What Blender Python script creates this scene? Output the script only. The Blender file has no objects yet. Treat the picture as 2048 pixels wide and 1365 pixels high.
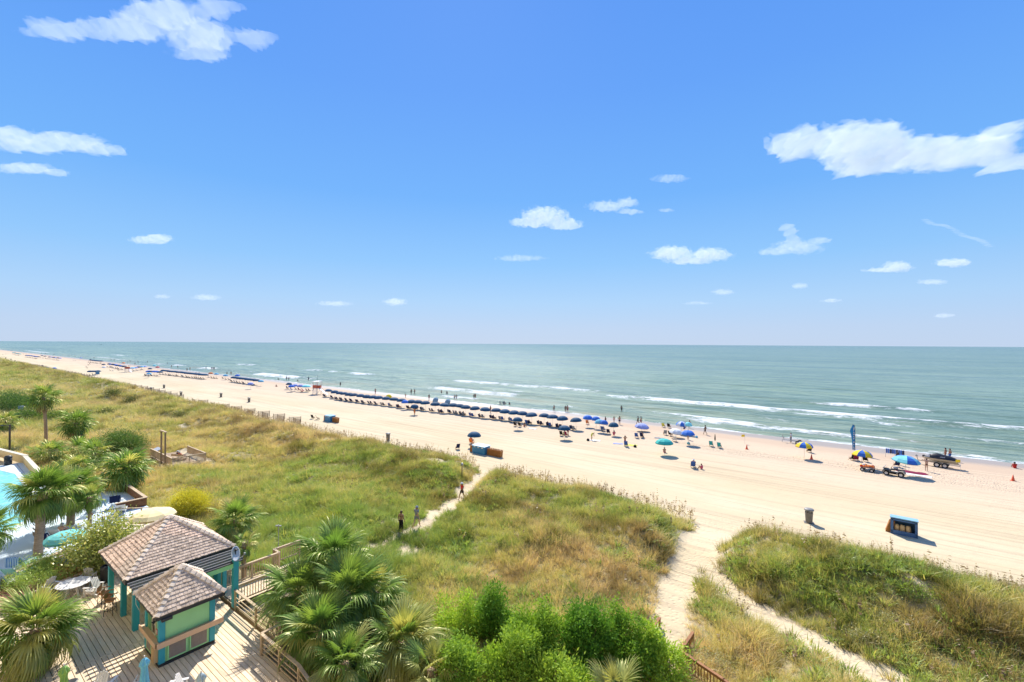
import bpy, bmesh, math, random
import numpy as np
from mathutils import Vector, Matrix, Quaternion

# ------------------------------------------------------------------ camera, sky, sun, exposure
SC = bpy.context.scene
COL = SC.collection
random.seed(7)
RNG = np.random.default_rng(7)
# world axes: +x runs along the shore to the right, +y runs out to sea, z up; the camera stands over (0,0)
FPX = 910.0
CZ = 16.5
YAW, PITCH, ROLL = math.radians(37.38), math.radians(.346), math.radians(.336)
FW = Vector((-math.sin(YAW) * math.cos(PITCH), math.cos(YAW) * math.cos(PITCH), math.sin(PITCH)))
XR = Vector((math.cos(YAW), math.sin(YAW), 0))
ZU = XR.cross(FW)
CR = XR * math.cos(ROLL) + ZU * math.sin(ROLL)
CU = ZU * math.cos(ROLL) - XR * math.sin(ROLL)
CAMP = Vector((0, 0, CZ))
cam = bpy.data.cameras.new('camera')
cam.sensor_width = 36.0
cam.lens = 36.0 * FPX / 2048.0
cam.clip_start = .5
cam.clip_end = 120000
camo = bpy.data.objects.new('camera', cam)
COL.objects.link(camo)
m = Matrix((CR, CU, -FW)).transposed().to_4x4()
m.translation = CAMP
camo.matrix_world = m
SC.camera = camo
EXPO = 0.62
SUN_EL = math.radians(44)
SUN_AZ = math.atan2(-.69, .724)            # measured from +y towards +x
SUNV = Vector((math.sin(SUN_AZ) * math.cos(SUN_EL), math.cos(SUN_AZ) * math.cos(SUN_EL), math.sin(SUN_EL)))
wd = bpy.data.worlds.new('World')
SC.world = wd
wd.use_nodes = True
nt = wd.node_tree
for n in list(nt.nodes):
    nt.nodes.remove(n)
out = nt.nodes.new('ShaderNodeOutputWorld')
bg = nt.nodes.new('ShaderNodeBackground')
bg.inputs['Strength'].default_value = .1
sk = nt.nodes.new('ShaderNodeTexSky')
sk.sky_type = 'NISHITA'
sk.sun_disc = False
sk.sun_elevation = SUN_EL
sk.sun_rotation = SUN_AZ
sk.air_density = 1.0
sk.dust_density = .3
sk.ozone_density = 3.0
tc = nt.nodes.new('ShaderNodeTexCoord')
sx = nt.nodes.new('ShaderNodeSeparateXYZ')
rp = nt.nodes.new('ShaderNodeValToRGB')
K = 10 / 2 ** EXPO
els = rp.color_ramp.elements
SKY = [(0.0, (.52, .655, .87)), (.035, (.50, .65, .89)), (.09, (.42, .65, .95)), (.17, (.285, .575, .975)), (.30, (.17, .455, .975)),
       (.48, (.125, .365, .95)), (.62, (.105, .325, .92)), (1.0, (.07, .24, .78))]
while len(els) < len(SKY):
    els.new(.5)
for e, (p, c) in zip(els, SKY):
    e.position = p
    e.color = (*c, 1)
sc_ = nt.nodes.new('ShaderNodeMix')
sc_.data_type = 'RGBA'
sc_.blend_type = 'MULTIPLY'
sc_.inputs[0].default_value = 1
sc_.inputs[7].default_value = (K, K, K, 1)
mx = nt.nodes.new('ShaderNodeMix')
mx.data_type = 'RGBA'
mx.inputs[0].default_value = .95
nt.links.new(tc.outputs['Generated'], sx.inputs[0])
nt.links.new(sx.outputs['Z'], rp.inputs[0])
nt.links.new(rp.outputs[0], sc_.inputs[6])
nt.links.new(sk.outputs[0], mx.inputs[6])
nt.links.new(sc_.outputs[2], mx.inputs[7])
nt.links.new(mx.outputs[2], bg.inputs[0])
nt.links.new(bg.outputs[0], out.inputs[0])
sl = bpy.data.lights.new('sun', 'SUN')
sl.energy = 4.8
sl.angle = math.radians(.53)
sl.color = (1, .95, .87)
slo = bpy.data.objects.new('sun', sl)
COL.objects.link(slo)
slo.rotation_euler = SUNV.to_track_quat('Z', 'Y').to_euler()
slo.location = (0, 0, 60)
SC.view_settings.view_transform = 'Standard'
SC.view_settings.look = 'None'
SC.view_settings.exposure = EXPO
SC.view_settings.gamma = 1
SC.render.engine = 'CYCLES'
cy = SC.cycles
cy.use_denoising = True
cy.denoiser = 'OPENIMAGEDENOISE'
cy.denoising_input_passes = 'RGB_ALBEDO_NORMAL'
cy.max_bounces = 6
cy.diffuse_bounces = 3
cy.glossy_bounces = 2
cy.transmission_bounces = 4
cy.transparent_max_bounces = 8
cy.volume_bounces = 3
cy.use_adaptive_sampling = False
cy.sample_clamp_direct = 8
cy.sample_clamp_indirect = 6
cy.caustics_reflective = False
cy.caustics_refractive = False


# ------------------------------------------------------------------ helpers
def ray(px, py):
    d = CR * ((px - 1024) / FPX) + CU * ((682.5 - py) / FPX) + FW
    return d


def pxl(px, py, z=0.0):
    "the point at height z that the photograph shows at this pixel"
    d = ray(px, py)
    return CAMP + d * ((z - CZ) / d.z)


def pxd(px, py, depth):
    return CAMP + ray(px, py) * depth


def sstep(a, b, x):
    t = np.clip((x - a) / (b - a), 0, 1)
    return t * t * (3 - 2 * t)


def _hash(ix, iy, s):
    h = (ix.astype(np.int64) * 374761393 + iy.astype(np.int64) * 668265263 + s * 1442695041) & 0x7fffffff
    h = ((h ^ (h >> 13)) * 1274126177) & 0x7fffffff
    h = (h ^ (h >> 16)) & 0xffff
    return h / 65535.0


def vnoise(x, y, s=0):
    x = np.asarray(x, float); y = np.asarray(y, float)
    ix = np.floor(x); iy = np.floor(y)
    fx = x - ix; fy = y - iy
    fx = fx * fx * (3 - 2 * fx); fy = fy * fy * (3 - 2 * fy)
    a = _hash(ix, iy, s); b = _hash(ix + 1, iy, s); c = _hash(ix, iy + 1, s); d = _hash(ix + 1, iy + 1, s)
    return (a * (1 - fx) + b * fx) * (1 - fy) + (c * (1 - fx) + d * fx) * fy


def fbm(x, y, s=0, o=4):
    v = 0; a = .5; t = 0
    for i in range(o):
        v = v + a * vnoise(np.asarray(x) * 2 ** i + 17.3 * i, np.asarray(y) * 2 ** i - 9.1 * i, s + i)
        t += a; a *= .5
    return v / t


class MB:
    "collects simple shapes into one mesh"
    def __init__(s):
        s.v = []; s.f = []

    def add(s, vs, fs):
        o = len(s.v)
        s.v += [tuple(p) for p in vs]
        s.f += [tuple(i + o for i in f) for f in fs]
        return s

    def box(s, c, d, rz=0, M=None):
        x, y, z = d[0] / 2, d[1] / 2, d[2] / 2
        vs = [Vector((a, b, e)) for e in (-z, z) for a, b in ((-x, -y), (x, -y), (x, y), (-x, y))]
        if rz:
            R = Matrix.Rotation(rz, 3, 'Z'); vs = [R @ p for p in vs]
        if M is not None:
            vs = [M @ p for p in vs]
        c = Vector(c)
        return s.add([p + c for p in vs], [(3, 2, 1, 0), (4, 5, 6, 7), (0, 1, 5, 4), (1, 2, 6, 5), (2, 3, 7, 6), (3, 0, 4, 7)])

    def bar(s, a, b, w, h=None, up=(0, 0, 1)):
        "square bar from a to b, w across and h deep along up"
        a = Vector(a); b = Vector(b); h = h or w
        d = (b - a); L = d.length; d.normalize()
        u = Vector(up)
        if abs(d.dot(u)) > .98:
            u = Vector((1, 0, 0))
        r = d.cross(u).normalized(); u = r.cross(d)
        vs = [p + r * (i * w / 2) + u * (j * h / 2) for p in (a, b) for i, j in ((-1, -1), (1, -1), (1, 1), (-1, 1))]
        return s.add(vs, [(3, 2, 1, 0), (4, 5, 6, 7), (0, 1, 5, 4), (1, 2, 6, 5), (2, 3, 7, 6), (3, 0, 4, 7)])

    def tube(s, pts, r, n=6, cap=True):
        pts = [Vector(p) for p in pts]
        rs = r if isinstance(r, (list, tuple)) else [r] * len(pts)
        o = len(s.v)
        for i, p in enumerate(pts):
            d = (pts[min(i + 1, len(pts) - 1)] - pts[max(i - 1, 0)]).normalized()
            u = Vector((0, 0, 1)) if abs(d.z) < .9 else Vector((1, 0, 0))
            a = d.cross(u).normalized(); b = a.cross(d)
            for k in range(n):
                t = 2 * math.pi * k / n
                s.v.append(tuple(p + (a * math.cos(t) + b * math.sin(t)) * rs[i]))
        for i in range(len(pts) - 1):
            for k in range(n):
                k2 = (k + 1) % n
                s.f.append((o + i * n + k, o + i * n + k2, o + (i + 1) * n + k2, o + (i + 1) * n + k))
        if cap:
            s.f.append(tuple(o + k for k in range(n))[::-1])
            s.f.append(tuple(o + (len(pts) - 1) * n + k for k in range(n)))
        return s

    def lathe(s, prof, n=12, c=(0, 0, 0), arc=(0, 2 * math.pi), M=None):
        o = len(s.v); full = abs(arc[1] - arc[0] - 2 * math.pi) < 1e-6
        m_ = n if full else n + 1
        c = Vector(c)
        for r, z in prof:
            for k in range(m_):
                t = arc[0] + (arc[1] - arc[0]) * k / n
                p = Vector((r * math.cos(t), r * math.sin(t), z))
                if M is not None:
                    p = M @ p
                s.v.append(tuple(p + c))
        for i in range(len(prof) - 1):
            for k in range(n):
                k2 = (k + 1) % m_ if full else k + 1
                s.f.append((o + i * m_ + k, o + i * m_ + k2, o + (i + 1) * m_ + k2, o + (i + 1) * m_ + k))
        return s

    def prism(s, poly, z0, z1):
        n = len(poly)
        vs = [(x, y, z0) for x, y in poly] + [(x, y, z1) for x, y in poly]
        fs = [tuple(range(n))[::-1], tuple(range(n, 2 * n))] + [(i, (i + 1) % n, n + (i + 1) % n, n + i) for i in range(n)]
        return s.add(vs, fs)

    def mesh(s, name, mat=None, smooth=False, bevel=0):
        me = bpy.data.meshes.new(name)
        me.from_pydata([tuple(p) for p in s.v], [], s.f)
        if bevel:
            bm = bmesh.new(); bm.from_mesh(me)
            bmesh.ops.bevel(bm, geom=bm.edges[:], offset=bevel, segments=1, affect='EDGES', clamp_overlap=True)
            bm.to_mesh(me); bm.free()
        if smooth:
            me.polygons.foreach_set('use_smooth', [True] * len(me.polygons))
        if mat:
            me.materials.append(mat)
        me.update()
        return me


def npmesh(name, v, f, mat=None, smooth=False):
    "mesh from numpy arrays; f is (n,3) or (n,4)"
    me = bpy.data.meshes.new(name)
    v = np.ascontiguousarray(v, np.float32); f = np.ascontiguousarray(f, np.int32)
    n, k = f.shape
    me.vertices.add(len(v)); me.vertices.foreach_set('co', v.ravel())
    me.loops.add(n * k); me.loops.foreach_set('vertex_index', f.ravel())
    me.polygons.add(n); me.polygons.foreach_set('loop_start', np.arange(0, n * k, k, dtype=np.int32))
    if smooth:
        me.polygons.foreach_set('use_smooth', np.ones(n, bool))
    me.update(calc_edges=True)
    if mat:
        me.materials.append(mat)
    return me


def fattr(me, name, arr):
    a = me.attributes.new(name, 'FLOAT', 'POINT')
    a.data.foreach_set('value', np.ascontiguousarray(arr, np.float32))


def ob(name, me, parent=None, loc=None, rot=None, sc=None, mat=None, kind=None, label=None):
    o = bpy.data.objects.new(name, me)
    COL.objects.link(o)
    if parent:
        o.parent = parent
    if loc is not None:
        o.location = loc
    if rot is not None:
        o.rotation_euler = rot
    if sc is not None:
        o.scale = sc if hasattr(sc, '__len__') else (sc, sc, sc)
    if mat is not None:
        o.material_slots[0].link = 'OBJECT'
        o.material_slots[0].material = mat
    if kind:
        o['kind'] = kind
    if label:
        o['label'] = label
    return o


def tag(o, label, cat, group=None):
    o['label'] = label; o['category'] = cat
    if group:
        o['group'] = group
    return o


def thing(name, label, cat, loc=(0, 0, 0), rz=0, group=None):
    o = bpy.data.objects.new(name, None)
    COL.objects.link(o)
    o.empty_display_size = .2
    o.location = loc; o.rotation_euler = (0, 0, rz)
    return tag(o, label, cat, group)


ORD = ['first', 'second', 'third', 'fourth', 'fifth', 'sixth', 'seventh', 'eighth', 'ninth', 'tenth', 'eleventh', 'twelfth', 'thirteenth',
       'fourteenth', 'fifteenth', 'sixteenth', 'seventeenth', 'eighteenth', 'nineteenth', 'twentieth']
ORD += ['twenty ' + w for w in ORD[:9]] + ['thirtieth'] + ['thirty ' + w for w in ORD[:9]] + ['fortieth'] + ['forty ' + w for w in ORD[:9]]
for _t in ('fif', 'six', 'seven', 'eigh', 'nine'):
    ORD += [_t + 'tieth'] + [_t + 'ty ' + w for w in ORD[:9]]
ORD += ['one hundred ' + w for w in ORD[:60]]


# ------------------------------------------------------------------ materials
class NT:
    "tiny node-tree writer"
    def __init__(s, name):
        s.m = bpy.data.materials.new(name); s.m.use_nodes = True
        s.t = s.m.node_tree
        for n in list(s.t.nodes):
            s.t.nodes.remove(n)
        s.out = s.n('ShaderNodeOutputMaterial')

    def n(s, typ, ins=None, **kw):
        q = s.t.nodes.new(typ)
        for k, v in kw.items():
            setattr(q, k, v)
        for k, v in (ins or {}).items():
            s.set(q.inputs[k], v)
        return q

    def set(s, sock, v):
        if isinstance(v, bpy.types.NodeSocket):
            s.t.links.new(v, sock)
        elif isinstance(v, bpy.types.Node):
            s.t.links.new(v.outputs[0], sock)
        else:
            if hasattr(v, '__len__') and len(v) == 3 and sock.type == 'RGBA':
                v = (*v, 1)
            sock.default_value = v

    def math(s, op, a, b=0.0, c=None, clamp=False):
        q = s.n('ShaderNodeMath', operation=op, use_clamp=clamp)
        s.set(q.inputs[0], a); s.set(q.inputs[1], b)
        if c is not None:
            s.set(q.inputs[2], c)
        return q.outputs[0]

    def mix(s, f, a, b, mode='MIX'):
        q = s.n('ShaderNodeMix', data_type='RGBA', blend_type=mode)
        s.set(q.inputs[0], f); s.set(q.inputs[6], a); s.set(q.inputs[7], b)
        return q.outputs[2]

    def noise(s, vec, scale, detail=4, rough=.55, dist=0):
        q = s.n('ShaderNodeTexNoise', {'Scale': scale, 'Detail': detail, 'Roughness': rough, 'Distortion': dist})
        if vec is not None:
            s.set(q.inputs['Vector'], vec)
        return q.outputs[0]

    def remap(s, v, a, b, c=0.0, d=1.0):
        q = s.n('ShaderNodeMapRange', {0: v, 1: a, 2: b, 3: c, 4: d}, interpolation_type='SMOOTHSTEP')
        return q.outputs[0]

    def pos(s, sc=(1, 1, 1)):
        g = s.n('ShaderNodeNewGeometry')
        q = s.n('ShaderNodeVectorMath', operation='MULTIPLY')
        s.set(q.inputs[0], g.outputs['Position']); q.inputs[1].default_value = sc
        return q.outputs[0]

    def obj(s, sc=(1, 1, 1)):
        g = s.n('ShaderNodeTexCoord')
        q = s.n('ShaderNodeVectorMath', operation='MULTIPLY')
        s.set(q.inputs[0], g.outputs['Object']); q.inputs[1].default_value = sc
        return q.outputs[0]

    def attr(s, name, typ='GEOMETRY', out='Fac'):
        return s.n('ShaderNodeAttribute', attribute_name=name, attribute_type=typ).outputs[out]

    def rand(s):
        return s.n('ShaderNodeObjectInfo').outputs['Random']

    def bump(s, h, strength=.5, dist=.05):
        return s.n('ShaderNodeBump', {'Height': h, 'Strength': strength, 'Distance': dist}).outputs[0]

    def upnormal(s, k):
        "leaf tufts scatter light like the cushion they form, so their normal leans to the sky"
        g = s.n('ShaderNodeNewGeometry')
        a = s.n('ShaderNodeVectorMath', operation='ADD')
        s.set(a.inputs[0], g.outputs['Normal']); a.inputs[1].default_value = (0, 0, k)
        return s.n('ShaderNodeVectorMath', {0: a.outputs[0]}, operation='NORMALIZE').outputs[0]

    def surf(s, sh):
        s.t.links.new(sh if isinstance(sh, bpy.types.NodeSocket) else sh.outputs[0], s.out.inputs['Surface'])
        return s.m

    def pbr(s, col, rough=.6, normal=None, **kw):
        q = s.n('ShaderNodeBsdfPrincipled', {'Base Color': col, 'Roughness': rough})
        if normal is not None:
            s.set(q.inputs['Normal'], normal)
        for k, v in kw.items():
            s.set(q.inputs[k.replace('_', ' ')], v)
        return q


MATS = {}


def mat(name, col, rough=.6, var=.12, scale=6, bump=.15, spec=.4, metal=0, rnd=.1, dirt=0):
    "painted / plain surface with slight wear"
    if name in MATS:
        return MATS[name]
    t = NT(name)
    o = t.obj()
    n1 = t.noise(o, scale, 5)
    n2 = t.noise(o, scale * 9, 3)
    k = t.math('ADD', t.math('MULTIPLY', t.math('SUBTRACT', n1, .5), 2 * var), 1)
    k = t.math('ADD', k, t.math('MULTIPLY', t.math('SUBTRACT', n2, .5), var))
    k = t.math('MULTIPLY', k, t.math('ADD', t.math('MULTIPLY', t.math('SUBTRACT', t.rand(), .5), 2 * rnd), 1))
    c = t.mix(1, col, t.n('ShaderNodeCombineColor', {0: k, 1: k, 2: k}).outputs[0], 'MULTIPLY')
    if dirt:
        c = t.mix(t.remap(n1, .55, .75, 0, dirt), c, (.18, .14, .1))
    MATS[name] = t.surf(t.pbr(c, rough, t.bump(n2, bump, .01) if bump else None, Specular_IOR_Level=spec, Metallic=metal))
    return MATS[name]


def leafmat(name, c1, c2, c3=None, rough=.5, trans=.45, gloss=.06, attr=None, pscale=.35, upn=.5):
    "foliage: colour varies from object to object and place to place, light comes through"
    if name in MATS:
        return MATS[name]
    t = NT(name)
    p = t.pos()
    f = t.math('ADD', t.math('MULTIPLY', t.rand(), .55), t.math('MULTIPLY', t.noise(p, pscale * 4, 3), .6))
    c = t.mix(t.remap(f, .25, .85), c1, c2)
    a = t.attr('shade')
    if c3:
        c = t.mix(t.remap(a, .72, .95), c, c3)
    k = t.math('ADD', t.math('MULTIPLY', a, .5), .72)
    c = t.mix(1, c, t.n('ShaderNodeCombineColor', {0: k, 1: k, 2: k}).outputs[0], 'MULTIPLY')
    d = t.n('ShaderNodeBsdfDiffuse', {'Color': c, 'Normal': t.upnormal(upn)})
    tr = t.n('ShaderNodeBsdfTranslucent', {'Color': t.mix(1, c, (1.25, 1.15, .6), 'MULTIPLY')})
    g = t.n('ShaderNodeBsdfGlossy', {'Color': (1, .93, .62, 1), 'Roughness': rough})
    a1 = t.n('ShaderNodeMixShader', {0: trans, 1: d.outputs[0], 2: tr.outputs[0]})
    a2 = t.n('ShaderNodeMixShader', {0: gloss, 1: a1.outputs[0], 2: g.outputs[0]})
    MATS[name] = t.surf(a2)
    return MATS[name]
# ------------------------------------------------------------------ terrain
PATHS = [([(-9.6, 52), (-9.7, 44), (-10.0, 36.4), (-9.5, 32.1), (-8.9, 28.1), (-8.2, 24.6), (-7.4, 21.5), (-6.8, 18)], [4.2, 2.1, 1.15, .95, .85, .7, .7, .7]),
         ([(-9.4, 34.8), (-8.2, 33.3), (-5.8, 30.7), (-3.5, 29.3), (-1.6, 28.2), (.03, 27.5), (5, 25)], [.9, .7, .6, .55, .55, .6, .6]),
         ([(-39, 47), (-36.6, 43), (-35.0, 39.3), (-32.3, 34.1), (-30.9, 30.1), (-30.0, 26.8), (-29.6, 24.3), (-29.6, 17)], [2, .8, .45, .5, .5, .35, -.05, -.3])]


def pathdist(x, y):
    "how far outside the trodden paths a point lies (negative inside)"
    best = np.full(np.shape(x), 99.0)
    for pts, ws in PATHS:
        for (a, b, wa, wb) in zip(pts[:-1], pts[1:], ws[:-1], ws[1:]):
            dx, dy = b[0] - a[0], b[1] - a[1]
            t = np.clip(((x - a[0]) * dx + (y - a[1]) * dy) / (dx * dx + dy * dy), 0, 1)
            d = np.hypot(x - a[0] - t * dx, y - a[1] - t * dy) - (wa + (wb - wa) * t)
            best = np.minimum(best, d)
    return best


def edgey(x):
    return 43.6 + 2.6 * (fbm(np.asarray(x) / 9.0, np.asarray(x) * 0 + 3.3, 5) - .5) + 3.0 * (fbm(np.asarray(x) / 40.0, np.asarray(x) * 0 + 8.3, 9) - .5)


def hgt(x, y):
    x = np.asarray(x, float); y = np.asarray(y, float)
    base = np.interp(y, [-80, 16, 28, 38, 43, 47, 52, 80, 90, 98, 106, 125, 160], [1.0, 1.0, .95, .6, .25, .08, 0, -.12, -.35, -.6, -.85, -1.6, -3])
    e = edgey(x)
    crest = (1.0 + .9 * fbm(x / 16, y / 40, 21)) * np.exp(-((y - e + 6.5) / 4.6) ** 2) * sstep(e + .8, e - 3.5, y)
    bumps = (2.0 * (fbm(x / 7, y / 6, 31) - .42)) * sstep(15, 24, y) * sstep(e + .2, e - 3, y)
    big = 1.2 * (fbm(x / 30, y / 22, 41) - .35) * sstep(18, 28, y) * sstep(e, e - 6, y)
    k = sstep(-.2, 2.6, pathdist(x, y)) * .88 + .12
    return base + (crest + np.maximum(bumps, -.3) + np.maximum(big, -.2)) * k


def hz(x, y):
    return float(hgt(np.array([x]), np.array([y]))[0])


def gnd(px, py, dz=0.0):
    "ground point seen at a pixel (dz: the height above the ground that the pixel shows)"
    z = .3
    for i in range(14):
        p = pxl(px, py, z + dz)
        z += (min(hz(p.x, p.y), 4) - z) * .6
    return Vector((p.x, p.y, hz(p.x, p.y)))


def vegmask(x, y):
    e = edgey(x)
    v = sstep(e + 1.3 + 3.4 * (fbm(x / 1.6, y / 1.6, 51) - .5), e - 2.4, y)
    pd = pathdist(x, y)
    v = v * sstep(-.15, 1.0, pd + 1.3 * (fbm(x / 1.3, y / 1.3, 61) - .5))
    bald = sstep(.78, .86, fbm(x / 4.5, y / 3.2, 71) + .12 * np.exp(-((y - e + 6) / 3) ** 2))
    v = v * (1 - .85 * bald)
    for cx, cy_, r in ((-19.5, 37.0, 1.0), (-17.0, 37.6, .8), (2.6, 34.8, .7), (3.4, 30.4, .9)):
        v = v * sstep(.3, 1.2, np.hypot((x - cx) / r, (y - cy_) / (r * .6)) * 1.0 + .5 * (fbm(x * .9, y * .9, 77) - .5))
    # decks, pool and patio carry no grass
    v = v * (1 - ((x > -41.5) & (x < -16.8) & (y < 11.6)))
    v = v * (1 - ((x > -92) & (x < -41) & (y < 8.6)))
    v = v * (1 - ((x > -60) & (x < -45) & (y < 13.2)))
    v = v * (1 - ((x > -31.6) & (x < -27.7) & (y < 16.6)))
    v = v * (1 - ((x > -75.8) & (x < -66.2) & (y > 18.6) & (y < 23.2)))
    return v


def axis_vals(*segs):
    a = []
    for lo, hi, st in segs:
        a += list(np.arange(lo, hi, st))
    a.append(segs[-1][1])
    return np.array(a)


def grid(xs, ys):
    X, Y = np.meshgrid(xs, ys)
    nx, ny = len(xs), len(ys)
    i = np.arange(nx * ny).reshape(ny, nx)
    f = np.stack([i[:-1, :-1], i[:-1, 1:], i[1:, 1:], i[1:, :-1]], -1).reshape(-1, 4)
    return X.ravel(), Y.ravel(), f


geo = [-26000, -18000, -12000, -8000, -5500, -3800, -2700, -1900, -1400, -1050, -820, -660, -540, -450, -400]
xs = np.concatenate([geo, np.arange(-370, -160, 4.0), np.arange(-160, -70, 1.2), np.arange(-70, 30, .55), np.arange(30, 60, 2), [60, 80, 120, 200, 400, 900, 3000]])
ys = np.concatenate([np.arange(-60, 0, 6), np.arange(0, 14, 1.5), np.arange(14, 50, .5), np.arange(50, 92, 1.5), np.arange(92, 112, 1.0), [112, 120, 140, 170, 240]])
X, Y, F = grid(xs, ys)
Z = hgt(X, Y)
veg = vegmask(X, Y)
# footprints and wheel ruts churn the open sand
open_ = sstep(edgey(X), edgey(X) + 2, Y) * sstep(96, 90, Y)
Z = Z + open_ * .05 * (fbm(X / 2.5, Y / 2.5, 81) - .5)
pd = pathdist(X, Y)
Z = Z + sstep(.4, -.2, pd) * .06 * (fbm(X * 1.3, Y * 1.3, 82) - .5)

t = NT('sand')
P = t.pos()
sp = t.n('ShaderNodeSeparateXYZ', {0: P})
yv = sp.outputs['Y']
xv = sp.outputs['X']
n_big = t.noise(t.pos((.03, .09, .1)), 1, 4)
n_mid = t.noise(P, .9, 5, .6)
n_fine = t.noise(P, 9, 4, .65)
n_line = t.noise(t.pos((.025, 1.15, .1)), 1, 5, .7)
dry = t.mix(t.remap(n_big, .35, .68), (.585, .47, .29), (.66, .55, .365))
warm = t.mix(t.remap(yv, 55, 84), dry, (.605, .46, .315))
c = t.mix(t.math('MULTIPLY', t.remap(n_line, .50, .64), .42), warm, (.40, .30, .20))
trk_v = t.math('ADD', yv, t.math('MULTIPLY', t.noise(t.pos((.012, 0, 0)), 1, 2), 9))
trk = t.n('ShaderNodeTexNoise', {'W': t.math('MULTIPLY', trk_v, 2.6), 'Scale': 1.0, 'Detail': 2.0}, noise_dimensions='1D').outputs[0]
trm = t.math('MULTIPLY', t.remap(trk, .62, .68), t.remap(t.noise(t.pos((.02, .2, 0)), 1, 3), .45, .6))
c = t.mix(t.math('MULTIPLY', trm, .7), c, (.42, .31, .20))
c = t.mix(t.math('MULTIPLY', t.remap(n_mid, .56, .74), .20), c, (.36, .28, .20))
c = t.mix(t.math('MULTIPLY', t.remap(n_fine, .5, .8), .18), c, (.34, .27, .2))
# damp sand near the water, soaked and shining sand in the swash
wob = t.math('ADD', yv, t.math('MULTIPLY', t.math('SUBTRACT', t.noise(t.pos((.05, .05, 0)), 1, 4), .5), 7))
damp = t.remap(wob, 85.5, 89)
wet = t.remap(wob, 91.0, 94.5)
c = t.mix(damp, c, (.52, .385, .265))
c = t.mix(wet, c, (.36, .285, .215))
litter = t.attr('veg')
lit_c = t.mix(t.remap(t.noise(P, 2.2, 5, .7), .35, .65), (.44, .34, .20), (.22, .21, .08))
c = t.mix(t.remap(litter, .25, .8), c, lit_c)
hh = t.math('ADD', t.math('MULTIPLY', n_fine, .35), t.math('MULTIPLY', n_mid, 1.0))
hh = t.math('SUBTRACT', t.math('ADD', hh, t.math('MULTIPLY', n_line, .6)), t.math('MULTIPLY', trm, .5))
vor = t.n('ShaderNodeTexVoronoi', {'Vector': P, 'Scale': 3.4, 'Randomness': 1.0})
churn = t.math('MULTIPLY', t.remap(t.noise(t.pos((.02, .06, 0)), 1, 3), .42, .6), t.math('MULTIPLY', t.remap(yv, 66, 76), t.remap(yv, 88, 84)))
near = t.remap(yv, 50, 44)
step_ = t.math('MAXIMUM', churn, t.math('MULTIPLY', near, .35))
hh = t.math('ADD', hh, t.math('MULTIPLY', t.math('MULTIPLY', t.remap(vor.outputs[0], 0, .5), step_), 1.6))
rough = t.math('SUBTRACT', .95, t.math('MULTIPLY', wet, .55))
nb = t.n('ShaderNodeBump', {'Height': hh, 'Distance': .09})
t.set(nb.inputs['Strength'], t.math('SUBTRACT', .75, t.math('MULTIPLY', damp, .65)))
SANDM = t.surf(t.pbr(c, rough, nb.outputs[0], Specular_IOR_Level=t.math('ADD', .12, t.math('MULTIPLY', wet, .3))))
me = npmesh('sand_ground', np.stack([X, Y, Z], 1), F, SANDM, True)
fattr(me, 'veg', veg)
ob('sand_ground', me, kind='structure')

# ------------------------------------------------------------------ sea
xs = np.concatenate([-np.geomspace(40000, 420, 34), np.arange(-400, -130, 2.5), np.arange(-130, 60, .8), np.geomspace(62, 30000, 26)])
ys = np.concatenate([np.arange(84, 122, .45), np.arange(122, 180, .7), np.arange(180, 260, 2.5), np.geomspace(262, 45000, 40)])
X, Y, F = grid(xs, ys)
nx_, ny_ = len(xs), len(ys)
foam = np.zeros(X.shape); lift = np.zeros(X.shape); face = np.zeros(X.shape)


def band(y0, amp, width, xr, seed, patch=.45, height=.45, wob=8, trail=2.8):
    "one breaking wave: a foam crest that trails shoreward, broken up along its length"
    global foam, lift, face
    yc = y0 + wob * (fbm(X / 45, X * 0 + seed, seed) - .5) + 2.5 * (fbm(X / 9, X * 0 + seed, seed + 2) - .5)
    ext = sstep(xr[0] - 25, xr[0] + 10, X) * sstep(xr[1] + 25, xr[1] - 10, X)
    al = sstep(patch + .02, patch + .22, fbm(X / 24, X * 0 + seed * 1.7, seed + 5)) * ext
    d = Y - yc
    width = width * .74
    s = np.where(d > 0, width * .35, width * trail)
    s = s * (.45 + 1.1 * fbm(X / 7, Y / 9, seed + 9))
    p = np.exp(-(d / s) ** 2) * (.35 + 1.15 * fbm(X / 7, Y / 5, seed + 7))
    foam = np.maximum(foam, amp * al * p)
    q2 = np.exp(-((d + 4.5) / 5.0) ** 2) * .42 * fbm(X / 8, Y / 4, seed + 13) * sstep(.4, .7, fbm(X / 30, Y / 20, seed + 14)) * ext
    foam = np.maximum(foam, q2 * amp)
    face = np.maximum(face, ext * np.clip(height / .5, 0, 1.2) * (1 - .75 * al) * np.exp(-((d + .6) / 1.4) ** 2) * sstep(.3, .6, fbm(X / 18, X * 0 + seed, seed + 3)))
    lift = lift + height * ext * (.35 + .65 * al) * np.exp(-(d / 2.3) ** 2)


band(139, 1.0, 4.0, (-60, 60), 11, .22, .7, 9, 1.9)
band(149, .95, 2.6, (-260, -70), 12, .35, .6, 10)
band(166, .8, 1.7, (-180, 20), 13, .55, .5, 12)
band(161, 1.0, 1.8, (-8, 12), 14, .05, .6, 2)
band(120, .95, 3.2, (-130, -20), 15, .36, .45, 10)
band(128, .8, 2.4, (-200, 10), 22, .5, .35, 12)
band(117.5, .85, 1.5, (8, 60), 16, .3, .35, 3)
band(108.5, .95, 2.4, (-60, 0), 17, .32, .35, 4)
band(104, .85, 2.0, (-130, -30), 18, .4, .25, 5)
band(112.5, .8, 1.6, (-90, 20), 26, .46, .25, 7)
band(132, .75, 1.6, (-120, 60), 27, .55, .3, 9)
band(124, .7, 1.3, (-40, 60), 28, .5, .25, 6)
band(145, .7, 1.5, (-60, 60), 29, .55, .3, 8)
band(102, .7, 1.3, (-20, 60), 19, .5, .2, 4)
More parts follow.
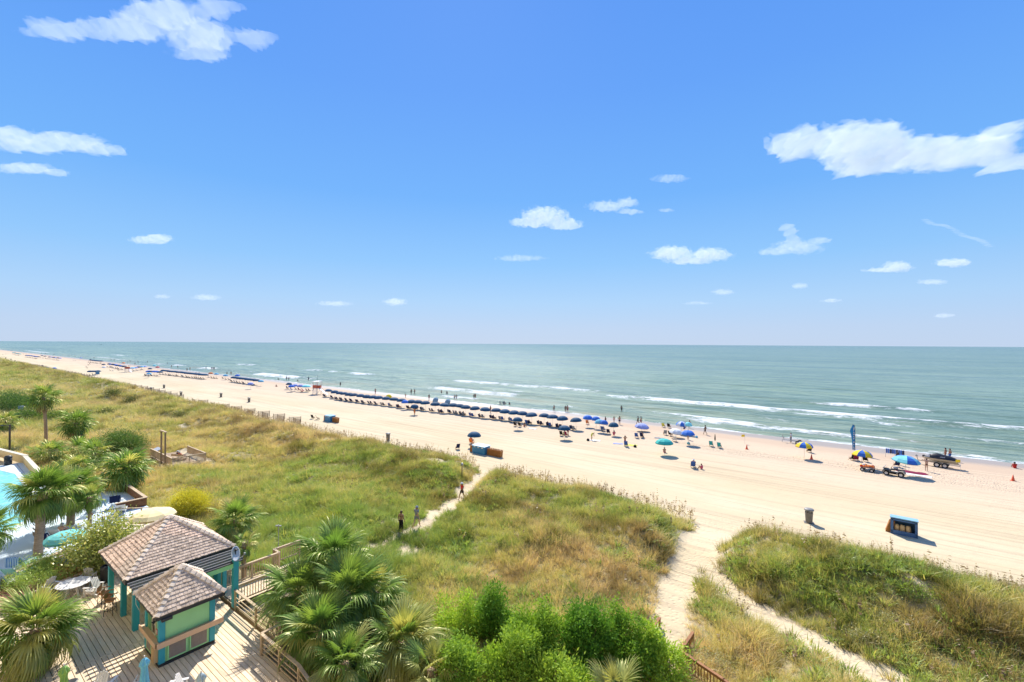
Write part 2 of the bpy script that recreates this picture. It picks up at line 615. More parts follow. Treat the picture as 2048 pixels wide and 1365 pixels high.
band(190, .6, 1.3, (-700, -60), 20, .7, .4, 20)
band(215, .5, 1.2, (-900, 30), 21, .75, .4, 25)
band(150, .8, 4, (-2500, -260), 23, .5, .4, 24)
band(185, .7, 4, (-2500, -330), 24, .62, .4, 30)
band(118, .95, 5, (-2500, -200), 25, .38, .3, 14)
shore = 97.3 + 5 * (fbm(X / 20, X * 0 + 1.5, 91) - .5) + 2.2 * (fbm(X / 6, X * 0 + 2.5, 92) - .5)
sw = np.exp(-((Y - shore) / np.where(Y > shore, 2.6, .5)) ** 2)
foam = np.maximum(foam, sw * (.55 + .5 * fbm(X / 14, Y / 6, 93)))
lace = sstep(150, 100, Y) * .42 * fbm(X / 9, Y / 4, 94)
foam = np.maximum(foam, lace)
nearf = sstep(2500, 200, np.hypot(X, Y))
Zs = -.6 + lift * sstep(98, 106, Y)
swell = .22 * np.sin(Y / 1.55 + 5.5 * fbm(X / 24, Y / 26, 95)) * (fbm(X / 16, Y / 16, 96)) + .2 * (fbm(X / 4, Y / 2.2, 97) - .5)
Zs = Zs + swell * sstep(98, 112, Y) * sstep(420, 180, Y) * nearf
Zs = np.where(Y < 84.5, -.9, Zs)
t = NT('sea_water')
P = t.pos()
sp = t.n('ShaderNodeSeparateXYZ', {0: P})
yv = sp.outputs['Y']
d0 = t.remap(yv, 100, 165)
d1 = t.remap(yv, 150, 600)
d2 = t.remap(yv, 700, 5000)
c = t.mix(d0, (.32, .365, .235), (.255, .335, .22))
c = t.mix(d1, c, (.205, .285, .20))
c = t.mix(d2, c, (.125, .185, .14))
tone = t.noise(t.pos((.012, .05, .1)), 1, 5, .62)
c = t.mix(t.math('MULTIPLY', t.remap(tone, .35, .7), .45), c, (.235, .335, .26))
strk = t.noise(t.pos((.0016, .011, 0)), 1, 6, .65)
c = t.mix(t.math('MULTIPLY', t.remap(strk, .42, .62), .6), c, (.105, .185, .165))
strk2 = t.noise(t.pos((.005, .04, 2)), 1, 6, .7)
c = t.mix(t.math('MULTIPLY', t.remap(strk2, .50, .66), .4), c, (.27, .36, .30))
rip = t.noise(t.pos((.05, .33, 0)), 1, 7, .68)
c = t.mix(t.math('MULTIPLY', t.remap(rip, .46, .60), .7), c, (.10, .18, .155))
rip3 = t.noise(t.pos((.018, .13, 5)), 1, 6, .68)
c = t.mix(t.math('MULTIPLY', t.remap(rip3, .47, .60), .5), c, (.09, .165, .14))
rip4 = t.noise(t.pos((.007, .055, 7)), 1, 7, .7)
c = t.mix(t.math('MULTIPLY', t.math('MULTIPLY', t.remap(rip4, .48, .60), .5), d1), c, (.085, .155, .135))
rip2 = t.noise(t.pos((.16, .9, 3)), 1, 6, .7)
c = t.mix(t.math('MULTIPLY', t.remap(rip2, .52, .66), .45), c, (.33, .41, .34))
sandy = t.math('MULTIPLY', t.remap(t.noise(t.pos((.03, .1, 0)), 1, 4), .5, .68), t.remap(yv, 128, 106))
c = t.mix(t.math('MULTIPLY', sandy, .7), c, (.30, .265, .165))
w1 = t.noise(t.pos((.22, .62, .3)), 1, 6, .62, .3)
w2 = t.noise(t.pos((.9, 2.2, .3)), 1, 5, .6, .2)
w3 = t.noise(t.pos((.03, .12, .3)), 1, 5, .65)
c = t.mix(t.math('MULTIPLY', t.attr('face'), .75), c, (.10, .145, .07))
wh = t.math('ADD', t.math('MULTIPLY', w1, 1.0), t.math('MULTIPLY', w2, .32))
wh = t.math('ADD', wh, t.math('MULTIPLY', w3, 2.4))
fo = t.attr('foam')
fn1 = t.noise(t.pos((.33, .85, .5)), 1, 7, .74, .9)
fn2 = t.noise(t.pos((2.0, 3.2, 1)), 1, 4, .7)
fv = t.math('ADD', fo, t.math('MULTIPLY', t.math('SUBTRACT', fn1, .5), 2.1))
fv = t.math('ADD', fv, t.math('MULTIPLY', t.math('SUBTRACT', fn2, .5), .45))
fm = t.remap(fv, .52, .86)
# scattered whitecaps further out
wc = t.math('MULTIPLY', t.remap(t.noise(t.pos((.05, .3, 0)), 1, 7, .72), .66, .70), t.remap(yv, 130, 200))
fm = t.math('MAXIMUM', fm, t.math('MULTIPLY', wc, .55))
nb = t.n('ShaderNodeBump', {'Height': wh, 'Distance': .9, 'Strength': .75})
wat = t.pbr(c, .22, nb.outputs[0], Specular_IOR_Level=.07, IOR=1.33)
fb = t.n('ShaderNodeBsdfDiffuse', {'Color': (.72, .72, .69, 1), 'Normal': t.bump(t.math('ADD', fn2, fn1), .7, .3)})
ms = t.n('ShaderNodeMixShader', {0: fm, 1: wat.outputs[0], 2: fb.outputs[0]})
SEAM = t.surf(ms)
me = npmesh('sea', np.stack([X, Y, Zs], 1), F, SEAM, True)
fattr(me, 'foam', foam)
fattr(me, 'face', face)
ob('sea', me, kind='structure')


# ------------------------------------------------------------------ dune grass
def tuft(seed, n, L, W, spread, lean, seg=3, heads=False):
    r = np.random.default_rng(seed)
    V = []; Fc = []; S = []
    for i in range(n):
        a = r.uniform(0, 2 * np.pi); l = L * r.uniform(.55, 1.1); w = W * r.uniform(.6, 1.2)
        b = r.uniform(.05, lean); b0 = r.uniform(0, spread)
        base = np.array([np.cos(a) * b0 * .5, np.sin(a) * b0 * .5, -.03])
        dr = np.array([np.cos(a), np.sin(a)]); sd = np.array([-dr[1], dr[0], 0])
        ph = r.uniform(0, np.pi); sd = sd * np.cos(ph) + np.array([dr[0], dr[1], 0]) * np.sin(ph)
        o = len(V); sh = r.uniform(0, 1)
        for k in range(seg + 1):
            q = k / seg
            rad = l * b * (q ** 1.7) + .12 * l * q * b0
            z = l * (q - .38 * b * q * q)
            c_ = base + np.array([dr[0] * rad, dr[1] * rad, z])
            ww = w * (1 - q) ** .6 if k < seg else .002
            V += [c_ - sd * ww / 2, c_ + sd * ww / 2]
            S += [sh, sh]
        for k in range(seg):
            Fc.append((o + 2 * k, o + 2 * k + 1, o + 2 * k + 3, o + 2 * k + 2))
        if heads and i % 2 == 0:
            o = len(V); tip = V[-1]
            for k in range(6):
                u_ = np.array([dr[0] * .6 + r.normal() * .2, dr[1] * .6 + r.normal() * .2, -.35 + r.normal() * .2]) * .13
                c_ = tip - np.array([dr[0] * b, dr[1] * b, 1]) * .075 * k
                sd2 = np.array([r.normal(), r.normal(), r.normal() * .3]) * .05
                o = len(V); V += [c_, c_ + u_ + sd2, c_ + u_ * 1.6, c_ + u_ - sd2]; S += [2, 2, 2, 2]
                Fc.append((o, o + 1, o + 2, o + 3))
    return np.array(V), np.array(Fc), np.array(S)


def grassmat(name):
    t = NT(name)
    p = t.pos()
    tint = t.attr('tint', 'INSTANCER')
    sh = t.attr('shade')
    big = t.noise(p, .16, 4, .6)
    med = t.noise(p, .8, 4, .6)
    k = t.math('ADD', t.math('MULTIPLY', tint, 1.0), t.math('MULTIPLY', t.math('SUBTRACT', med, .5), .9))
    k = t.math('ADD', k, t.math('MULTIPLY', t.math('SUBTRACT', big, .5), .5))
    k = t.math('ADD', k, t.math('MULTIPLY', t.math('SUBTRACT', sh, .5), .55))
    r_ = t.n('ShaderNodeValToRGB')
    e = r_.color_ramp.elements
    stops = [(0, (.30, .44, .10)), (.28, (.43, .48, .12)), (.5, (.58, .55, .18)), (.74, (.76, .64, .30)), (1, (.78, .58, .33))]
    while len(e) < len(stops):
        e.new(.5)
    for q, (a, b) in zip(e, stops):
        q.position = a; q.color = (*b, 1)
    t.set(r_.inputs[0], k)
    c = t.mix(t.remap(sh, 1.4, 1.6), r_.outputs[0], (.30, .20, .10))
    sp_ = t.math('ADD', t.math('MULTIPLY', t.noise(p, .33, 4, .62), .6), t.math('MULTIPLY', t.noise(p, 1.5, 4, .6), .4))
    c = t.mix(t.math('MULTIPLY', t.remap(sp_, .49, .59), .55), c, t.mix(1, c, (.38, .40, .32), 'MULTIPLY'))
    c = t.mix(t.math('MULTIPLY', t.remap(sp_, .50, .38), .35), c, (.62, .55, .24))
    c = t.mix(t.attr('dark', 'INSTANCER'), c, t.mix(1, c, (.34, .27, .20), 'MULTIPLY'))  # slope shade painted into the blade colour, along with random dark clumps
    d = t.n('ShaderNodeBsdfDiffuse', {'Color': c, 'Normal': t.upnormal(1.1)})
    tr = t.n('ShaderNodeBsdfTranslucent', {'Color': t.mix(1, c, (1.3, 1.2, .7), 'MULTIPLY')})
    g = t.n('ShaderNodeBsdfGlossy', {'Color': (1, 1, 1, 1), 'Roughness': .5})
    a1 = t.n('ShaderNodeMixShader', {0: .42, 1: d.outputs[0], 2: tr.outputs[0]})
    a2 = t.n('ShaderNodeMixShader', {0: .035, 1: a1.outputs[0], 2: g.outputs[0]})
    return t.surf(a2)


GM = grassmat('dune_grass')


def proto_collection(name, specs):
    c = bpy.data.collections.new(name)
    for i, sp_ in enumerate(specs):
        v, f, s = tuft(*sp_[0], **sp_[1])
        me = npmesh(name + '_tuft', v, f, GM)
        fattr(me, 'shade', s)
        o = bpy.data.objects.new('%s_tuft_%02d' % (name, i), me)
        c.objects.link(o)
    return c


def scatter(name, coll, pts, rot, scl, idx, tint, dark=None):
    dark = np.zeros(len(pts)) if dark is None else dark
    me = bpy.data.meshes.new(name)
    me.vertices.add(len(pts)); me.vertices.foreach_set('co', np.ascontiguousarray(pts, np.float32).ravel())
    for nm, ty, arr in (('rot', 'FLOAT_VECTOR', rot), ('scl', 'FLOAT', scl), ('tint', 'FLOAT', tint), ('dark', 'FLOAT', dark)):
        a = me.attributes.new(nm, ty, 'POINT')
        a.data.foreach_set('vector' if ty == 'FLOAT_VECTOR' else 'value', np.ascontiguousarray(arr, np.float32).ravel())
    a = me.attributes.new('idx', 'INT', 'POINT'); a.data.foreach_set('value', np.ascontiguousarray(idx, np.int32))
    me.materials.append(GM)
    o = ob(name, me, kind='stuff')
    g = bpy.data.node_groups.new(name, 'GeometryNodeTree')
    g.interface.new_socket('Geometry', in_out='INPUT', socket_type='NodeSocketGeometry')
    g.interface.new_socket('Geometry', in_out='OUTPUT', socket_type='NodeSocketGeometry')
    gi = g.nodes.new('NodeGroupInput'); go = g.nodes.new('NodeGroupOutput')
    ci = g.nodes.new('GeometryNodeCollectionInfo')
    ci.inputs['Collection'].default_value = coll
    ci.inputs['Separate Children'].default_value = True
    ci.inputs['Reset Children'].default_value = True
    ip = g.nodes.new('GeometryNodeInstanceOnPoints')
    ip.inputs['Pick Instance'].default_value = True
    for nm, ty, sock in (('rot', 'FLOAT_VECTOR', 'Rotation'), ('scl', 'FLOAT', 'Scale'), ('idx', 'INT', 'Instance Index')):
        na = g.nodes.new('GeometryNodeInputNamedAttribute'); na.data_type = ty
        na.inputs['Name'].default_value = nm
        g.links.new(na.outputs['Attribute'], ip.inputs[sock])
    g.links.new(gi.outputs[0], ip.inputs['Points'])
    g.links.new(ci.outputs[0], ip.inputs['Instance'])
    g.links.new(ip.outputs[0], go.inputs[0])
    md = o.modifiers.new('scatter', 'NODES'); md.node_group = g
    return o


def in_view(x, y, z=1.0, mx=260, my=260):
    d = np.stack([x, y, z - CZ + 0 * x], 1)
    f_ = d @ np.array(FW); u = d @ np.array(CR); v = d @ np.array(CU)
    px = 1024 + FPX * u / np.maximum(f_, .1); py = 682.5 - FPX * v / np.maximum(f_, .1)
    return (f_ > 8) & (px > -mx) & (px < 2048 + mx) & (py < 1365 + my)


def sprinkle(x0, x1, y0, y1, dens, r):
    n = int((x1 - x0) * (y1 - y0) * dens)
    return r.uniform(x0, x1, n), r.uniform(y0, y1, n)


def tint_at(x, y):
    e = edgey(x)
    k = .47 + .8 * (fbm(x / 11, y / 9, 101) - .5) + .75 * (fbm(x / 2.6, y / 2.6, 102) - .5)
    k = k + .16 * np.exp(-((y - e + 2) / 2.6) ** 2)          # straw-coloured along the beach edge
    for cx, cy_, r, g in ((-37, 22, 8, -.42), (-30, 19, 7, -.5), (-27, 25, 5, -.3), (-50, 26, 9, -.2), (-60, 21, 4, -.45), (-52, 30, 5, -.35), (-20, 27, 7, .2),
                          (-14, 28, 5, .12), (-90, 18, 25, .30), (-60, 16, 8, .28), (-47, 19, 5, .15), (2, 31, 6, -.15), (-6, 30, 4, -.12), (-110, 26, 20, -.1)):
        k = k + g * np.exp(-((x - cx) ** 2 + (y - cy_) ** 2) / r ** 2)
    return k


C_GRASS = proto_collection('grass', [((s, 30, l, w, .5, ln), {}) for s, l, w, ln in
                                     ((1, .6, .026, .9), (2, .8, .024, .8), (3, .45, .03, 1.1), (4, .9, .022, .95), (5, .7, .028, 1.3), (6, .4, .036, 1.0))])
C_OATS = proto_collection('oats', [((s, 7, l, .017, .5, ln), {'heads': True}) for s, l, ln in ((21, 1.5, .5), (22, 1.3, .65), (23, 1.75, .4))])
px_, py_, sc_l = [], [], []
for (x0, x1, y0, y1, dens, s) in ((-46, 26, 14, 46, 15, 1.0), (-90, -46, 9, 46, 7, 1.15), (-160, -90, -2, 47, 3.0, 1.45), (-420, -160, 5, 47, .9, 2.0), (-1500, -420, 15, 47, .12, 3.2)):
    a, b = sprinkle(x0, x1, y0, y1, dens, RNG)
    k = (RNG.uniform(0, 1, len(a)) < vegmask(a, b) ** 1.3) & in_view(a, b)
    px_.append(a[k]); py_.append(b[k]); sc_l.append(np.full(k.sum(), s))
gx = np.concatenate(px_); gy = np.concatenate(py_); gs = np.concatenate(sc_l)
gz = hgt(gx, gy)
lump = fbm(gx / 2.4, gy / 2.4, 111)
gs = gs * (.35 + 1.35 * lump) * RNG.uniform(.75, 1.2, len(gx))
gr = np.stack([RNG.normal(0, .14, len(gx)), RNG.normal(0, .14, len(gx)), RNG.uniform(0, 6.28, len(gx))], 1)
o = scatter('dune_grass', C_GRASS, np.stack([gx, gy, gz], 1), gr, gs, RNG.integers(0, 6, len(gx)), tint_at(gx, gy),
            np.clip(sstep(.46, .60, fbm(gx / 4.0, gy / 2.2, 121)) * np.exp(-((gy - edgey(gx) + 8.5) / 4.2) ** 2) * 1.15 + .5 * sstep(.60, .70, fbm(gx / 2.5, gy / 2.0, 122)), 0, .62))  # mask: painted shade on the crest's landward slope, plus random dark clumps
print('grass', len(gx))
a, b = sprinkle(-130, 26, 14, 48, 2.6, RNG)
e = edgey(a)
pr = np.exp(-((b - e + .3) / 1.9) ** 2) * .8 + .04 * sstep(20, 34, b)
k = (RNG.uniform(0, 1, len(a)) < pr * sstep(-.2, .6, pathdist(a, b))) & in_view(a, b) & (b < e + 2.2)
a, b = a[k], b[k]
n = len(a)
scatter('sea_oats', C_OATS, np.stack([a, b, hgt(a, b)], 1), np.stack([RNG.normal(0, .1, n), RNG.normal(0, .1, n), RNG.uniform(0, 6.28, n)], 1),
        RNG.uniform(.75, 1.15, n), RNG.integers(0, 3, n), np.full(n, .8))
print('oats', n)
# broad leaved green herbs in patches between the grass
C_HERB = proto_collection('herb', [((s_, 26, l, w, .7, ln), {'seg': 2}) for s_, l, w, ln in ((31, .34, .075, 1.4), (32, .45, .06, 1.2), (33, .28, .085, 1.5))])
a, b = sprinkle(-60, 26, 14, 44, 7, RNG)
k = (RNG.uniform(0, 1, len(a)) < vegmask(a, b) * sstep(.52, .62, fbm(a / 2.3, b / 2.0, 131))) & in_view(a, b)
a, b = a[k], b[k]
n = len(a)
scatter('dune_herbs', C_HERB, np.stack([a, b, hgt(a, b) + .12], 1), np.stack([RNG.normal(0, .2, n), RNG.normal(0, .2, n), RNG.uniform(0, 6.28, n)], 1),
        RNG.uniform(.7, 1.5, n), RNG.integers(0, 3, n), RNG.uniform(-.2, .3, n))
# ------------------------------------------------------------------ clouds
def cloudmat(name, dens, g):
    t = NT(name)
    v = t.n('ShaderNodeVolumeScatter', {'Color': (1, 1, 1, 1), 'Density': dens, 'Anisotropy': g})
    t.t.links.new(v.outputs[0], t.out.inputs['Volume'])
    return t.m


def cloud(lobes, R, label, seed, tau=4.0, group='small white clouds over the sea', cat='cloud', rough=.55, g=.08):
    "lobes: (px, py, half width, half height) of the billows; a lumpy mass R metres away with its own depth"
    cx = sum(l[0] for l in lobes) / len(lobes); cy_ = sum(l[1] for l in lobes) / len(lobes)
    c0 = pxd(cx, cy_, R)
    s = R / FPX
    x0 = min(l[0] - l[2] * 1.6 for l in lobes); x1 = max(l[0] + l[2] * 1.6 for l in lobes)
    y0 = min(l[1] - l[3] * 1.7 for l in lobes); y1 = max(l[1] + l[3] * 1.7 for l in lobes)
    n = max(24, min(300, int((x1 - x0) / 2.0))); mrow = max(16, min(150, int((y1 - y0) / 1.4)))
    U, V = np.meshgrid(np.linspace(x0, x1, n), np.linspace(y0, y1, mrow))
    k = 1 / max(8.0, .16 * (x1 - x0) ** .8)
    du = (fbm(U * k, V * k * 1.6, seed) - .5) * 14 / (k * 30); dv = (fbm(U * k + 7, V * k * 1.6 + 3, seed + 1) - .5) * 10 / (k * 30)
    m_ = np.full(U.shape, -1.0)
    for (lx, ly, lw, lh) in lobes:
        vv = (V + dv - ly) / lh
        vv = np.where(vv > 0, vv * 1.25, vv)                  # flatter undersides
        q = 1 - ((U + du - lx) / lw) ** 2 - vv ** 2
        m_ = np.maximum(m_, q) + .12 * np.maximum(0, np.minimum(m_, q))
    m_ = m_ + rough * (fbm(U * k * 2.2, V * k * 2.7, seed + 2, 6) - .52) * 1.75
    hmax = np.mean([l[3] for l in lobes])
    thick = np.clip(m_, 0, 1.2) ** 1.9 * hmax * s * 1.5
    thick[0] = thick[-1] = 0; thick[:, 0] = thick[:, -1] = 0
    nz = 1 + .0 * thick
    right = np.array(CR); up = np.array(CU); fw = np.array(FW)
    base = np.array(c0)
    Pm = (U - cx)[..., None] * s * right + (cy_ - V)[..., None] * s * up
    wav = (fbm(U * k * .8, V * k * .8, seed + 6, 2) - .5)[..., None] * hmax * s * .8 * fw
    Fr = Pm + wav - thick[..., None] * fw * nz[..., None]
    Bk = Pm + wav + thick[..., None] * fw
    i = np.arange(n * mrow).reshape(mrow, n)
    f = np.stack([i[:-1, :-1], i[1:, :-1], i[1:, 1:], i[:-1, 1:]], -1).reshape(-1, 4)
    keep = thick.ravel()[f].max(1) > 0
    fa = f[keep]
    fb_ = fa[:, ::-1] + n * mrow
    # where both sheets meet they share the front vertex
    edge = thick.ravel() <= 0
    idx = np.arange(2 * n * mrow); idx[n * mrow:][edge] = np.arange(n * mrow)[edge]
    ff = idx[np.concatenate([fa, fb_])]
    used = np.unique(ff); rm = np.zeros(2 * n * mrow, int); rm[used] = np.arange(len(used))
    vv = np.concatenate([Fr.reshape(-1, 3), Bk.reshape(-1, 3)])[used]
    me = npmesh('cloud', vv, rm[ff], cloudmat('cloud_vapour', (.34 + .012 * tau) * tau / (2 * max(1.0, thick.max())), g), True)
    return tag(ob('cloud', me, loc=c0), label, cat, group)


cloud([(1600, 290, 75, 38), (1720, 290, 130, 52), (1745, 325, 110, 36), (1860, 310, 130, 42), (1960, 305, 90, 40), (2000, 265, 45, 16), (2030, 325, 60, 18)], 3600,
      'largest white cumulus cloud, high at the right side of the sky', 200, 6, None)
cloud([(330, 30, 110, 32), (250, 60, 150, 26), (120, 65, 90, 16), (400, 75, 90, 34), (400, 105, 70, 20), (430, 15, 60, 14), (500, 75, 60, 14)], 3000,
      'large ragged white cloud at the top left corner of the sky', 210, 3.2, None)
cloud([(20, 275, 60, 24), (130, 285, 90, 22), (200, 300, 60, 14), (60, 295, 90, 14)], 3800, 'long white cloud cut by the left edge of the sky', 220, 3.5, None)
cloud([(50, 338, 70, 14), (110, 346, 34, 8)], 3900, 'thin wispy cloud just under the long cloud at the left edge', 225, 2.4, None)
cloud([(1090, 436, 58, 27), (1060, 446, 46, 14), (1130, 450, 42, 14)], 5000, 'puffy domed white cloud near the middle of the sky', 230, 5, None)
cloud([(1215, 414, 46, 15), (1255, 406, 28, 12), (1260, 424, 30, 6)], 5200, 'white cloud just right of the puffy domed cloud', 235, 3, None)
cloud([(1345, 508, 52, 18), (1420, 511, 52, 18), (1380, 522, 60, 10)], 6000, 'two-humped white cloud below and right of the domed cloud', 240, 5, None)
cloud([(1595, 496, 62, 20), (1572, 456, 15, 9), (1580, 466, 12, 14), (1586, 480, 14, 16), (1550, 505, 40, 10), (1640, 482, 28, 9)], 5600, 'faint white cloud with a curled wisp on top', 245, 2.4, None)
cloud([(1795, 535, 36, 14), (1770, 541, 50, 6)], 6600, 'small white cloud left of the flat-topped cloud at the right', 250, 4, None)
cloud([(1905, 527, 42, 11)], 6600, 'flat-topped small white cloud low at the right', 252, 4.5, None)
cloud([(300, 481, 48, 11), (320, 476, 30, 9)], 6200, 'lone small white cloud low in the left half of the sky', 254, 3.5, None)
cloud([(1040, 517, 60, 8)], 6500, 'thin flat cloud streak below the puffy domed cloud', 256, 1.6, None)
cloud([(1340, 358, 44, 10)], 5200, 'small wisp of cloud above the domed cloud, to its right', 258, 1.6, None)
cloud([(1332, 421, 18, 5)], 5600, 'tiny wisp of cloud beside the cloud right of the domed one', 260, 1.4, None)
cloud([(1862, 565, 36, 7)], 8000, 'low small cloud under the flat-topped cloud at the right', 262, 2.4, None)
cloud([(790, 605, 28, 10)], 9500, 'low round cloud above the sea left of centre', 264, 3, None)
cloud([(670, 608, 42, 7)], 9500, 'low flat cloud beside the low round cloud', 266, 2.2, None)
cloud([(413, 596, 34, 8)], 9500, 'low cloud near the horizon above the distant beach', 268, 2, None)
cloud([(325, 594, 20, 6)], 9500, 'tiny low cloud left of the low cloud over the distant beach', 270, 1.4, None)
cloud([(1446, 585, 26, 8)], 9000, 'low small cloud under the two-humped cloud', 272, 2, None)
cloud([(1600, 573, 18, 8)], 9000, 'tiny round low cloud under the curled wisp cloud', 274, 2.2, None)
cloud([(1662, 602, 26, 5)], 9500, 'low flat cloud streak right of the tiny round low cloud', 276, 2, None)
cloud([(1888, 632, 26, 6)], 9800, 'lowest cloud near the horizon at the right', 278, 2, None)
cloud([(1395, 607, 34, 4)], 9800, 'faint low streak of cloud just above the horizon, left of the small one', 280, 1.2, None)
cloud([(1850 + 5 * i, 440 + 1.7 * i + .012 * i * i + 2.5 * math.sin(i * .5), 13, (2.6 + 1.0 * math.sin(i * .37)) * (1 - .4 * abs(i - 13) / 13)) for i in range(27)], 6500, 'slanting thin streak of cloud at the far right', 282, .8, None, rough=.2)
# ------------------------------------------------------------------ wooden deck, pavilion bar, kiosk
def woodmat(name, c1, c2, along=(1, 1, 1), rnd=.3, rough=.75, worn=None):
    if name in MATS:
        return MATS[name]
    t = NT(name)
    o = t.obj(along)
    r = t.rand()
    off = t.n('ShaderNodeCombineXYZ', {0: t.math('MULTIPLY', r, 37), 1: t.math('MULTIPLY', r, 91), 2: 0.0})
    v = t.n('ShaderNodeVectorMath', operation='ADD'); t.set(v.inputs[0], o); t.set(v.inputs[1], off.outputs[0])
    n1 = t.noise(v.outputs[0], 1.0, 6, .65, .4)
    n2 = t.noise(v.outputs[0], 4.5, 5, .7)
    c = t.mix(t.remap(n1, .3, .72), c1, c2)
    k = t.math('ADD', t.math('MULTIPLY', t.math('SUBTRACT', r, .5), 2 * rnd), 1)
    k = t.math('ADD', k, t.math('MULTIPLY', t.math('SUBTRACT', n2, .5), .45))
    c = t.mix(1, c, t.n('ShaderNodeCombineColor', {0: k, 1: k, 2: k}).outputs[0], 'MULTIPLY')
    if worn:
        w = t.remap(t.noise(t.pos((.5, .9, .5)), 1, 5, .65), .5, .68)
        c = t.mix(t.math('MULTIPLY', w, .5), c, worn)
    MATS[name] = t.surf(t.pbr(c, rough, t.bump(n2, .3, .006), Specular_IOR_Level=.2))
    return MATS[name]


DECKW = woodmat('deck_wood', (.80, .645, .45), (.66, .51, .34), (1.1, 9, 9), .13, .8, (.82, .60, .34))
RAILW = woodmat('rail_wood', (.58, .45, .30), (.44, .32, .20), (3, 3, 3), .14)
REDW = woodmat('stain_wood', (.34, .165, .075), (.24, .11, .05), (3, 3, 3), .12)
SHING = woodmat('shingle_wood', (.70, .55, .42), (.47, .36, .27), (7, 7, 2), .26, .85)
CAPW = woodmat('ridge_wood', (.78, .65, .51), (.60, .48, .37), (6, 6, 6), .2, .85)
PLANKW = woodmat('old_board', (.42, .31, .2), (.30, .21, .13), (2, 6, 6), .15)
BRICKW = woodmat('timber_wall', (.27, .125, .06), (.19, .085, .04), (2, 6, 6), .15)
TEAL = mat('teal_paint', (.04, .36, .45), .55, .1, 4, .15)
LIME = mat('lime_paint', (.38, .76, .36), .6, .07, 2, .1)
TAN = mat('tan_counter', (.66, .44, .28), .6, .1, 4)
DARK = mat('dark_trim', (.028, .03, .034), .5)
DARKW = mat('dark_slat', (.075, .078, .085), .65, .2)
CREAM = mat('cream_trim', (.60, .56, .42), .5)
WHITE = mat('white_plastic', (.72, .69, .63), .45, .05, 5, .05)
GLASSD = mat('dark_window', (.03, .025, .02), .08, .1, 3, 0, .5)
BLACK = mat('black_metal', (.02, .02, .022), .4)
GREYM = mat('grey_metal', (.36, .37, .38), .45, metal=.4)
LGREY = mat('dish_grey', (.55, .57, .6), .4)
ORANGEW = mat('orange_wood', (.50, .225, .075), .5)
GREYS = mat('grey_louvre', (.36, .31, .27), .8, .18)
DZ = 1.5


def board(name, parent, x0, x1, y, w, z, mt, th=.038):
    b = MB().box((0, 0, 0), (x1 - x0, w, th))
    return ob(name, b.mesh(name, mt), parent, ((x0 + x1) / 2, y, z - th / 2 + RNG.uniform(-.003, .003)), (0, 0, RNG.normal(0, .0006)))


# unseen hotel assumed behind the camera, added so its sunlit front throws fill over the deck
ho = thing('bounce_hotel', 'unseen pale hotel front with balconies behind the camera, added to bounce sunlight', 'hotel', (0, -3.2, 0))
HOTW = mat('hotel_render', (.82, .74, .60), .8, .03, .5)
ob('wall', MB().box((-20, -6, 24), (150, 12, 48)).mesh('wall', HOTW), ho)
slab = MB().box((0, 0, 0), (150, 1.5, .2)).mesh('balcony_slab', HOTW)
for i in range(13):
    if abs(3.2 * (i + 1) - 16.5) > 1.2:
        ob('balcony_slab', slab, ho, (-20, .72, 3.2 * (i + 1)))
deck = ob('timber_deck', MB().box((-29.2, 6.4, DZ - .32), (24.4, 8.6, .1)).mesh('timber_deck', PLANKW), kind='structure')
W = .178; GAP = .024
# boards run along the shore; joints on the seams that cross the deck
nrow = int((11.0 - 2.2) / (W + GAP))
for r_ in range(nrow):
    y = 2.3 + r_ * (W + GAP)
    xe = -17.0 if y < 10.2 else -22.75
    if y > 11.15:
        continue
    cuts = [-41.2, -37.4, -32.33, -28.6 + .0, -23.4, xe]
    if y > 10.2:
        cuts[-2] = -25.2
    for a, b in zip(cuts[:-1], cuts[1:]):
        if b - a > .2:
            board('deck_board', deck, a + .006, b - .006, y, W, DZ, DECKW)
for xs_ in (-32.33, -28.6):
    ob('seam_board', MB().box((0, 0, 0), (.13, 8.6, .02)).mesh('seam_board', DECKW), deck, (xs_, 6.6, DZ - .004))
# deck rim and posts below
rim = MB().box((-28.0, 11.13, DZ - .14), (10.5, .05, .26)).box((-20, 10.27, DZ - .14), (5.5, .05, .26)).box((-22.72, 10.7, DZ - .14), (.05, .86, .26))
for x in np.arange(-33, -17, 2.0):
    rim.box((x, 10.1, .9), (.15, .15, .9))
ob('rim_board', rim.mesh('rim_board', PLANKW), deck)


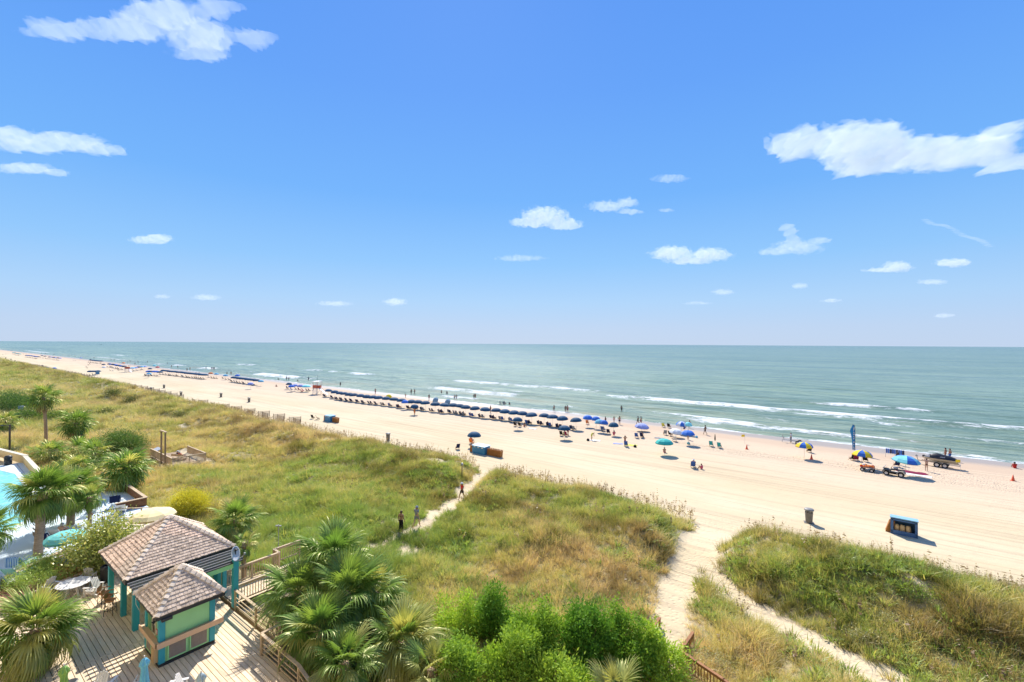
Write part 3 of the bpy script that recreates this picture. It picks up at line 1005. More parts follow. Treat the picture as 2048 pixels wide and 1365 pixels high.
def railing(name, pts, z, label, balusters=False, mt=RAILW, h=1.0, group=None, wires=0, pend=(True, True), spacing=2.0):
    "cap rail on posts, with upright balusters or long low rails between them"
    p0 = Vector((pts[0][0], pts[0][1], z))
    t_ = thing(name, label, 'railing', p0, 0, group)
    L = [Vector((p[0], p[1], p[2] if len(p) > 2 else z)) - p0 for p in pts]
    upv = Vector((0, 0, 1))
    bm_ = None
    for a, b in zip(L[:-1], L[1:]):
        d = b - a; ln = d.length; dn = d.normalized()
        ob('cap_rail', MB().bar(a + upv * h - dn * .03, b + upv * h + dn * .03, .15, .045).mesh('cap_rail', mt, bevel=.006), t_)
        k = max(1, round(ln / spacing))
        for i in range(k + 1):
            if i == 0 and a is not L[0]:
                continue
            q = a + d * (i / k)
            ob('post', MB().box((0, 0, (h - .03) / 2 - .1), (.1, .1, h + .17)).mesh('post', mt), t_, q)
        if balusters:
            ob('lower_rail', MB().bar(a + upv * .12, b + upv * .12, .04, .08).mesh('lower_rail', mt), t_)
            ob('upper_rail', MB().bar(a + upv * (h - .1), b + upv * (h - .1), .04, .08).mesh('upper_rail', mt), t_)
            bme = MB().box((0, 0, 0), (.035, .035, h - .2)).mesh('baluster', mt)
            n_ = int(ln / .15)
            for i in range(1, n_):
                q = a + d * (i / n_)
                if min((i / n_ * k) % 1, 1 - (i / n_ * k) % 1) * ln / k > .07:
                    ob('baluster', bme, t_, q + upv * (h / 2 + .01))
        for w_ in range(wires):
            zz = .14 + w_ * (h - .3) / max(1, wires)
            ob('long_rail', MB().bar(a + upv * zz, b + upv * zz, .03, .07 if w_ == 0 else .05).mesh('long_rail', mt), t_)
    return t_


railing('deck_railing', [(-28.0, 11.05), (-22.85, 11.05), (-22.85, 10.2)], DZ, 'weathered timber deck railing with long low rails from the teal post to the corner jog', mt=RAILW, wires=3, spacing=2.5)
railing('deck_railing', [(-22.75, 10.18), (-19.3, 10.18), (-17.3, 10.05, DZ - .35)], DZ, 'timber railing at the front corner of the deck beside the palm thicket', mt=RAILW, wires=3, spacing=1.7)
# walkway from the deck to the dune
wk = ob('boardwalk', MB().box((-29.6, 13.8, DZ - .25), (2.3, 5.2, .12)).mesh('boardwalk', PLANKW), kind='structure')
bme = MB().box((0, 0, 0), (2.36, .14, .036)).mesh('walk_board', DECKW)
for i in range(34):
    ob('walk_board', bme, wk, (-29.62, 11.28 + i * .152, DZ - .02))
railing('walkway_railing', [(-30.75, 11.4), (-30.75, 14.8), (-31.5, 14.8), (-31.5, 16.6)], DZ, 'far timber railing of the boardwalk with upright balusters and a stepped corner', True, spacing=1.8)
railing('walkway_railing', [(-28.45, 11.25), (-28.45, 15.9)], DZ, 'near timber railing of the boardwalk, its end lost in the palm fronds', True, spacing=2.0)


# ---------------- shingled hip roofs
def hip_roof(parent, cx, cy_, hx, hy, z0, z1, rows, sw, thick=.03, vis=('front', 'left', 'right', 'back'), maxparts=300):
    "square hip roof of single shingles laid in courses, with capped hips; the nearest shingles are objects of their own"
    rf = ob('roof', MB().add([(-hx, -hy, z0), (hx, -hy, z0), (hx, hy, z0), (-hx, hy, z0), (0, 0, z1), (-hx, -hy, z0 - .05), (hx, -hy, z0 - .05), (hx, hy, z0 - .05), (-hx, hy, z0 - .05)],
                                   [(0, 1, 4), (1, 2, 4), (2, 3, 4), (3, 0, 4), (0, 5, 6, 1), (1, 6, 7, 2), (2, 7, 8, 3), (3, 8, 5, 0), (8, 7, 6, 5)]).mesh('roof', DARKW), parent, (cx, cy_, 0))
    apex = Vector((0, 0, z1))
    corners = [Vector((-hx, -hy, z0)), Vector((hx, -hy, z0)), Vector((hx, hy, z0)), Vector((-hx, hy, z0))]
    allsh = []
    r = random.Random(5)
    for side in range(4):
        a, b = corners[side], corners[(side + 1) % 4]
        mid = (a + b) / 2
        e = (b - a).normalized(); W0 = (b - a).length
        up_ = (apex - mid); S = up_.length; up_.normalize()
        nrm = e.cross(up_)
        for k in range(rows):
            s0 = k / rows; s1 = (k + 1.28) / rows
            w = W0 * (1 - s0)
            x = -w / 2 + r.uniform(0, sw * .3)
            while x < w / 2 - .02:
                ww = sw * r.uniform(.7, 1.25)
                x1 = min(x + ww, w / 2)
                if x1 - x > .03:
                    lim = W0 / 2 * (1 - s1)
                    xa, xb = x + .005, x1 - .005
                    ta, tb = max(-lim, min(lim, xa)), max(-lim, min(lim, xb))
                    y0 = s0 * S - r.uniform(0, .025); y1 = min(s1, .995) * S
                    h0 = thick * r.uniform(.9, 1.5)
                    pts = [mid + e * xa + up_ * y0 + nrm * .004, mid + e * xb + up_ * y0 + nrm * .004, mid + e * tb + up_ * y1, mid + e * ta + up_ * y1]
                    top = [pts[0] + nrm * h0, pts[1] + nrm * h0, pts[2] + nrm * .008, pts[3] + nrm * .008]
                    c = sum(top, Vector()) / 4
                    allsh.append((c, pts, top))
                x = x1
    wc = Vector((cx, cy_, 0)) + parent.matrix_world.translation
    pl = parent.location
    order = sorted(allsh, key=lambda q: (q[0] + Vector((cx, cy_, 0)) + pl - CAMP).length)
    # the sides turned to the camera first
    order = [q for q in order if q[0].y < 0 and abs(q[0].y) / hy >= abs(q[0].x) / hx or (q[0].x > 0 and abs(q[0].x) / hx > abs(q[0].y) / hy)] + \
            [q for q in order if not (q[0].y < 0 and abs(q[0].y) / hy >= abs(q[0].x) / hx or (q[0].x > 0 and abs(q[0].x) / hx > abs(q[0].y) / hy))]
    rest = MB()
    FS = [(3, 2, 1, 0), (4, 5, 6, 7), (0, 1, 5, 4), (1, 2, 6, 5), (2, 3, 7, 6), (3, 0, 4, 7)]
    for i, (c, pts, top) in enumerate(order):
        if i < maxparts:
            ob('shingle', MB().add([p - c for p in pts + top], FS).mesh('shingle', SHING), rf, c)
        else:
            rest.add(pts + top, FS)
    if rest.v:
        t = ob('shingle_field', rest.mesh('shingle_field', SHINGF), rf, kind='stuff')
    # hip caps
    for i, cnr in enumerate(corners):
        d = apex - cnr; L = d.length; d.normalize()
        n = int(L / .27)
        n1 = corners[(i + 1) % 4] - cnr; n0 = corners[i - 1] - cnr
        u1 = (n1.normalized() - d * n1.normalized().dot(d)).normalized(); u0 = (n0.normalized() - d * n0.normalized().dot(d)).normalized()
        dn = Vector((0, 0, 1)) - d * d.z; dn.normalize()
        for k in range(n):
            p = cnr + d * (L * k / n); q = cnr + d * (L * min(1.0, (k + 1.25) / n))
            for u in (u1, u0):
                v4 = [p + dn * .125, p + dn * .10 + u * .16, q + dn * .045 + u * .16, q + dn * .055]
                lo = [v - dn * .045 for v in v4]
                ob('hip_cap', MB().add(lo + v4, FS).mesh('hip_cap', CAPW), rf)
    return rf


tt = NT('shingle_field')
pq = tt.obj((4, 4, 4)); vv_ = tt.n('ShaderNodeTexVoronoi', {'Vector': pq, 'Scale': 1.4})
kk = tt.math('ADD', tt.math('MULTIPLY', tt.n('ShaderNodeSeparateColor', {0: vv_.outputs['Color']}).outputs[0], .6), .7)
SHINGF = tt.surf(tt.pbr(tt.mix(1, tt.mix(tt.noise(pq, 2, 5), (.85, .63, .47), (.56, .40, .29)), tt.n('ShaderNodeCombineColor', {0: kk, 1: kk, 2: kk}).outputs[0], 'MULTIPLY'), .85, Specular_IOR_Level=.2))

# ---------------- the bar pavilion
PX, PY = -32.65, 9.22
pav = thing('bar_pavilion', 'open bar pavilion with a big shingled hip roof and teal posts', 'pavilion', (PX, PY, DZ))


def L(x, y, z=0):
    return (x - PX, y - PY, z)


hip_roof(pav, 0, 0, 2.62, 2.6, 2.68, 4.65, 18, .17)
fa = MB()
for s in (-1, 1):
    fa.box((0, s * 2.56, 2.52), (5.2, .06, .2)).box((s * 2.56, 0, 2.52), (.06, 5.06, .2))
ob('gutter', fa.mesh('gutter', DARK), pav)
be = MB()
for s in (-1, 1):
    be.box((0, s * 2.2, 2.36), (4.6, .12, .24)).box((s * 2.24, 0, 2.36), (.12, 4.3, .24))
ob('roof_beam', be.mesh('roof_beam', LIME), pav)
pm = MB().box((0, 0, 1.2), (.24, .24, 2.4)).mesh('post', TEAL, bevel=.012)
for x, y in ((-34.9, 7.05), (-32.0, 7.0), (-34.9, 11.35), (-31.15, 11.35)):
    ob('post', pm, pav, L(x, y))
# bar counter and back bar under the roof
ob('bar_counter', MB().box(L(-33.3, 8.0, 1.05), (2.9, .55, .06)).box(L(-31.3, 9.6, 1.05), (.55, 2.9, .06)).mesh('bar_counter', TAN), pav)
cb = MB()
for i in range(19):
    cb.box(L(-34.6 + i * .15, 8.0, .51), (.14, .12, 1.02))
for i in range(19):
    cb.box(L(-31.3, 8.3 + i * .15, .51), (.12, .14, 1.02))
ob('bar_front', cb.mesh('bar_front', LIME), pav)
ob('back_wall', MB().box(L(-33.0, 11.2, 1.1), (3.4, .1, 2.2)).mesh('back_wall', TEAL), pav)
sh = MB()
for z in (.9, 1.3, 1.7):
    sh.box(L(-33.0, 11.0, z), (3.2, .3, .04))
ob('bar_shelf', sh.mesh('bar_shelf', PLANKW), pav)
br = random.Random(3)
BOT = [mat('bottle_green', (.03, .12, .04), .15), mat('bottle_amber', (.25, .11, .02), .15), mat('bottle_clear', (.5, .55, .55), .15)]
bme = MB().lathe([(0, 0), (.04, 0), (.04, .18), (.015, .23), (.015, .3), (0, .3)], 8).mesh('bottle', BOT[0], True)
for z in (.92, 1.32, 1.72):
    for i in range(9):
        b = ob('bottle', bme, None, (-34.4 + i * .33 + br.uniform(-.05, .05), 11.0, DZ + z), mat=BOT[br.randrange(3)])
        tag(b, 'bottle, %s from the left on the %s shelf of the back bar' % (ORD[i], {.92: 'lowest', 1.32: 'middle', 1.72: 'top'}[z]), 'bottle', 'bottles on the back bar')

# ---------------- pergola between pavilion and kiosk
per = thing('pergola', 'flat pergola of dark slats on teal posts linking the pavilion and the kiosk', 'pergola', (-29.9, 7.05, DZ))


def PL(x, y, z=0):
    return (x + 29.9, y - 7.05, z)


ob('post', MB().box((0, 0, 1.2), (.27, .27, 2.4)).mesh('post', TEAL, bevel=.012), per, PL(-29.93, 7.05))
ob('post', MB().box((0, 0, 1.35), (.27, .27, 2.7)).mesh('post', TEAL, bevel=.012), per, PL(-28.17, 11.1))
ob('post', MB().box((0, 0, 1.2), (.2, .2, 2.4)).mesh('post', TEAL, bevel=.012), per, PL(-30.2, 11.3))
ob('post_board', MB().box((0, 0, 0), (.03, .2, 1.5)).mesh('post_board', CREAM), per, PL(-30.085, 7.0, 1.45))
ob('beam', MB().box((0, 0, 0), (.14, 3.6, .26)).mesh('beam', LIME), per, PL(-28.17, 9.55, 2.36))
ob('beam_cap', MB().box((0, 0, 0), (.2, 3.8, .05)).mesh('beam_cap', DARK), per, PL(-28.17, 9.55, 2.52))
ob('beam', MB().box((0, 0, 0), (.14, 4.7, .24)).mesh('beam', LIME), per, PL(-29.95, 9.2, 2.34))
ob('cross_beam', MB().box((0, 0, 0), (3.0, .1, .2)).mesh('cross_beam', LIME), per, PL(-28.9, 7.0, 2.32))
ob('cross_beam', MB().box((0, 0, 0), (2.2, .1, .2)).mesh('cross_beam', LIME), per, PL(-29.2, 11.3, 2.32))
smesh = MB().box((0, 0, 0), (.06, 4.9, .14)).mesh('slat', mat('slat_grey', (.16, .16, .17), .6))
for i in range(5):
    ob('slat', smesh, per, PL(-29.72 + i * .36, 9.1, 2.55))
ob('wire', MB().tube([PL(-28.5, 6.7, 2.5), PL(-28.0, 6.6, 2.2), PL(-27.7, 6.75, 1.75), PL(-27.6, 6.9, 1.95)], .012, 5).mesh('wire', WHITE), per)
# satellite dish on the pergola's corner post
di = thing('satellite_dish', 'pale grey satellite dish on the pergola corner post', 'dish', (-28.17, 11.1, DZ + 2.7))
ob('mast', MB().tube([(0, 0, 0), (0, 0, .55)], .035, 8).box((0, 0, .56), (.5, .1, .05)).box((-.12, .02, .35), (.12, .12, .5)).mesh('mast', DARK), di)
M_ = Vector((.72, .62, .25)).normalized().to_track_quat('Z', 'Y').to_matrix()
ob('reflector', MB().lathe([(0, 0), (.2, .02), (.34, .06), (.41, .095), (.415, .11), (.34, .075), (.2, .035), (0, .015)], 24, M=M_).mesh('reflector', LGREY, True), di, (.06, -.1, .3))
ob('feed_arm', MB().tube([M_ @ Vector((0, -.42, .1)), M_ @ Vector((0, -.15, .55))], .018, 6).box(M_ @ Vector((0, -.13, .58)), (.08, .08, .12)).mesh('feed_arm', GREYM), di, (.06, -.1, .3))

# ---------------- kiosk
KX, KY = -26.66, 8.03
ki = thing('kiosk', 'small lime green kiosk with teal corner posts and a shingled pyramid roof', 'kiosk', (KX, KY, DZ))
hx, hy, HT = 1.05, 1.12, 2.6
hip_roof(ki, 0, 0, 1.62, 1.42, 2.62, 3.98, 11, .17)
fa = MB()
for s in (-1, 1):
    fa.box((0, s * 1.38, 2.50), (3.16, .05, .16)).box((s * 1.58, 0, 2.50), (.05, 2.7, .16))
ob('gutter', fa.mesh('gutter', DARK), ki)
ob('wall', MB().box((0, 0, 1.32), (2 * hx - .08, 2 * hy - .08, 2.44)).mesh('wall', LIME), ki)
ob('base_board', MB().box((0, 0, .06), (2 * hx + .06, 2 * hy + .06, .12)).mesh('base_board', DARK), ki)
pm = MB().box((0, 0, 1.3), (.24, .24, 2.38)).mesh('corner_post', TEAL, bevel=.01)
for sx_ in (-1, 1):
    for sy in (-1, 1):
        ob('corner_post', pm, ki, (sx_ * (hx - .09), sy * (hy - .09), .02))
# counter ledge round the front
cz = 1.12
ob('counter_ledge', MB().box((hx + .07, .1, cz), (.2, 2 * hy + .42, .05)).box((-.1, -hy - .07, cz), (2 * hx + .14, .2, .05))
   .box((hx + .185, .1, cz - .06), (.03, 2 * hy + .5, .25)).box((-.1, -hy - .185, cz - .06), (2 * hx + .34, .03, .25)).mesh('counter_ledge', TAN), ki)
# louvred lower panels, each with a green frame
for (cx_, w_, side) in ((-.42, .78, 'f'), (.46, .78, 'f'), (-.42, .74, 'l'), (.36, .66, 'l')):
    fr = MB(); lv = MB()
    h0, h1 = .2, 1.0
    fr.box((0, 0, h0), (w_, .05, .06)).box((0, 0, h1), (w_, .05, .06)).box((-w_ / 2 + .025, 0, .6), (.05, .05, .76)).box((w_ / 2 - .025, 0, .6), (.05, .05, .76))
    for i in range(14):
        lv.box((-w_ / 2 + .08 + i * (w_ - .16) / 13, -.006, .6), (.034, .03, .74), .5)
    rz = math.pi / 2 if side == 'f' else 0
    loc = (hx + .012, cx_, 0) if side == 'f' else (cx_, -hy - .012, 0)
    pn = ob('panel_frame', fr.mesh('panel_frame', LIME), ki, loc, (0, 0, rz))
    ob('louvre', lv.mesh('louvre', GREYS), pn)
# window and service hatch
wn = ob('window', MB().box((-.24, 0, 1.72), (.06, .06, .98)).box((.24, 0, 1.72), (.06, .06, .98)).box((0, 0, 2.2), (.42, .06, .06)).box((0, 0, 1.25), (.42, .06, .06)).box((0, 0, 1.72), (.42, .05, .05)).mesh('window', CREAM), ki, (.24, -hy + .01, 0))
ob('pane', MB().box((0, 0, 1.72), (.44, .02, .92)).mesh('pane', GLASSD), wn)
ob('shutter', MB().box((0, 0, 1.72), (.4, .04, 1.0)).mesh('shutter', mat('dim_green', (.13, .28, .13), .6)), ki, (-.42, -hy + .015, 0))
ob('hatch_line', MB().box((0, 0, 2.3), (.02, 1.9, .04)).box((0, 0, 1.2), (.02, 1.9, .03)).mesh('hatch_line', mat('pale_lime', (.3, .56, .3), .6)), ki, (hx + .0, 0, 0))
ob('flood_lamp', MB().box((0, 0, 0), (.14, .42, .15)).mesh('flood_lamp', DARK, bevel=.02), ki, (1.6, -1.0, 2.38))
ob('spot_lamp', MB().lathe([(0, 0), (.05, 0), (.08, .12), (0, .12)], 8, M=Matrix.Rotation(2, 3, 'X')).box((0, .05, .05), (.04, .1, .04)).mesh('spot_lamp', BLACK), ki, (1.25, -1.34, 2.3))
sg = ob('hydrant_sign', MB().box((0, 0, 0), (.2, .02, .24)).mesh('hydrant_sign', mat('sign_red', (.55, .05, .03), .4)), ki, (.78, -hy - .03, 1.55))
ob('sign_mark', MB().box((-.02, -.013, .0), (.06, .008, .15)).box((.03, -.013, .04), (.05, .008, .035)).box((.0, -.013, -.055), (.1, .008, .03)).mesh('sign_mark', WHITE), sg)
ob('meter_box', MB().box((0, 0, 0), (.36, .16, .66)).box((0, -.085, 0), (.3, .012, .58)).mesh('meter_box', mat('box_tan', (.62, .40, .2), .6)), ki, (.78, -hy - .11, .55))

# ---------------- deck furniture
def adirondack():
    t_ = thing('deck_chair', '', 'chair')
    s = MB()
    for i in range(5):
        s.box((0, -.22 + i * .1, .36 - i * .025), (.5, .085, .022), M=None)
    ob('seat', s.mesh('seat', WHITE), t_)
    b = MB()
    for i in range(5):
        x = -.2 + i * .1; hh = .78 - .05 * abs(i - 2)
        M_ = Matrix.Rotation(.38, 3, 'X')
        b.box(Vector((x, .26, .3)) + M_ @ Vector((0, 0, hh / 2)), (.088, .02, hh), M=M_)
    ob('backrest', b.mesh('backrest', WHITE, bevel=.006), t_)
    for sx_ in (-1, 1):
        ob('armrest', MB().box((sx_ * .32, 0, .55), (.12, .68, .022)).mesh('armrest', WHITE), t_)
        ob('front_leg', MB().box((sx_ * .29, -.3, .27), (.03, .1, .54)).mesh('front_leg', WHITE), t_)
        ob('rear_leg', MB().bar((sx_ * .27, -.3, .34), (sx_ * .27, .5, .02), .03, .1).bar((sx_ * .3, .28, 0), (sx_ * .3, .28, .54), .03, .06).mesh('rear_leg', WHITE), t_)
    return t_


def copytree(o, parent=None, loc=None, rz=None, label=None, group=None, mats=None, sc=None):
    "a thing and its parts; mats: part name -> material"
    c = o.copy(); COL.objects.link(c)
    if parent:
        c.parent = parent
    if loc is not None:
        c.location = loc
    if rz is not None:
        c.rotation_euler = (0, 0, rz)
    if sc is not None:
        c.scale = (sc, sc, sc)
    if label:
        c['label'] = label
    if group:
        c['group'] = group
    if mats and c.type == 'MESH' and c.name.split('.')[0] in mats:
        c.material_slots[0].link = 'OBJECT'; c.material_slots[0].material = mats[c.name.split('.')[0]]
    for ch in list(KIDS.get(o.name, o.children)):
        copytree(ch, c, mats=mats)
    return c


KIDS = {}


def kids(o):
    KIDS[o.name] = list(o.children)
    for c in o.children:
        kids(c)


ad = adirondack(); kids(ad)
g_ad = 'white slatted chairs on the deck'
ad.location = (-37.95, 6.55, DZ); ad.rotation_euler = (0, 0, .9); ad['label'] = 'white slatted chair behind the white table, next to the black bin'; ad['group'] = g_ad
copytree(ad, None, (-36.05, 6.5, DZ), -.85, 'white slatted chair at the bin side of the white table, its back to the pavilion', g_ad)
copytree(ad, None, (-38.1, 5.0, DZ), 2.03, 'white slatted chair half hidden by palm fronds left of the white table', g_ad)
for (px, py, rz, lb) in ((207, 1345, -2.4, 'white slatted chair at the bottom of the photo between the green and blue folded umbrellas'),
                         (272, 1356, 2.6, 'white slatted chair standing right behind the blue folded umbrella'),
                         (353, 1352, -.6, 'white slatted chair at the bottom edge between the blue and grey folded umbrellas'),
                         (430, 1366, .4, 'white slatted chair just showing at the bottom edge right of the grey folded umbrella')):
    p = pxl(px, py, DZ + .95)
    copytree(ad, None, (p.x, p.y, DZ), rz, lb, g_ad)
tb = thing('patio_table', 'round white patio table beside the pavilion', 'table', (-36.9, 5.75, DZ))
ob('table_top', MB().lathe([(0, .70), (.78, .70), (.8, .715), (.78, .735), (0, .735)], 28).mesh('table_top', WHITE), tb)
for i in range(4):
    a = .4 + i * math.pi / 2
    ob('leg', MB().bar((.2 * math.cos(a), .2 * math.sin(a), .7), (.42 * math.cos(a), .42 * math.sin(a), 0), .07, .07).mesh('leg', WHITE), tb)
ob('brace', MB().box((0, 0, .35), (.55, .06, .05), .4).box((0, 0, .36), (.06, .55, .05), .4).mesh('brace', WHITE), tb)
# bin
bn = thing('litter_bin', 'tall black litter bin with a domed rim beside the pavilion', 'bin', (-37.3, 7.3, DZ))
ob('barrel', MB().lathe([(0, .02), (.24, .02), (.27, .1), (.29, .75), (.28, .78), (0, .78)], 20).mesh('barrel', BLACK, True), bn)
ob('hood', MB().lathe([(.3, .76), (.31, .82), (.29, .98), (.2, 1.05), (.19, .98), (.24, .8)], 20).mesh('hood', BLACK, True), bn)
# stools
st = thing('bar_stool', '', 'bar stool', group='wooden bar stools at the pavilion')
ob('seat', MB().box((0, 0, .76), (.42, .4, .05)).mesh('seat', ORANGEW, bevel=.012), st)
ob('backrest', MB().box((0, .2, 1.02), (.42, .03, .3)).box((0, .21, .86), (.06, .03, .2)).mesh('backrest', ORANGEW, bevel=.01), st)
for sx_ in (-1, 1):
    ob('armrest', MB().box((sx_ * .23, -.02, .98), (.05, .4, .03)).mesh('armrest', ORANGEW), st)
    for sy in (-1, 1):
        ob('leg', MB().tube([(sx_ * .17, sy * .16, .75), (sx_ * .22, sy * .21, 0)], .016, 6).mesh('leg', BLACK), st)
ob('foot_ring', MB().box((0, -.19, .28), (.4, .02, .02)).box((0, .19, .28), (.4, .02, .02)).box((-.2, 0, .28), (.02, .4, .02)).box((.2, 0, .28), (.02, .4, .02)).mesh('foot_ring', BLACK), st)
kids(st)
st.location = (-34.0, 6.55, DZ); st.rotation_euler = (0, 0, 2.5)
st['label'] = 'wooden bar stool nearest the black bin'
copytree(st, None, (-33.4, 6.6, DZ), 2.6, 'middle one of the wooden bar stools in front of the teal post')
copytree(st, None, (-32.75, 6.6, DZ), 2.55, 'wooden bar stool closest to the kiosk, right beside the teal post')


# closed umbrellas
def closed_umbrella(px, py, col, label):
    p = pxl(px, py, DZ + 2.35)
    t_ = thing('folded_umbrella', label, 'umbrella', (p.x, p.y, DZ), random.uniform(0, 1), 'folded patio umbrellas on the deck')
    m_ = mat('canvas_' + label.split()[0], col, .8, .12, 8, .3)
    v = []; n = 16
    prof = [(.03, 2.33), (.09, 2.27), (.155, 2.1), (.11, 2.02), (.09, 1.9), (.12, 1.5), (.15, 1.15), (.16, .95)]
    b = MB()
    o = 0
    for r_, z in prof:
        for k in range(n):
            rr = r_ * (1 + (.28 if k % 2 else -.22) * (1 if z < 2.25 else .3))
            a = 2 * math.pi * k / n + .15 * z
            b.v.append((rr * math.cos(a), rr * math.sin(a), z + (.05 if k % 2 and z < 1 else 0)))
    for i in range(len(prof) - 1):
        for k in range(n):
            k2 = (k + 1) % n
            b.f.append((i * n + k, i * n + k2, (i + 1) * n + k2, (i + 1) * n + k))
    ob('canopy', b.mesh('canopy', m_), t_)
    ob('pole', MB().tube([(0, 0, .3), (0, 0, 2.42)], .022, 8).mesh('pole', WHITE), t_)
    ob('tie', MB().lathe([(.13, 1.35), (.145, 1.37), (.13, 1.41)], 12).mesh('tie', m_), t_)
    ob('base', MB().lathe([(0, 0), (.25, 0), (.25, .05), (.06, .09), (.04, .3), (0, .3)], 16).mesh('base', DARK), t_)


closed_umbrella(128, 1331, (.24, .42, .10), 'lime green folded umbrella at the bottom left of the deck')
closed_umbrella(289, 1315, (.16, .46, .60), 'sky blue folded umbrella standing on the deck below the kiosk')
closed_umbrella(402, 1345, (.42, .50, .50), 'pale grey folded umbrella at the bottom edge right of the kiosk')
bk = thing('deck_lounger', 'dark folded seat back showing at the bottom edge beside the green folded umbrella', 'chair', (pxl(141, 1364, DZ + .7).x, pxl(141, 1364, DZ + .7).y, DZ))
ob('backrest', MB().lathe([(0, .62), (.22, .64), (.25, .68), (.2, .7), (0, .69)], 16).mesh('backrest', DARK), bk)
ob('leg', MB().tube([(0, 0, 0), (0, 0, .63)], .04, 8).lathe([(0, 0), (.2, 0), (.2, .03), (0, .05)], 12).mesh('leg', DARK), bk)
# ------------------------------------------------------------------ pool court
POOLD = mat('pool_deck', (.55, .64, .70), .85, .06, .8, .2)
t = NT('beige_stucco')
BEIGE = t.surf(t.pbr(t.mix(t.remap(t.noise(t.pos(), .8, 5), .35, .7), (.80, .54, .25), (.70, .46, .21)), .85, t.bump(t.noise(t.pos(), 30, 3), .3, .01)))
ob('pool_deck', MB().prism([(-96, -14), (-41.3, -14), (-41.3, 2.9), (-44.4, 6.9), (-48.4, 9.0), (-50.2, 13.0), (-59.5, 13.0), (-62.5, 8.3), (-82.6, 8.3), (-82.6, 6.2), (-96, 5.2)], .7, 1.4).mesh('pool_deck', POOLD), kind='structure')
pool = [(-80.5, -13), (-80.2, 5.0), (-79.5, 6.0), (-76, 6.9), (-60, 6.9), (-57, 6.3), (-54.3, 4.9), (-52.6, 3.2), (-51.5, 1.0), (-51.2, -13)]
n = len(pool)
cop = MB()
cx_, cy_ = -66, -4
outp = [(cx_ + (x - cx_) * 1.025, cy_ + (y - cy_) * 1.045) for x, y in pool]
for i in range(n - 1):
    a, b, c, d = pool[i], pool[i + 1], outp[i + 1], outp[i]
    cop.add([(*a, 1.44), (*b, 1.44), (*c, 1.44), (*d, 1.44), (*a, 1.35), (*b, 1.35), (*c, 1.35), (*d, 1.35)], [(0, 1, 2, 3), (0, 4, 5, 1), (2, 6, 7, 3)])
ob('pool_coping', cop.mesh('pool_coping', mat('coping', (.62, .68, .72), .7)), kind='structure')
t = NT('pool_water')
P = t.pos()
v1 = t.n('ShaderNodeTexVoronoi', {'Vector': t.n('ShaderNodeMix', {0: .25, 6: P, 7: t.n('ShaderNodeTexNoise', {'Vector': P, 'Scale': 1.2}).outputs[1]}, data_type='RGBA').outputs[2], 'Scale': 1.6}, feature='DISTANCE_TO_EDGE')
caus = t.remap(v1.outputs[0], .10, 0)
c = t.mix(t.math('MULTIPLY', caus, .45), (.20, .62, .66), (.52, .80, .80))
POOLW = t.surf(t.pbr(c, .06, t.bump(t.noise(P, 3, 3), .15, .05), Specular_IOR_Level=.3))
ob('pool_water', MB().prism(pool, 1.0, 1.415).mesh('pool_water', POOLW), kind='structure')
jl = MB()
for x in (-76.5, -71, -66):
    jl.box((x, 7.6, 1.401), (.03, 1.3, .006))
jl.box((-72, 7.6, 1.4015), (20, .03, .006))
ob('deck_joint', jl.mesh('deck_joint', DARKW), kind='structure')
w = thing('pool_wall', 'low beige stucco wall with a pale cap wrapping the far corner of the pool', 'wall', (-82.5, 8.2, 1.4))
ob('wall', MB().box((-5.5, -1.2, .45), (13, .28, .95), .21).box((7.2, .05, .40), (14.6, .26, 1.0)).mesh('wall', BEIGE), w)
ob('wall_cap', MB().box((7.2, .05, .93), (14.8, .4, .06)).box((-5.5, -1.2, .955), (13.1, .42, .06), .21).mesh('wall_cap', mat('wall_cap', (.70, .62, .48), .7)), w)
b2 = thing('pool_bin', 'dark round topped bin in the corner of the beige pool wall', 'bin', (-82.4, 6.9, 1.4))
ob('barrel', MB().lathe([(0, 0), (.34, 0), (.36, .8), (0, .8)], 14).mesh('barrel', DARK, True), b2)
ob('lid', MB().lathe([(.38, .78), (.36, .95), (.26, 1.1), (0, 1.16)], 14).mesh('lid', DARK, True), b2)
lp = thing('lamp_post', 'tall dark lamp post with a short arm behind the beige pool wall', 'lamp post', (*gnd(19, 906).xy, 1.0))
ob('pole', MB().tube([(0, 0, 0), (0, 0, 3.9)], .11, 8).mesh('pole', mat('pole_brown', (.07, .06, .05), .7)), lp)
ob('arm', MB().tube([(0, 0, 3.8), (-.7, -.5, 3.75)], .04, 6).mesh('arm', DARK), lp)
ob('lamp_head', MB().box((-.85, -.6, 3.72), (.4, .24, .1), .6).mesh('lamp_head', DARK), lp)
ub = thing('utility_box', 'grey blue utility box standing in the grass before the dark bushes', 'utility box', gnd(42, 826))
ob('body', MB().box((0, 0, .75), (.75, .6, 1.3), .5).mesh('body', mat('box_blue', (.20, .27, .32), .6), bevel=.03), ub)
ob('lid', MB().box((0, 0, 1.43), (.85, .7, .08), .5).mesh('lid', mat('box_blue', (.2, .27, .32)), bevel=.02), ub)

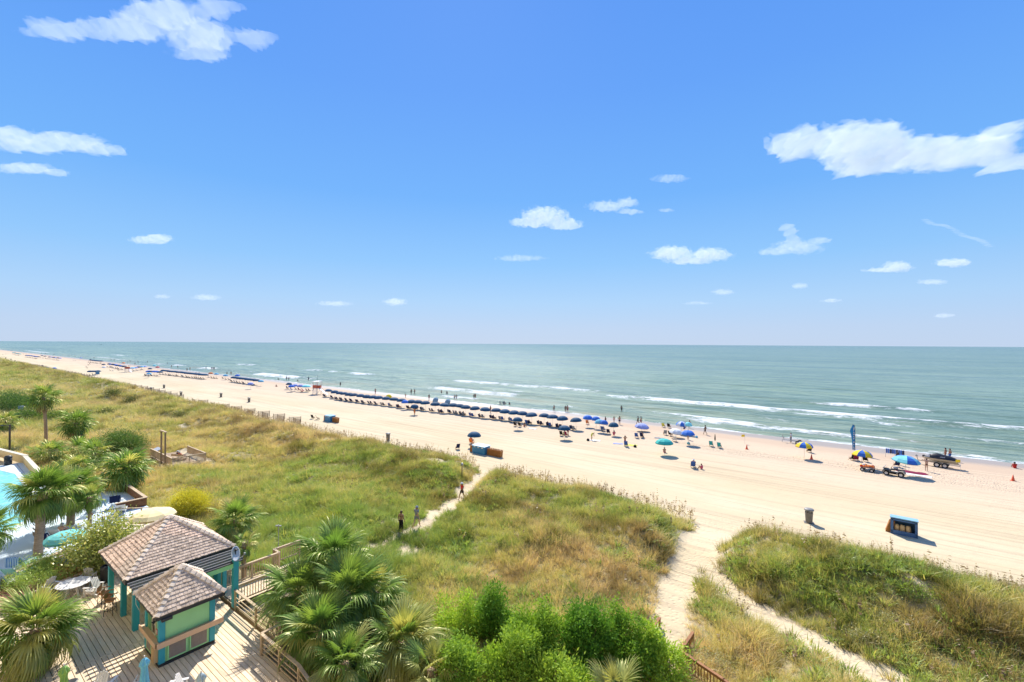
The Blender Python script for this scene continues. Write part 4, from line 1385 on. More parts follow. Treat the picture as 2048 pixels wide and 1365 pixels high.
# timber edged terraces beside the pool
tr = thing('timber_terrace_wall', 'brown timber retaining wall angled around the far sun loungers', 'retaining wall', (-54, 12.9, 1.4))
for i in range(4):
    ob('timber', MB().box((-1.9, .05, -.02 + i * .2), (7.4, .14, .19)).mesh('timber', BRICKW), tr)
    ob('timber', MB().box((1.75, -1.0, -.02 + i * .2), (.14, 2.1, .19)).mesh('timber', BRICKW), tr)
ob('wall_cap', MB().box((-1.9, .05, .76), (7.6, .26, .05)).box((1.8, -1.05, .765), (.26, 2.2, .05)).mesh('wall_cap', RAILW), tr)
railing('timber_rail', [(-50.9, 10.6), (-47.9, 13.3)], 1.35, 'low timber rail rising behind the beige umbrella', h=.75, spacing=2)
railing('timber_rail', [(-50.5, 9.6), (-47.1, 11.7)], 1.2, 'second low timber rail, between the black fence and the beige umbrella', h=.6, spacing=2)
fb_ = thing('black_fence', 'short black metal fence with upright bars between the pool and the shrubs', 'fence', (-49.9, 8.8, 1.4))
for z in (.12, .98):
    ob('rail', MB().box((0, .75, z), (.04, 1.7, .04)).mesh('rail', BLACK), fb_)
bme = MB().box((0, 0, .55), (.022, .022, 1.05)).mesh('bar', BLACK)
for i in range(12):
    ob('bar', bme, fb_, (0, -.05 + i * .145, 0))
pt = ob('sand_patio', MB().prism([(-49.6, 9.3), (-44.2, 10.2), (-43.6, 13.0), (-47.6, 13.4)], .8, 1.36).mesh('sand_patio', mat('patio_pale', (.66, .56, .43), .9)), kind='structure')
# planters between pool court and deck
pl_ = thing('planter_wall', 'low timber planter wall running behind the white table to the black bin', 'planter', (-38.9, 5.6, 1.2))
for i in range(2):
    ob('timber', MB().bar((1.6, -3.2, .12 + i * .24), (-.3, 2.3, .12 + i * .24), .12, .22).mesh('timber', RAILW), pl_)
ob('cap_rail', MB().bar((1.6, -3.2, .78), (-.3, 2.3, .78), .2, .05).mesh('cap_rail', RAILW), pl_)
ob('mulch', MB().prism([(-39.1 + 38.9, 8.2 - 5.6), (1.3, -3.2), (-1.6, -3.2), (-4.4, 1.2), (-4.9, 3.6)], -.3, .42).mesh('mulch', mat('mulch', (.24, .12, .07), .95, .4, 8, .6)), pl_)
pw = thing('pale_planter_wall', 'pale low wall dividing the hedges from the blue pool deck', 'wall', (-42.0, 4.2, 1.4))
ob('wall', MB().bar((1.6, -2.9, .2), (-2.6, 2.6, .2), .2, .5).mesh('wall', BEIGE), pw)
ob('wall_cap', MB().bar((1.6, -2.9, .47), (-2.6, 2.6, .47), .3, .05).mesh('wall_cap', RAILW), pw)

# ------------------------------------------------------------------ palms
FROND = leafmat('frond_green', (.12, .24, .05), (.24, .36, .08), None, .42, .45, .045)
FRONDY = leafmat('frond_yellow', (.33, .39, .11), (.46, .45, .15), None, .4, .45, .045)
FRONDD = leafmat('frond_dead', (.32, .22, .11), (.22, .14, .07), None, .6, .2, .02)
TRUNK = woodmat('palm_trunk', (.46, .33, .22), (.28, .19, .12), (3, 3, 14), .2, .9)


def frond_mesh(seed, droop, n=30, R=1.0, pet=.7, split=.5, seg=4):
    "fan leaf: a petiole along +x carrying long narrow folded leaflets that droop at their tips"
    r = np.random.default_rng(seed)
    V = []; Fc = []; S = []
    for i in range(2):
        pass
    # petiole
    w = .018
    pts = [np.array([pet * q, 0, .10 * pet * math.sin(q * 2.2) - droop * .18 * pet * q * q]) for q in (0, .5, 1)]
    for p in pts:
        V += [p + [0, -w, 0], p + [0, w, 0], p + [0, 0, w * 1.2]]; S += [.5] * 3
    for k in range(2):
        for j in range(3):
            a = 3 * k + j; b = 3 * k + (j + 1) % 3
            Fc.append((a, b, b + 3, a + 3))
    hub = pts[-1]
    for i in range(n):
        u = (i + .5) / n * 2 - 1
        a = u * 2.15
        ln = R * (1 - .28 * abs(u) ** 1.6) * r.uniform(.9, 1.08)
        wid = (.088 if n > 20 else .125) * R * (1 - .35 * abs(u))
        fold = .3 * math.cos(a)
        d = np.array([math.cos(a), math.sin(a), .12 - .1 * abs(u)])
        costa = np.array([.35 * R * max(0, 1 - abs(u) * 1.3), 0, -.10 * droop * R * (1 - abs(u))])
        side = np.array([-math.sin(a), math.cos(a), 0])
        tw = (1 if i % 2 else -1) * .35
        sd = side * math.cos(tw) + np.array([0, 0, 1]) * math.sin(tw)
        o = len(V); sh = r.uniform(.1, .9)
        dr_ = droop * r.uniform(.7, 1.4)
        for k in range(seg + 1):
            q = k / seg
            p = hub + costa * min(1, q * 1.2) + d * ln * q * (1 - .22 * dr_ * q * q)
            p = p + np.array([0, 0, -1]) * ln * dr_ * .75 * max(0, q - .32) ** 1.7
            ww = wid * (.35 + 1.0 * q if q < .45 else .8 * (1 - (q - .45) / .55) ** .8 + .02)
            V += [p - sd * ww / 2, p + sd * ww / 2]; S += [sh, sh]
        for k in range(seg):
            Fc.append((o + 2 * k, o + 2 * k + 1, o + 2 * k + 3, o + 2 * k + 2))
    me = npmesh('frond', np.array(V), np.array(Fc), FROND)
    fattr(me, 'shade', np.array(S))
    return me


FR_UP = [frond_mesh(s, .55) for s in (1, 2)]
FR_MID = [frond_mesh(s, 1.1) for s in (3, 4, 5)]
FR_LOW = [frond_mesh(s, 1.8) for s in (6, 7)]
FR_FAR = [frond_mesh(s, 1.0, 15, seg=3) for s in (8, 9)]


def trunk_mesh(h, r0, r1, lean, boots=True, seed=0):
    r = random.Random(seed)
    n = max(4, int(h / .35)); pts = []; rs = []
    for i in range(n + 1):
        q = i / n
        pts.append((lean[0] * q * q, lean[1] * q * q, h * q - .25 * (1 - q)))
        rs.append((r0 + (r1 - r0) * q) * r.uniform(.93, 1.07) * (1.18 if i == 0 else 1))
    b = MB().tube(pts, rs, 11)
    if boots:
        k = int(h * 9)
        for i in range(k):
            q = r.uniform(.35 if h > 2.5 else .05, .98); a = r.uniform(0, 6.28)
            rr = r0 + (r1 - r0) * q
            c = Vector((lean[0] * q * q + math.cos(a) * rr, lean[1] * q * q + math.sin(a) * rr, h * q))
            b.bar(c, c + Vector((math.cos(a) * .09, math.sin(a) * .09, .16)), .085, .03)
    return b.mesh('trunk', TRUNK, True)


NPALM = 0


def palm(pos, h, size, label, nf=40, lean=(0, 0), r=.17, far=False, yellow=.08, dead=.06, group=None, low=True, cat='palm tree', name='cabbage_palm', mt=None, up=0, seed=None):
    global NPALM
    NPALM += 1
    rr = random.Random(100 + NPALM if seed is None else seed)
    t_ = thing(name, label, cat, pos, 0, group)
    if h > .3:
        ob('trunk', trunk_mesh(h, r * 1.1, r, lean, not far, NPALM), t_)
    top = Vector((lean[0], lean[1], h))
    ga = 2.399963
    nf = int(nf * 1.35)
    for i in range(nf):
        q = (i + .5) / nf
        el = math.radians(82 - (150 if low else 88) * q ** .85 + rr.uniform(-8, 8) + up)
        az = i * ga + rr.uniform(-.25, .25)
        pool_ = FR_FAR if far else (FR_UP if el > .7 else FR_MID if el > -.1 else FR_LOW)
        me = rr.choice(pool_)
        s = size * rr.uniform(.82, 1.1) * (.85 if q < .12 else 1)
        m_ = mt
        x = rr.random()
        if q > .85 and x < dead * 6:
            m_ = FRONDD
        elif x < yellow + (.1 if q > .6 else 0):
            m_ = FRONDY
        base = top + Vector((math.cos(az) * .1, math.sin(az) * .1, .12 * (1 - 2 * q)))
        o_ = ob('frond', me, t_, base, None, s, m_)
        o_.rotation_euler = (rr.uniform(-.3, .3), -el, az)
    return t_


# the thicket of palms right of the deck
TH = 'cabbage palms in the thicket beside the deck'
for (px, py, d, h_, sz, nf, lab, yl) in (
        (668, 1115, 26.0, 3.3, 1.30, 34, 'tallest green palm at the back of the thicket beside the deck', .05),
        (598, 1185, 24.4, 2.4, 1.22, 34, 'palm on the left flank of the thicket, its fronds hanging over the deck railing', .08),
        (695, 1185, 23.6, 3.0, 1.30, 36, 'big green palm in the middle of the thicket', .05),
        (752, 1185, 24.6, 2.6, 1.12, 30, 'palm on the right side of the thicket facing the straw grass', .12),
        (640, 1262, 21.4, 2.2, 1.12, 34, 'low palm at the front of the thicket with drooping yellowish fronds', .2),
        (690, 1325, 20.0, 1.2, 1.0, 26, 'lowest palm of the thicket, hanging down to the bottom edge', .25)):
    c = pxd(px, py, d)
    g = hz(c.x, c.y)
    palm((c.x, c.y, g), max(.3, c.z - g), sz, lab, nf, yellow=yl, group=TH, dead=.03)
c = pxd(808, 1285, 22.0); g = hz(c.x, c.y)
palm((c.x, c.y, g), c.z - g, 1.22, 'pale yellow green palm with shaggy fronds right of the palm thicket', 44, yellow=.75, r=.2)
c = pxd(862, 1338, 20.2); g = hz(c.x, c.y)
palm((c.x, c.y, g), c.z - g, .85, 'small pale palm at the bottom edge between the shaggy palm and the cedar', 20, yellow=.8)
c = pxd(1232, 1398, 18.6); g = hz(c.x, c.y)
palm((c.x, c.y, g), max(.3, c.z - g), .95, 'pale palm tips rising from the bottom edge in front of the cedar bushes', 22, yellow=.8)
# bottom left
c = pxd(55, 1262, 20.6)
palm((c.x, c.y, 1.3), c.z - 1.3, 1.16, 'large palm at the bottom left corner with its trunk rising from the deck edge', 46, lean=(.15, .25), r=.2, yellow=.35, dead=.06)
c = pxd(-28, 1062, 27.0)
palm((c.x, c.y, 1.3), c.z - 1.3, .9, 'palm mostly outside the left edge, only its frond tips in view', 30, r=.2)
# two palms by the pool
c = pxd(88, 985, 33.6); b = pxl(76, 1112, 1.4)
palm((b.x, b.y, 1.3), c.z - 1.3, 1.32, 'tall thick trunked palm nearest the pool, in front of its twin', 50, lean=(c.x - b.x, c.y - b.y), r=.24, yellow=.18, dead=.05)
c = pxd(146, 975, 37.8); b = pxl(141, 1050, 1.4)
palm((b.x, b.y, 1.3), c.z - 1.3, 1.25, 'second pool palm with a reddish trunk, just behind the tall one', 48, lean=(c.x - b.x, c.y - b.y), r=.24, yellow=.22, dead=.05)
# inland palms
b = gnd(92, 886)
palm(b, 7.0, 1.45, 'tall thin palm with a small crown standing alone in the grass at the left', 36, lean=(-.5, -.3), r=.2, far=True, dead=.14, yellow=.2)
c = pxd(152, 846, 66.5)
b = gnd(152, 897)
palm((c.x, c.y, hz(c.x, c.y)), c.z - hz(c.x, c.y), 1.5, 'full crowned palm with a short trunk right of the tall thin palm', 40, r=.26, far=True, yellow=.1)
for (px, py, d, sz, nf, lab, yl) in (
        (100, 905, 57.5, 1.8, 24, 'bushy trunkless palmetto beside the beige pool wall', .15),
        (160, 898, 58.5, 1.7, 22, 'palmetto clump under the full crowned palm', .15),
        (190, 905, 54.5, 1.75, 26, 'palmetto bush between the full crowned palm and the dark bush', .2),
        (252, 938, 46.6, 2.05, 40, 'largest palmetto, dark green, standing behind the timber terrace wall', .06),
        (262, 925, 48.0, 1.6, 20, 'palmetto leaning out behind the largest palmetto', .06),
        (128, 945, 47.0, 1.35, 20, 'yellowing palmetto between the pool palms and the beige wall', .5),
        (205, 945, 47.5, 1.15, 16, 'orange tinged palmetto left of the largest palmetto', .7),
        (155, 930, 48.5, 1.3, 22, 'pale silvery palmetto just behind the pool palms', .6),
        (180, 995, 37.0, .95, 16, 'small drooping palmetto right of the reddish palm trunk', .4),
        (470, 1040, 31.5, 1.35, 34, 'solitary palmetto right of the yellow bush, behind the pavilion roof', .15),
        (488, 1085, 29.0, .75, 14, 'small palmetto in front of the solitary palmetto near the satellite dish', .2),
        (12, 842, 77.0, 1.9, 24, 'brownish palmetto clump at the left edge of the grass', .6),
        (75, 905, 60.0, 1.2, 14, 'yellow tinted palmetto clump at the foot of the tall thin palm', .5)):
    c = pxd(px, py, d); g = max(hz(c.x, c.y), 1.0)
    palm((c.x, c.y, g), max(.35, c.z - g), sz * .74, lab, nf, yellow=yl, far=(d > 40), name='palmetto', cat='palmetto', r=.13)


# ------------------------------------------------------------------ shrubs
def leafcloud(name, blobs, n, size, mt, seed, aspect=.5, upward=.3, hollow=.55, per=14):
    "many small leaf faces spread through lumpy ellipsoids"
    r = np.random.default_rng(seed)
    V = []; Fq = []; S = []
    vol = np.array([b[3] * b[4] + b[4] * b[5] + b[3] * b[5] for b in blobs]); vol = vol / vol.sum()
    for b, f_ in zip(blobs, vol):
        k = int(n * f_)
        # sprigs first, leaves around each sprig
        ns = max(6, k // per)
        d = r.normal(size=(ns, 3)); d /= np.linalg.norm(d, axis=1)[:, None]
        rad = r.uniform(hollow, 1.0, ns) ** .6
        lump = .72 + .5 * r.random(ns)
        c = np.array(b[:3]) + d * rad[:, None] * lump[:, None] * np.array(b[3:6])
        c[:, 2] = np.maximum(c[:, 2], .1)
        ci = r.integers(0, ns, k)
        sp = size * (2.6 if per < 100 else 1.55)
        p = c[ci] + r.normal(size=(k, 3)) * sp * np.array([1, 1, .8])
        out_ = d[ci] + np.array([0, 0, upward]) + r.normal(size=(k, 3)) * .55
        out_ /= np.linalg.norm(out_, axis=1)[:, None]
        rnd = r.normal(size=(k, 3)); s1 = np.cross(out_, rnd); s1 /= np.linalg.norm(s1, axis=1)[:, None]
        L_ = size * r.uniform(.7, 1.4, k)[:, None]; w = L_ * aspect
        o = sum(len(q) for q in V)
        v = np.stack([p, p + out_ * L_ * .5 + s1 * w * .5, p + out_ * L_, p + out_ * L_ * .5 - s1 * w * .5], 1).reshape(-1, 3)
        V.append(v); Fq.append(np.arange(4 * k).reshape(-1, 4) + o)
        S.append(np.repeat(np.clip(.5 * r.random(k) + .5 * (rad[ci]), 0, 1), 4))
    me = npmesh(name, np.concatenate(V), np.concatenate(Fq), mt)
    fattr(me, 'shade', np.concatenate(S))
    return me


def shrub(pos, blobs, n, size, mt, label, name='shrub', cat='shrub', seed=1, stems=4, group=None, **kw):
    t_ = thing(name, label, cat, pos, 0, group)
    ob('foliage', leafcloud('foliage', blobs, n, size, mt, seed, **kw), t_)
    b = MB(); r = random.Random(seed)
    for i in range(stems):
        q = blobs[i % len(blobs)]
        b.tube([(q[0] * .3, q[1] * .3, -.1), (q[0] * .6 + r.uniform(-.1, .1), q[1] * .6, q[2] * .5), (q[0], q[1], q[2] + q[5] * .4)], [.06, .045, .02], 6)
    ob('stem', b.mesh('stem', TRUNK), t_)
    return t_


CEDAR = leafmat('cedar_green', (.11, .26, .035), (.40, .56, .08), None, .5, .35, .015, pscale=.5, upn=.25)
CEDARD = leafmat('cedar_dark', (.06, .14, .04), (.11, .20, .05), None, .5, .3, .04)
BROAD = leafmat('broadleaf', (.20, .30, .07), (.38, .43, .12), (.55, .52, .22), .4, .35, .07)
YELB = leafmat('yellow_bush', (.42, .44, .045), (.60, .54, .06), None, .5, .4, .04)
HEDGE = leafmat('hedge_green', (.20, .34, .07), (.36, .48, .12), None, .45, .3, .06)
# the cedar bushes in front
CG = 'bright green cedars in front of the dune'
for (px, py, d, bl, n, lab) in (
        (985, 1300, 23.5, [(0, 0, 1.1, .8, .8, 1.2), (0, 0, 1.9, .33, .33, .8), (.05, 0, 2.5, .15, .15, .45), (-.6, .2, .9, .7, .6, .8), (.7, .3, .9, .7, .6, .9)], 15000, 'cedar with the tall pointed spire at the left of the green bushes'),
        (918, 1365, 20.5, [(0, 0, .9, .9, .9, 1.0), (-.5, .4, 1.2, .5, .5, .8), (.4, -.3, 1.3, .55, .5, .7)], 11000, 'loose cedar bush at the bottom edge beside the small pale palm'),
        (1065, 1330, 21.5, [(0, 0, 1.2, 1.1, 1.0, 1.2), (.5, .5, 1.8, .6, .6, .9), (-.6, -.3, 1.5, .6, .6, .8), (-.7, .6, 1.7, .5, .5, .8)], 19000, 'broad dark hearted cedar left of the middle of the green bushes'),
        (1165, 1335, 21.4, [(0, 0, 1.2, 1.1, 1.1, 1.2), (.4, .7, 1.9, .6, .6, .9), (-.5, .2, 1.9, .55, .55, .9), (-.2, 1.0, 1.7, .3, .3, 1.1)], 19000, 'big bright cedar in the middle of the green bushes'),
        (1255, 1340, 21.5, [(0, 0, 1.0, 1.1, 1.1, 1.1), (.5, .3, 1.3, .7, .7, .8), (-.6, .5, 1.6, .6, .6, .7)], 17000, 'bright cedar left of the brown stair rail'),
        (1335, 1362, 21.0, [(0, 0, .7, .8, .8, .8), (-.5, .4, .9, .6, .5, .7)], 10000, 'lowest cedar bush touching the brown stair rail'),
        (1000, 1352, 20.6, [(0, 0, .9, .9, .8, .9), (.6, .3, 1.1, .6, .5, .6)], 9000, 'small cedar filling the gap below the spired cedar'),
        (905, 1290, 24.0, [(0, 0, .6, 1.0, .9, .7), (.7, .3, .8, .7, .6, .6)], 8000, 'low loose cedar left of the spired cedar at the edge of the straw grass'),
        (1120, 1368, 19.6, [(0, 0, .8, 1.3, .8, .9), (1.2, 0, .8, .9, .8, .8)], 13000, 'shaded cedar bush at the bottom edge of the photo under the bright ones')):
    c = pxd(px, py, d); g = hz(c.x, c.y)
    rs_ = random.Random(px)
    bl = [(b[0], b[1], b[2] * .86, b[3], b[4], b[5] * .86) for b in bl]
    for q in range(7):      # leading shoots that break the outline
        b0 = rs_.choice(bl)
        a_ = rs_.uniform(0, 6.28); f_ = rs_.uniform(.2, .8)
        hh_ = rs_.uniform(.25, .5)
        bl = bl + [(b0[0] + math.cos(a_) * b0[3] * f_, b0[1] + math.sin(a_) * b0[4] * f_, b0[2] + b0[5] * math.sqrt(1 - f_ * f_) * .95 + hh_ * .3, rs_.uniform(.1, .2), rs_.uniform(.1, .2), hh_)]
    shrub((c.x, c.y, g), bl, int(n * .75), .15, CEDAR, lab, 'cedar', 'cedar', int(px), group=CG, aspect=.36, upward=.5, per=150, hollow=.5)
b = gnd(378, 1036)
shrub(b, [(0, 0, 1.0, 1.55, 1.5, 1.05), (.5, -.3, 1.5, .9, .9, .8), (-.6, .2, 1.4, .9, .9, .8)], 16000, .11, YELB, 'rounded yellow green bush behind the pavilion roof', 'rounded_bush', 'bush', 31)
b = pxl(205, 1150, 1.3)
shrub(b, [(0, 0, 1.1, 1.3, 1.1, .9), (.4, .9, 1.8, 1.0, .9, .8), (-.9, -.2, 1.0, .9, .8, .7), (.9, 1.4, 1.7, .7, .7, .6), (-.5, .5, 2.3, .6, .6, .5), (.2, -.5, 1.8, .7, .7, .6), (-1.3, -.5, 2.0, .8, .8, .7), (-.5, .3, 2.8, .8, .7, .6), (-1.9, -.6, 1.2, .7, .7, .6)], 12000, .17, BROAD, 'loose broadleaf shrub left of the pavilion roof', 'broadleaf_shrub', 'shrub', 32, stems=7)
b = pxl(75, 1146, 1.4)
shrub(b, [(0, 0, .45, .95, .8, .5), (.7, .5, .4, .8, .7, .45)], 6000, .085, HEDGE, 'clipped rounded hedge below the tall pool palm', 'hedge', 'hedge', 33)
b = pxl(68, 1172, 1.5)
shrub(b, [(0, 0, .35, 1.0, .8, .45), (1.0, .9, .3, .9, .7, .4), (-.5, -.8, .3, .8, .7, .4)], 7000, .08, HEDGE, 'low yellow green hedge strip behind the bottom left palm', 'hedge', 'hedge', 34)
b = pxl(150, 1170, 1.5)
shrub(b, [(-1.0, -.2, .2, .5, .4, .3), (0, 0, .2, .4, .4, .25)], 900, .11, leafmat('red_brown_leaf', (.30, .12, .05), (.38, .2, .08), None), 'reddish brown dry plant in the mulch behind the white table', 'dry_plant', 'plant', 35)
b = gnd(245, 905)
shrub(b, [(0, 0, 1.3, 2.4, 1.8, 1.4), (-1.6, -.8, 1.2, 1.6, 1.4, 1.2), (1.9, .7, 1.0, 1.5, 1.2, 1.0)], 15000, .2, CEDARD, 'dark green spreading bush in the grass behind the palmettos', 'dark_bush', 'bush', 36, aspect=.3)
for (px, py, bl, n, lab) in ((22, 822, [(0, 0, 1.6, 3.2, 2.4, 1.8), (-3, 0, 2.0, 2.5, 2.2, 2.0), (3, .8, 1.1, 2.4, 2.0, 1.2)], 11000, 'tallest dark bush at the left edge behind the utility box'),
                             (50, 818, [(0, 0, 1.1, 2.4, 1.8, 1.2), (2.2, 1, .8, 1.8, 1.4, .9)], 7000, 'lower dark bush trailing off right of the tallest dark bush'),
                             (60, 842, [(0, 0, .7, 2.2, 1.4, .8), (-2.2, -.4, .9, 1.8, 1.2, .9)], 6000, 'green bush in the grass between the utility box and the tall thin palm'),
                             (108, 840, [(0, 0, .5, 2.4, 1.2, .6), (2.2, .4, .4, 1.6, 1.0, .5)], 4000, 'low green bush right of the tall thin palm trunk')):
    shrub(gnd(px, py), bl, n, .26, CEDARD if 'dark' in lab else leafmat('mid_green', (.075, .15, .03), (.14, .20, .04), None), lab, 'dune_bush', 'bush', px, aspect=.35)
for i, (px, py, s, lab) in enumerate(((210, 830, .9, 'small round bush alone in the pale grass right of the full crowned palm'), (360, 836, .8, 'dark small bush on the dune slope nearest the fence'),
                       (225, 790, 1.6, 'brownish shrub patch on the dune below the trash cans'), (262, 806, 1.2, 'bushy green mound on the dune left of centre'))):
    shrub(gnd(px, py), [(0, 0, .3 * s, 1.2 * s, .9 * s, .5 * s), (s, .2, .25 * s, .9 * s, .7 * s, .4 * s)], 2500, .2, leafmat('olive_bush', (.09, .12, .035), (.16, .16, .055), None), lab, 'dune_shrub', 'shrub', 50 + i)
# leafy weeds with pale flowers and bright herb patches
for i, (px, py, s, col, lab) in enumerate(((1790, 1255, .55, 'f', 'patch of pale flowering weeds on the right dune'), (1730, 1285, .4, 'f', 'smaller pale flowering weed left of the flowering patch on the right dune'),
                            (1960, 1320, .5, 'g', 'bright yellow green herb at the lower right of the dune'), (1560, 1150, .6, 'g', 'fresh green herb clump in the middle of the right dune'),
                            (1830, 1190, .5, 'g', 'light green herb on the right half of the right dune'), (1290, 1140, .5, 'g', 'green herb on the big central dune'),
                            (650, 1040, .8, 'y', 'yellow topped weed patch in the lush grass left of the two walkers'), (1425, 1335, .5, 'f', 'flowering weed beside the brown stair rail'),
                            (1110, 1090, .6, 'g', 'green weed tuft on the central dune slope'), (530, 935, 1.0, 'y', 'yellow weed patch in the grass of the left dune'))):
    m_ = {'f': leafmat('pale_weed', (.20, .25, .08), (.50, .47, .30), (.62, .58, .42)), 'g': leafmat('herb_green', (.14, .26, .04), (.26, .36, .06), None), 'y': leafmat('yellow_weed', (.30, .34, .04), (.50, .46, .05), None)}[col]
    shrub(gnd(px, py), [(0, 0, .25, s * 1.3, s, .3), (s, .3 * s, .2, s, .7 * s, .25), (-.8 * s, -.3 * s, .2, .8 * s, .7 * s, .25)], 1500, .07, m_, lab, 'weed_patch', 'weeds', 70 + i)

# ------------------------------------------------------------------ dune lookout, stair rails, marker posts
lk = ob('lookout_platform', MB().box((-71, 20.9, 1.15), (8.6, 3.9, .12)).mesh('lookout_platform', PLANKW), kind='structure')
bme = MB().box((0, 0, 0), (.18, 3.94, .04)).mesh('platform_board', PLANKW)
for i in range(44):
    ob('platform_board', bme, lk, (-75.2 + i * .195, 20.9, 1.23))
railing('lookout_railing', [(-75.2, 19.1), (-66.8, 19.1), (-66.8, 22.7), (-73.2, 22.7)], 1.24, 'weathered railing around the small dune lookout where two people sit', True, spacing=2.1)
fr = thing('tall_timber_frame', 'tall timber gateway frame of two posts and a crossbar at the lookout', 'timber frame', (-69.2, 18.85, 1.1))
ob('post', MB().box((-.75, 0, 2.05), (.16, .16, 4.3)).mesh('post', PLANKW), fr)
ob('post', MB().box((.75, 0, 2.05), (.16, .16, 4.3)).mesh('post', PLANKW), fr)
ob('crossbar', MB().box((0, 0, 4.2), (2.1, .2, .12)).mesh('crossbar', RAILW), fr)
sgn = thing('grey_table', 'grey sloping sign table at the left end of the lookout', 'sign board', (-74.2, 19.5, 1.24))
ob('board', MB().box((0, 0, .95), (1.7, .8, .06), M=Matrix.Rotation(.35, 3, 'X')).mesh('board', mat('sign_grey', (.38, .40, .42), .6)), sgn)
for s in (-1, 1):
    ob('leg', MB().box((s * .6, 0, .45), (.1, .1, .9)).mesh('leg', PLANKW), sgn)
railing('stair_rail', [(-8.75, 25.0, .6), (-8.55, 23.2, .9), (-8.5, 21.0, 1.15)], .9, 'left brown stained stair rail half buried in the cedars at the sandy path', mt=REDW, h=.85, spacing=1.6)
railing('stair_rail', [(-6.95, 24.9, .55), (-6.85, 22.5, .9), (-4.75, 21.75, .9), (-3.2, 21.0, .9)], .9, 'right brown stained stair rail with balusters turning along the bottom edge', True, mt=REDW, h=.85, spacing=1.9)
ob('stair_flight', MB().box((-7.7, 23.4, .42), (1.5, .35, .12)).box((-7.7, 23.0, .56), (1.5, .35, .12)).box((-7.7, 22.6, .7), (1.5, .35, .12)).box((-6.4, 21.3, .76), (5.4, 2.2, .12)).mesh('stair_flight', REDW), kind='structure')
pm = MB().box((0, 0, .3), (.1, .1, .95)).mesh('marker_post', PLANKW)
for i, (px, py) in enumerate(((226, 845), (250, 845), (267, 842), (93, 789), (116, 788), (122, 788), (100, 790), (1342, 1053))):
    tag(ob('marker_post', pm, None, gnd(px, py)), ('short stake left of two close stakes on the grassy slope above the tall timber frame', 'short stake in the middle of the grass above the tall timber frame', 'rightmost short stake in the grass above the tall timber frame', 'short stake above the crown of the tall thin palm', 'left one of a pair of short stakes right of the thin palm crown', 'right one of a pair of short stakes right of the thin palm crown', 'short stake just right of the tall thin palm crown', 'lone short stake at the end of the central dune beside the sandy path')[i], 'stake', 'short stakes in the dune grass')
ls = thing('path_lamp', 'small lamp on a post at the sandy path near the red shirted walker', 'lamp', gnd(924, 953))
ob('post', MB().box((0, 0, .6), (.1, .1, 1.3)).mesh('post', PLANKW), ls)
ob('lamp_head', MB().lathe([(0, 1.2), (.14, 1.22), (.16, 1.4), (.08, 1.52), (0, 1.54)], 10).mesh('lamp_head', GREYM), ls)
an = thing('thin_mast', 'thin grey pole with a small crosspiece beside the far boardwalk railing', 'pole', (-31.7, 15.2, 1.0))
ob('pole', MB().tube([(0, 0, 0), (0, 0, 3.0)], .025, 6).mesh('pole', GREYM), an)
ob('crosspiece', MB().box((0, 0, 2.9), (.4, .06, .08), .6).mesh('crosspiece', GREYM), an)
# ------------------------------------------------------------------ people
SKINS = [mat('skin_fair', (.52, .31, .21), .55, .05, 5, 0), mat('skin_tan', (.36, .19, .11), .55, .05, 5, 0), mat('skin_brown', (.17, .085, .05), .55, .05, 5, 0)]
HAIRS = [mat('hair_dark', (.03, .02, .015), .6, .1, 20, 0), mat('hair_brown', (.10, .055, .03), .6, .1, 20, 0), mat('hair_blond', (.42, .30, .14), .6, .1, 20, 0), mat('hair_grey', (.45, .44, .42), .6, .1, 20, 0)]


def cloth(name, col):
    return mat('cloth_' + name, col, .85, .1, 12, .1, .1)


CL = {k: cloth(k, v) for k, v in dict(black=(.02, .02, .022), navy=(.02, .03, .09), blue=(.05, .12, .38), red=(.62, .04, .03), pink=(.62, .10, .18), yellow=(.62, .62, .12), white=(.7, .7, .68), grey=(.25, .27, .3),
                                      orange=(.7, .2, .05), teal=(.05, .35, .38), green=(.06, .22, .1), maroon=(.22, .02, .06)).items()}


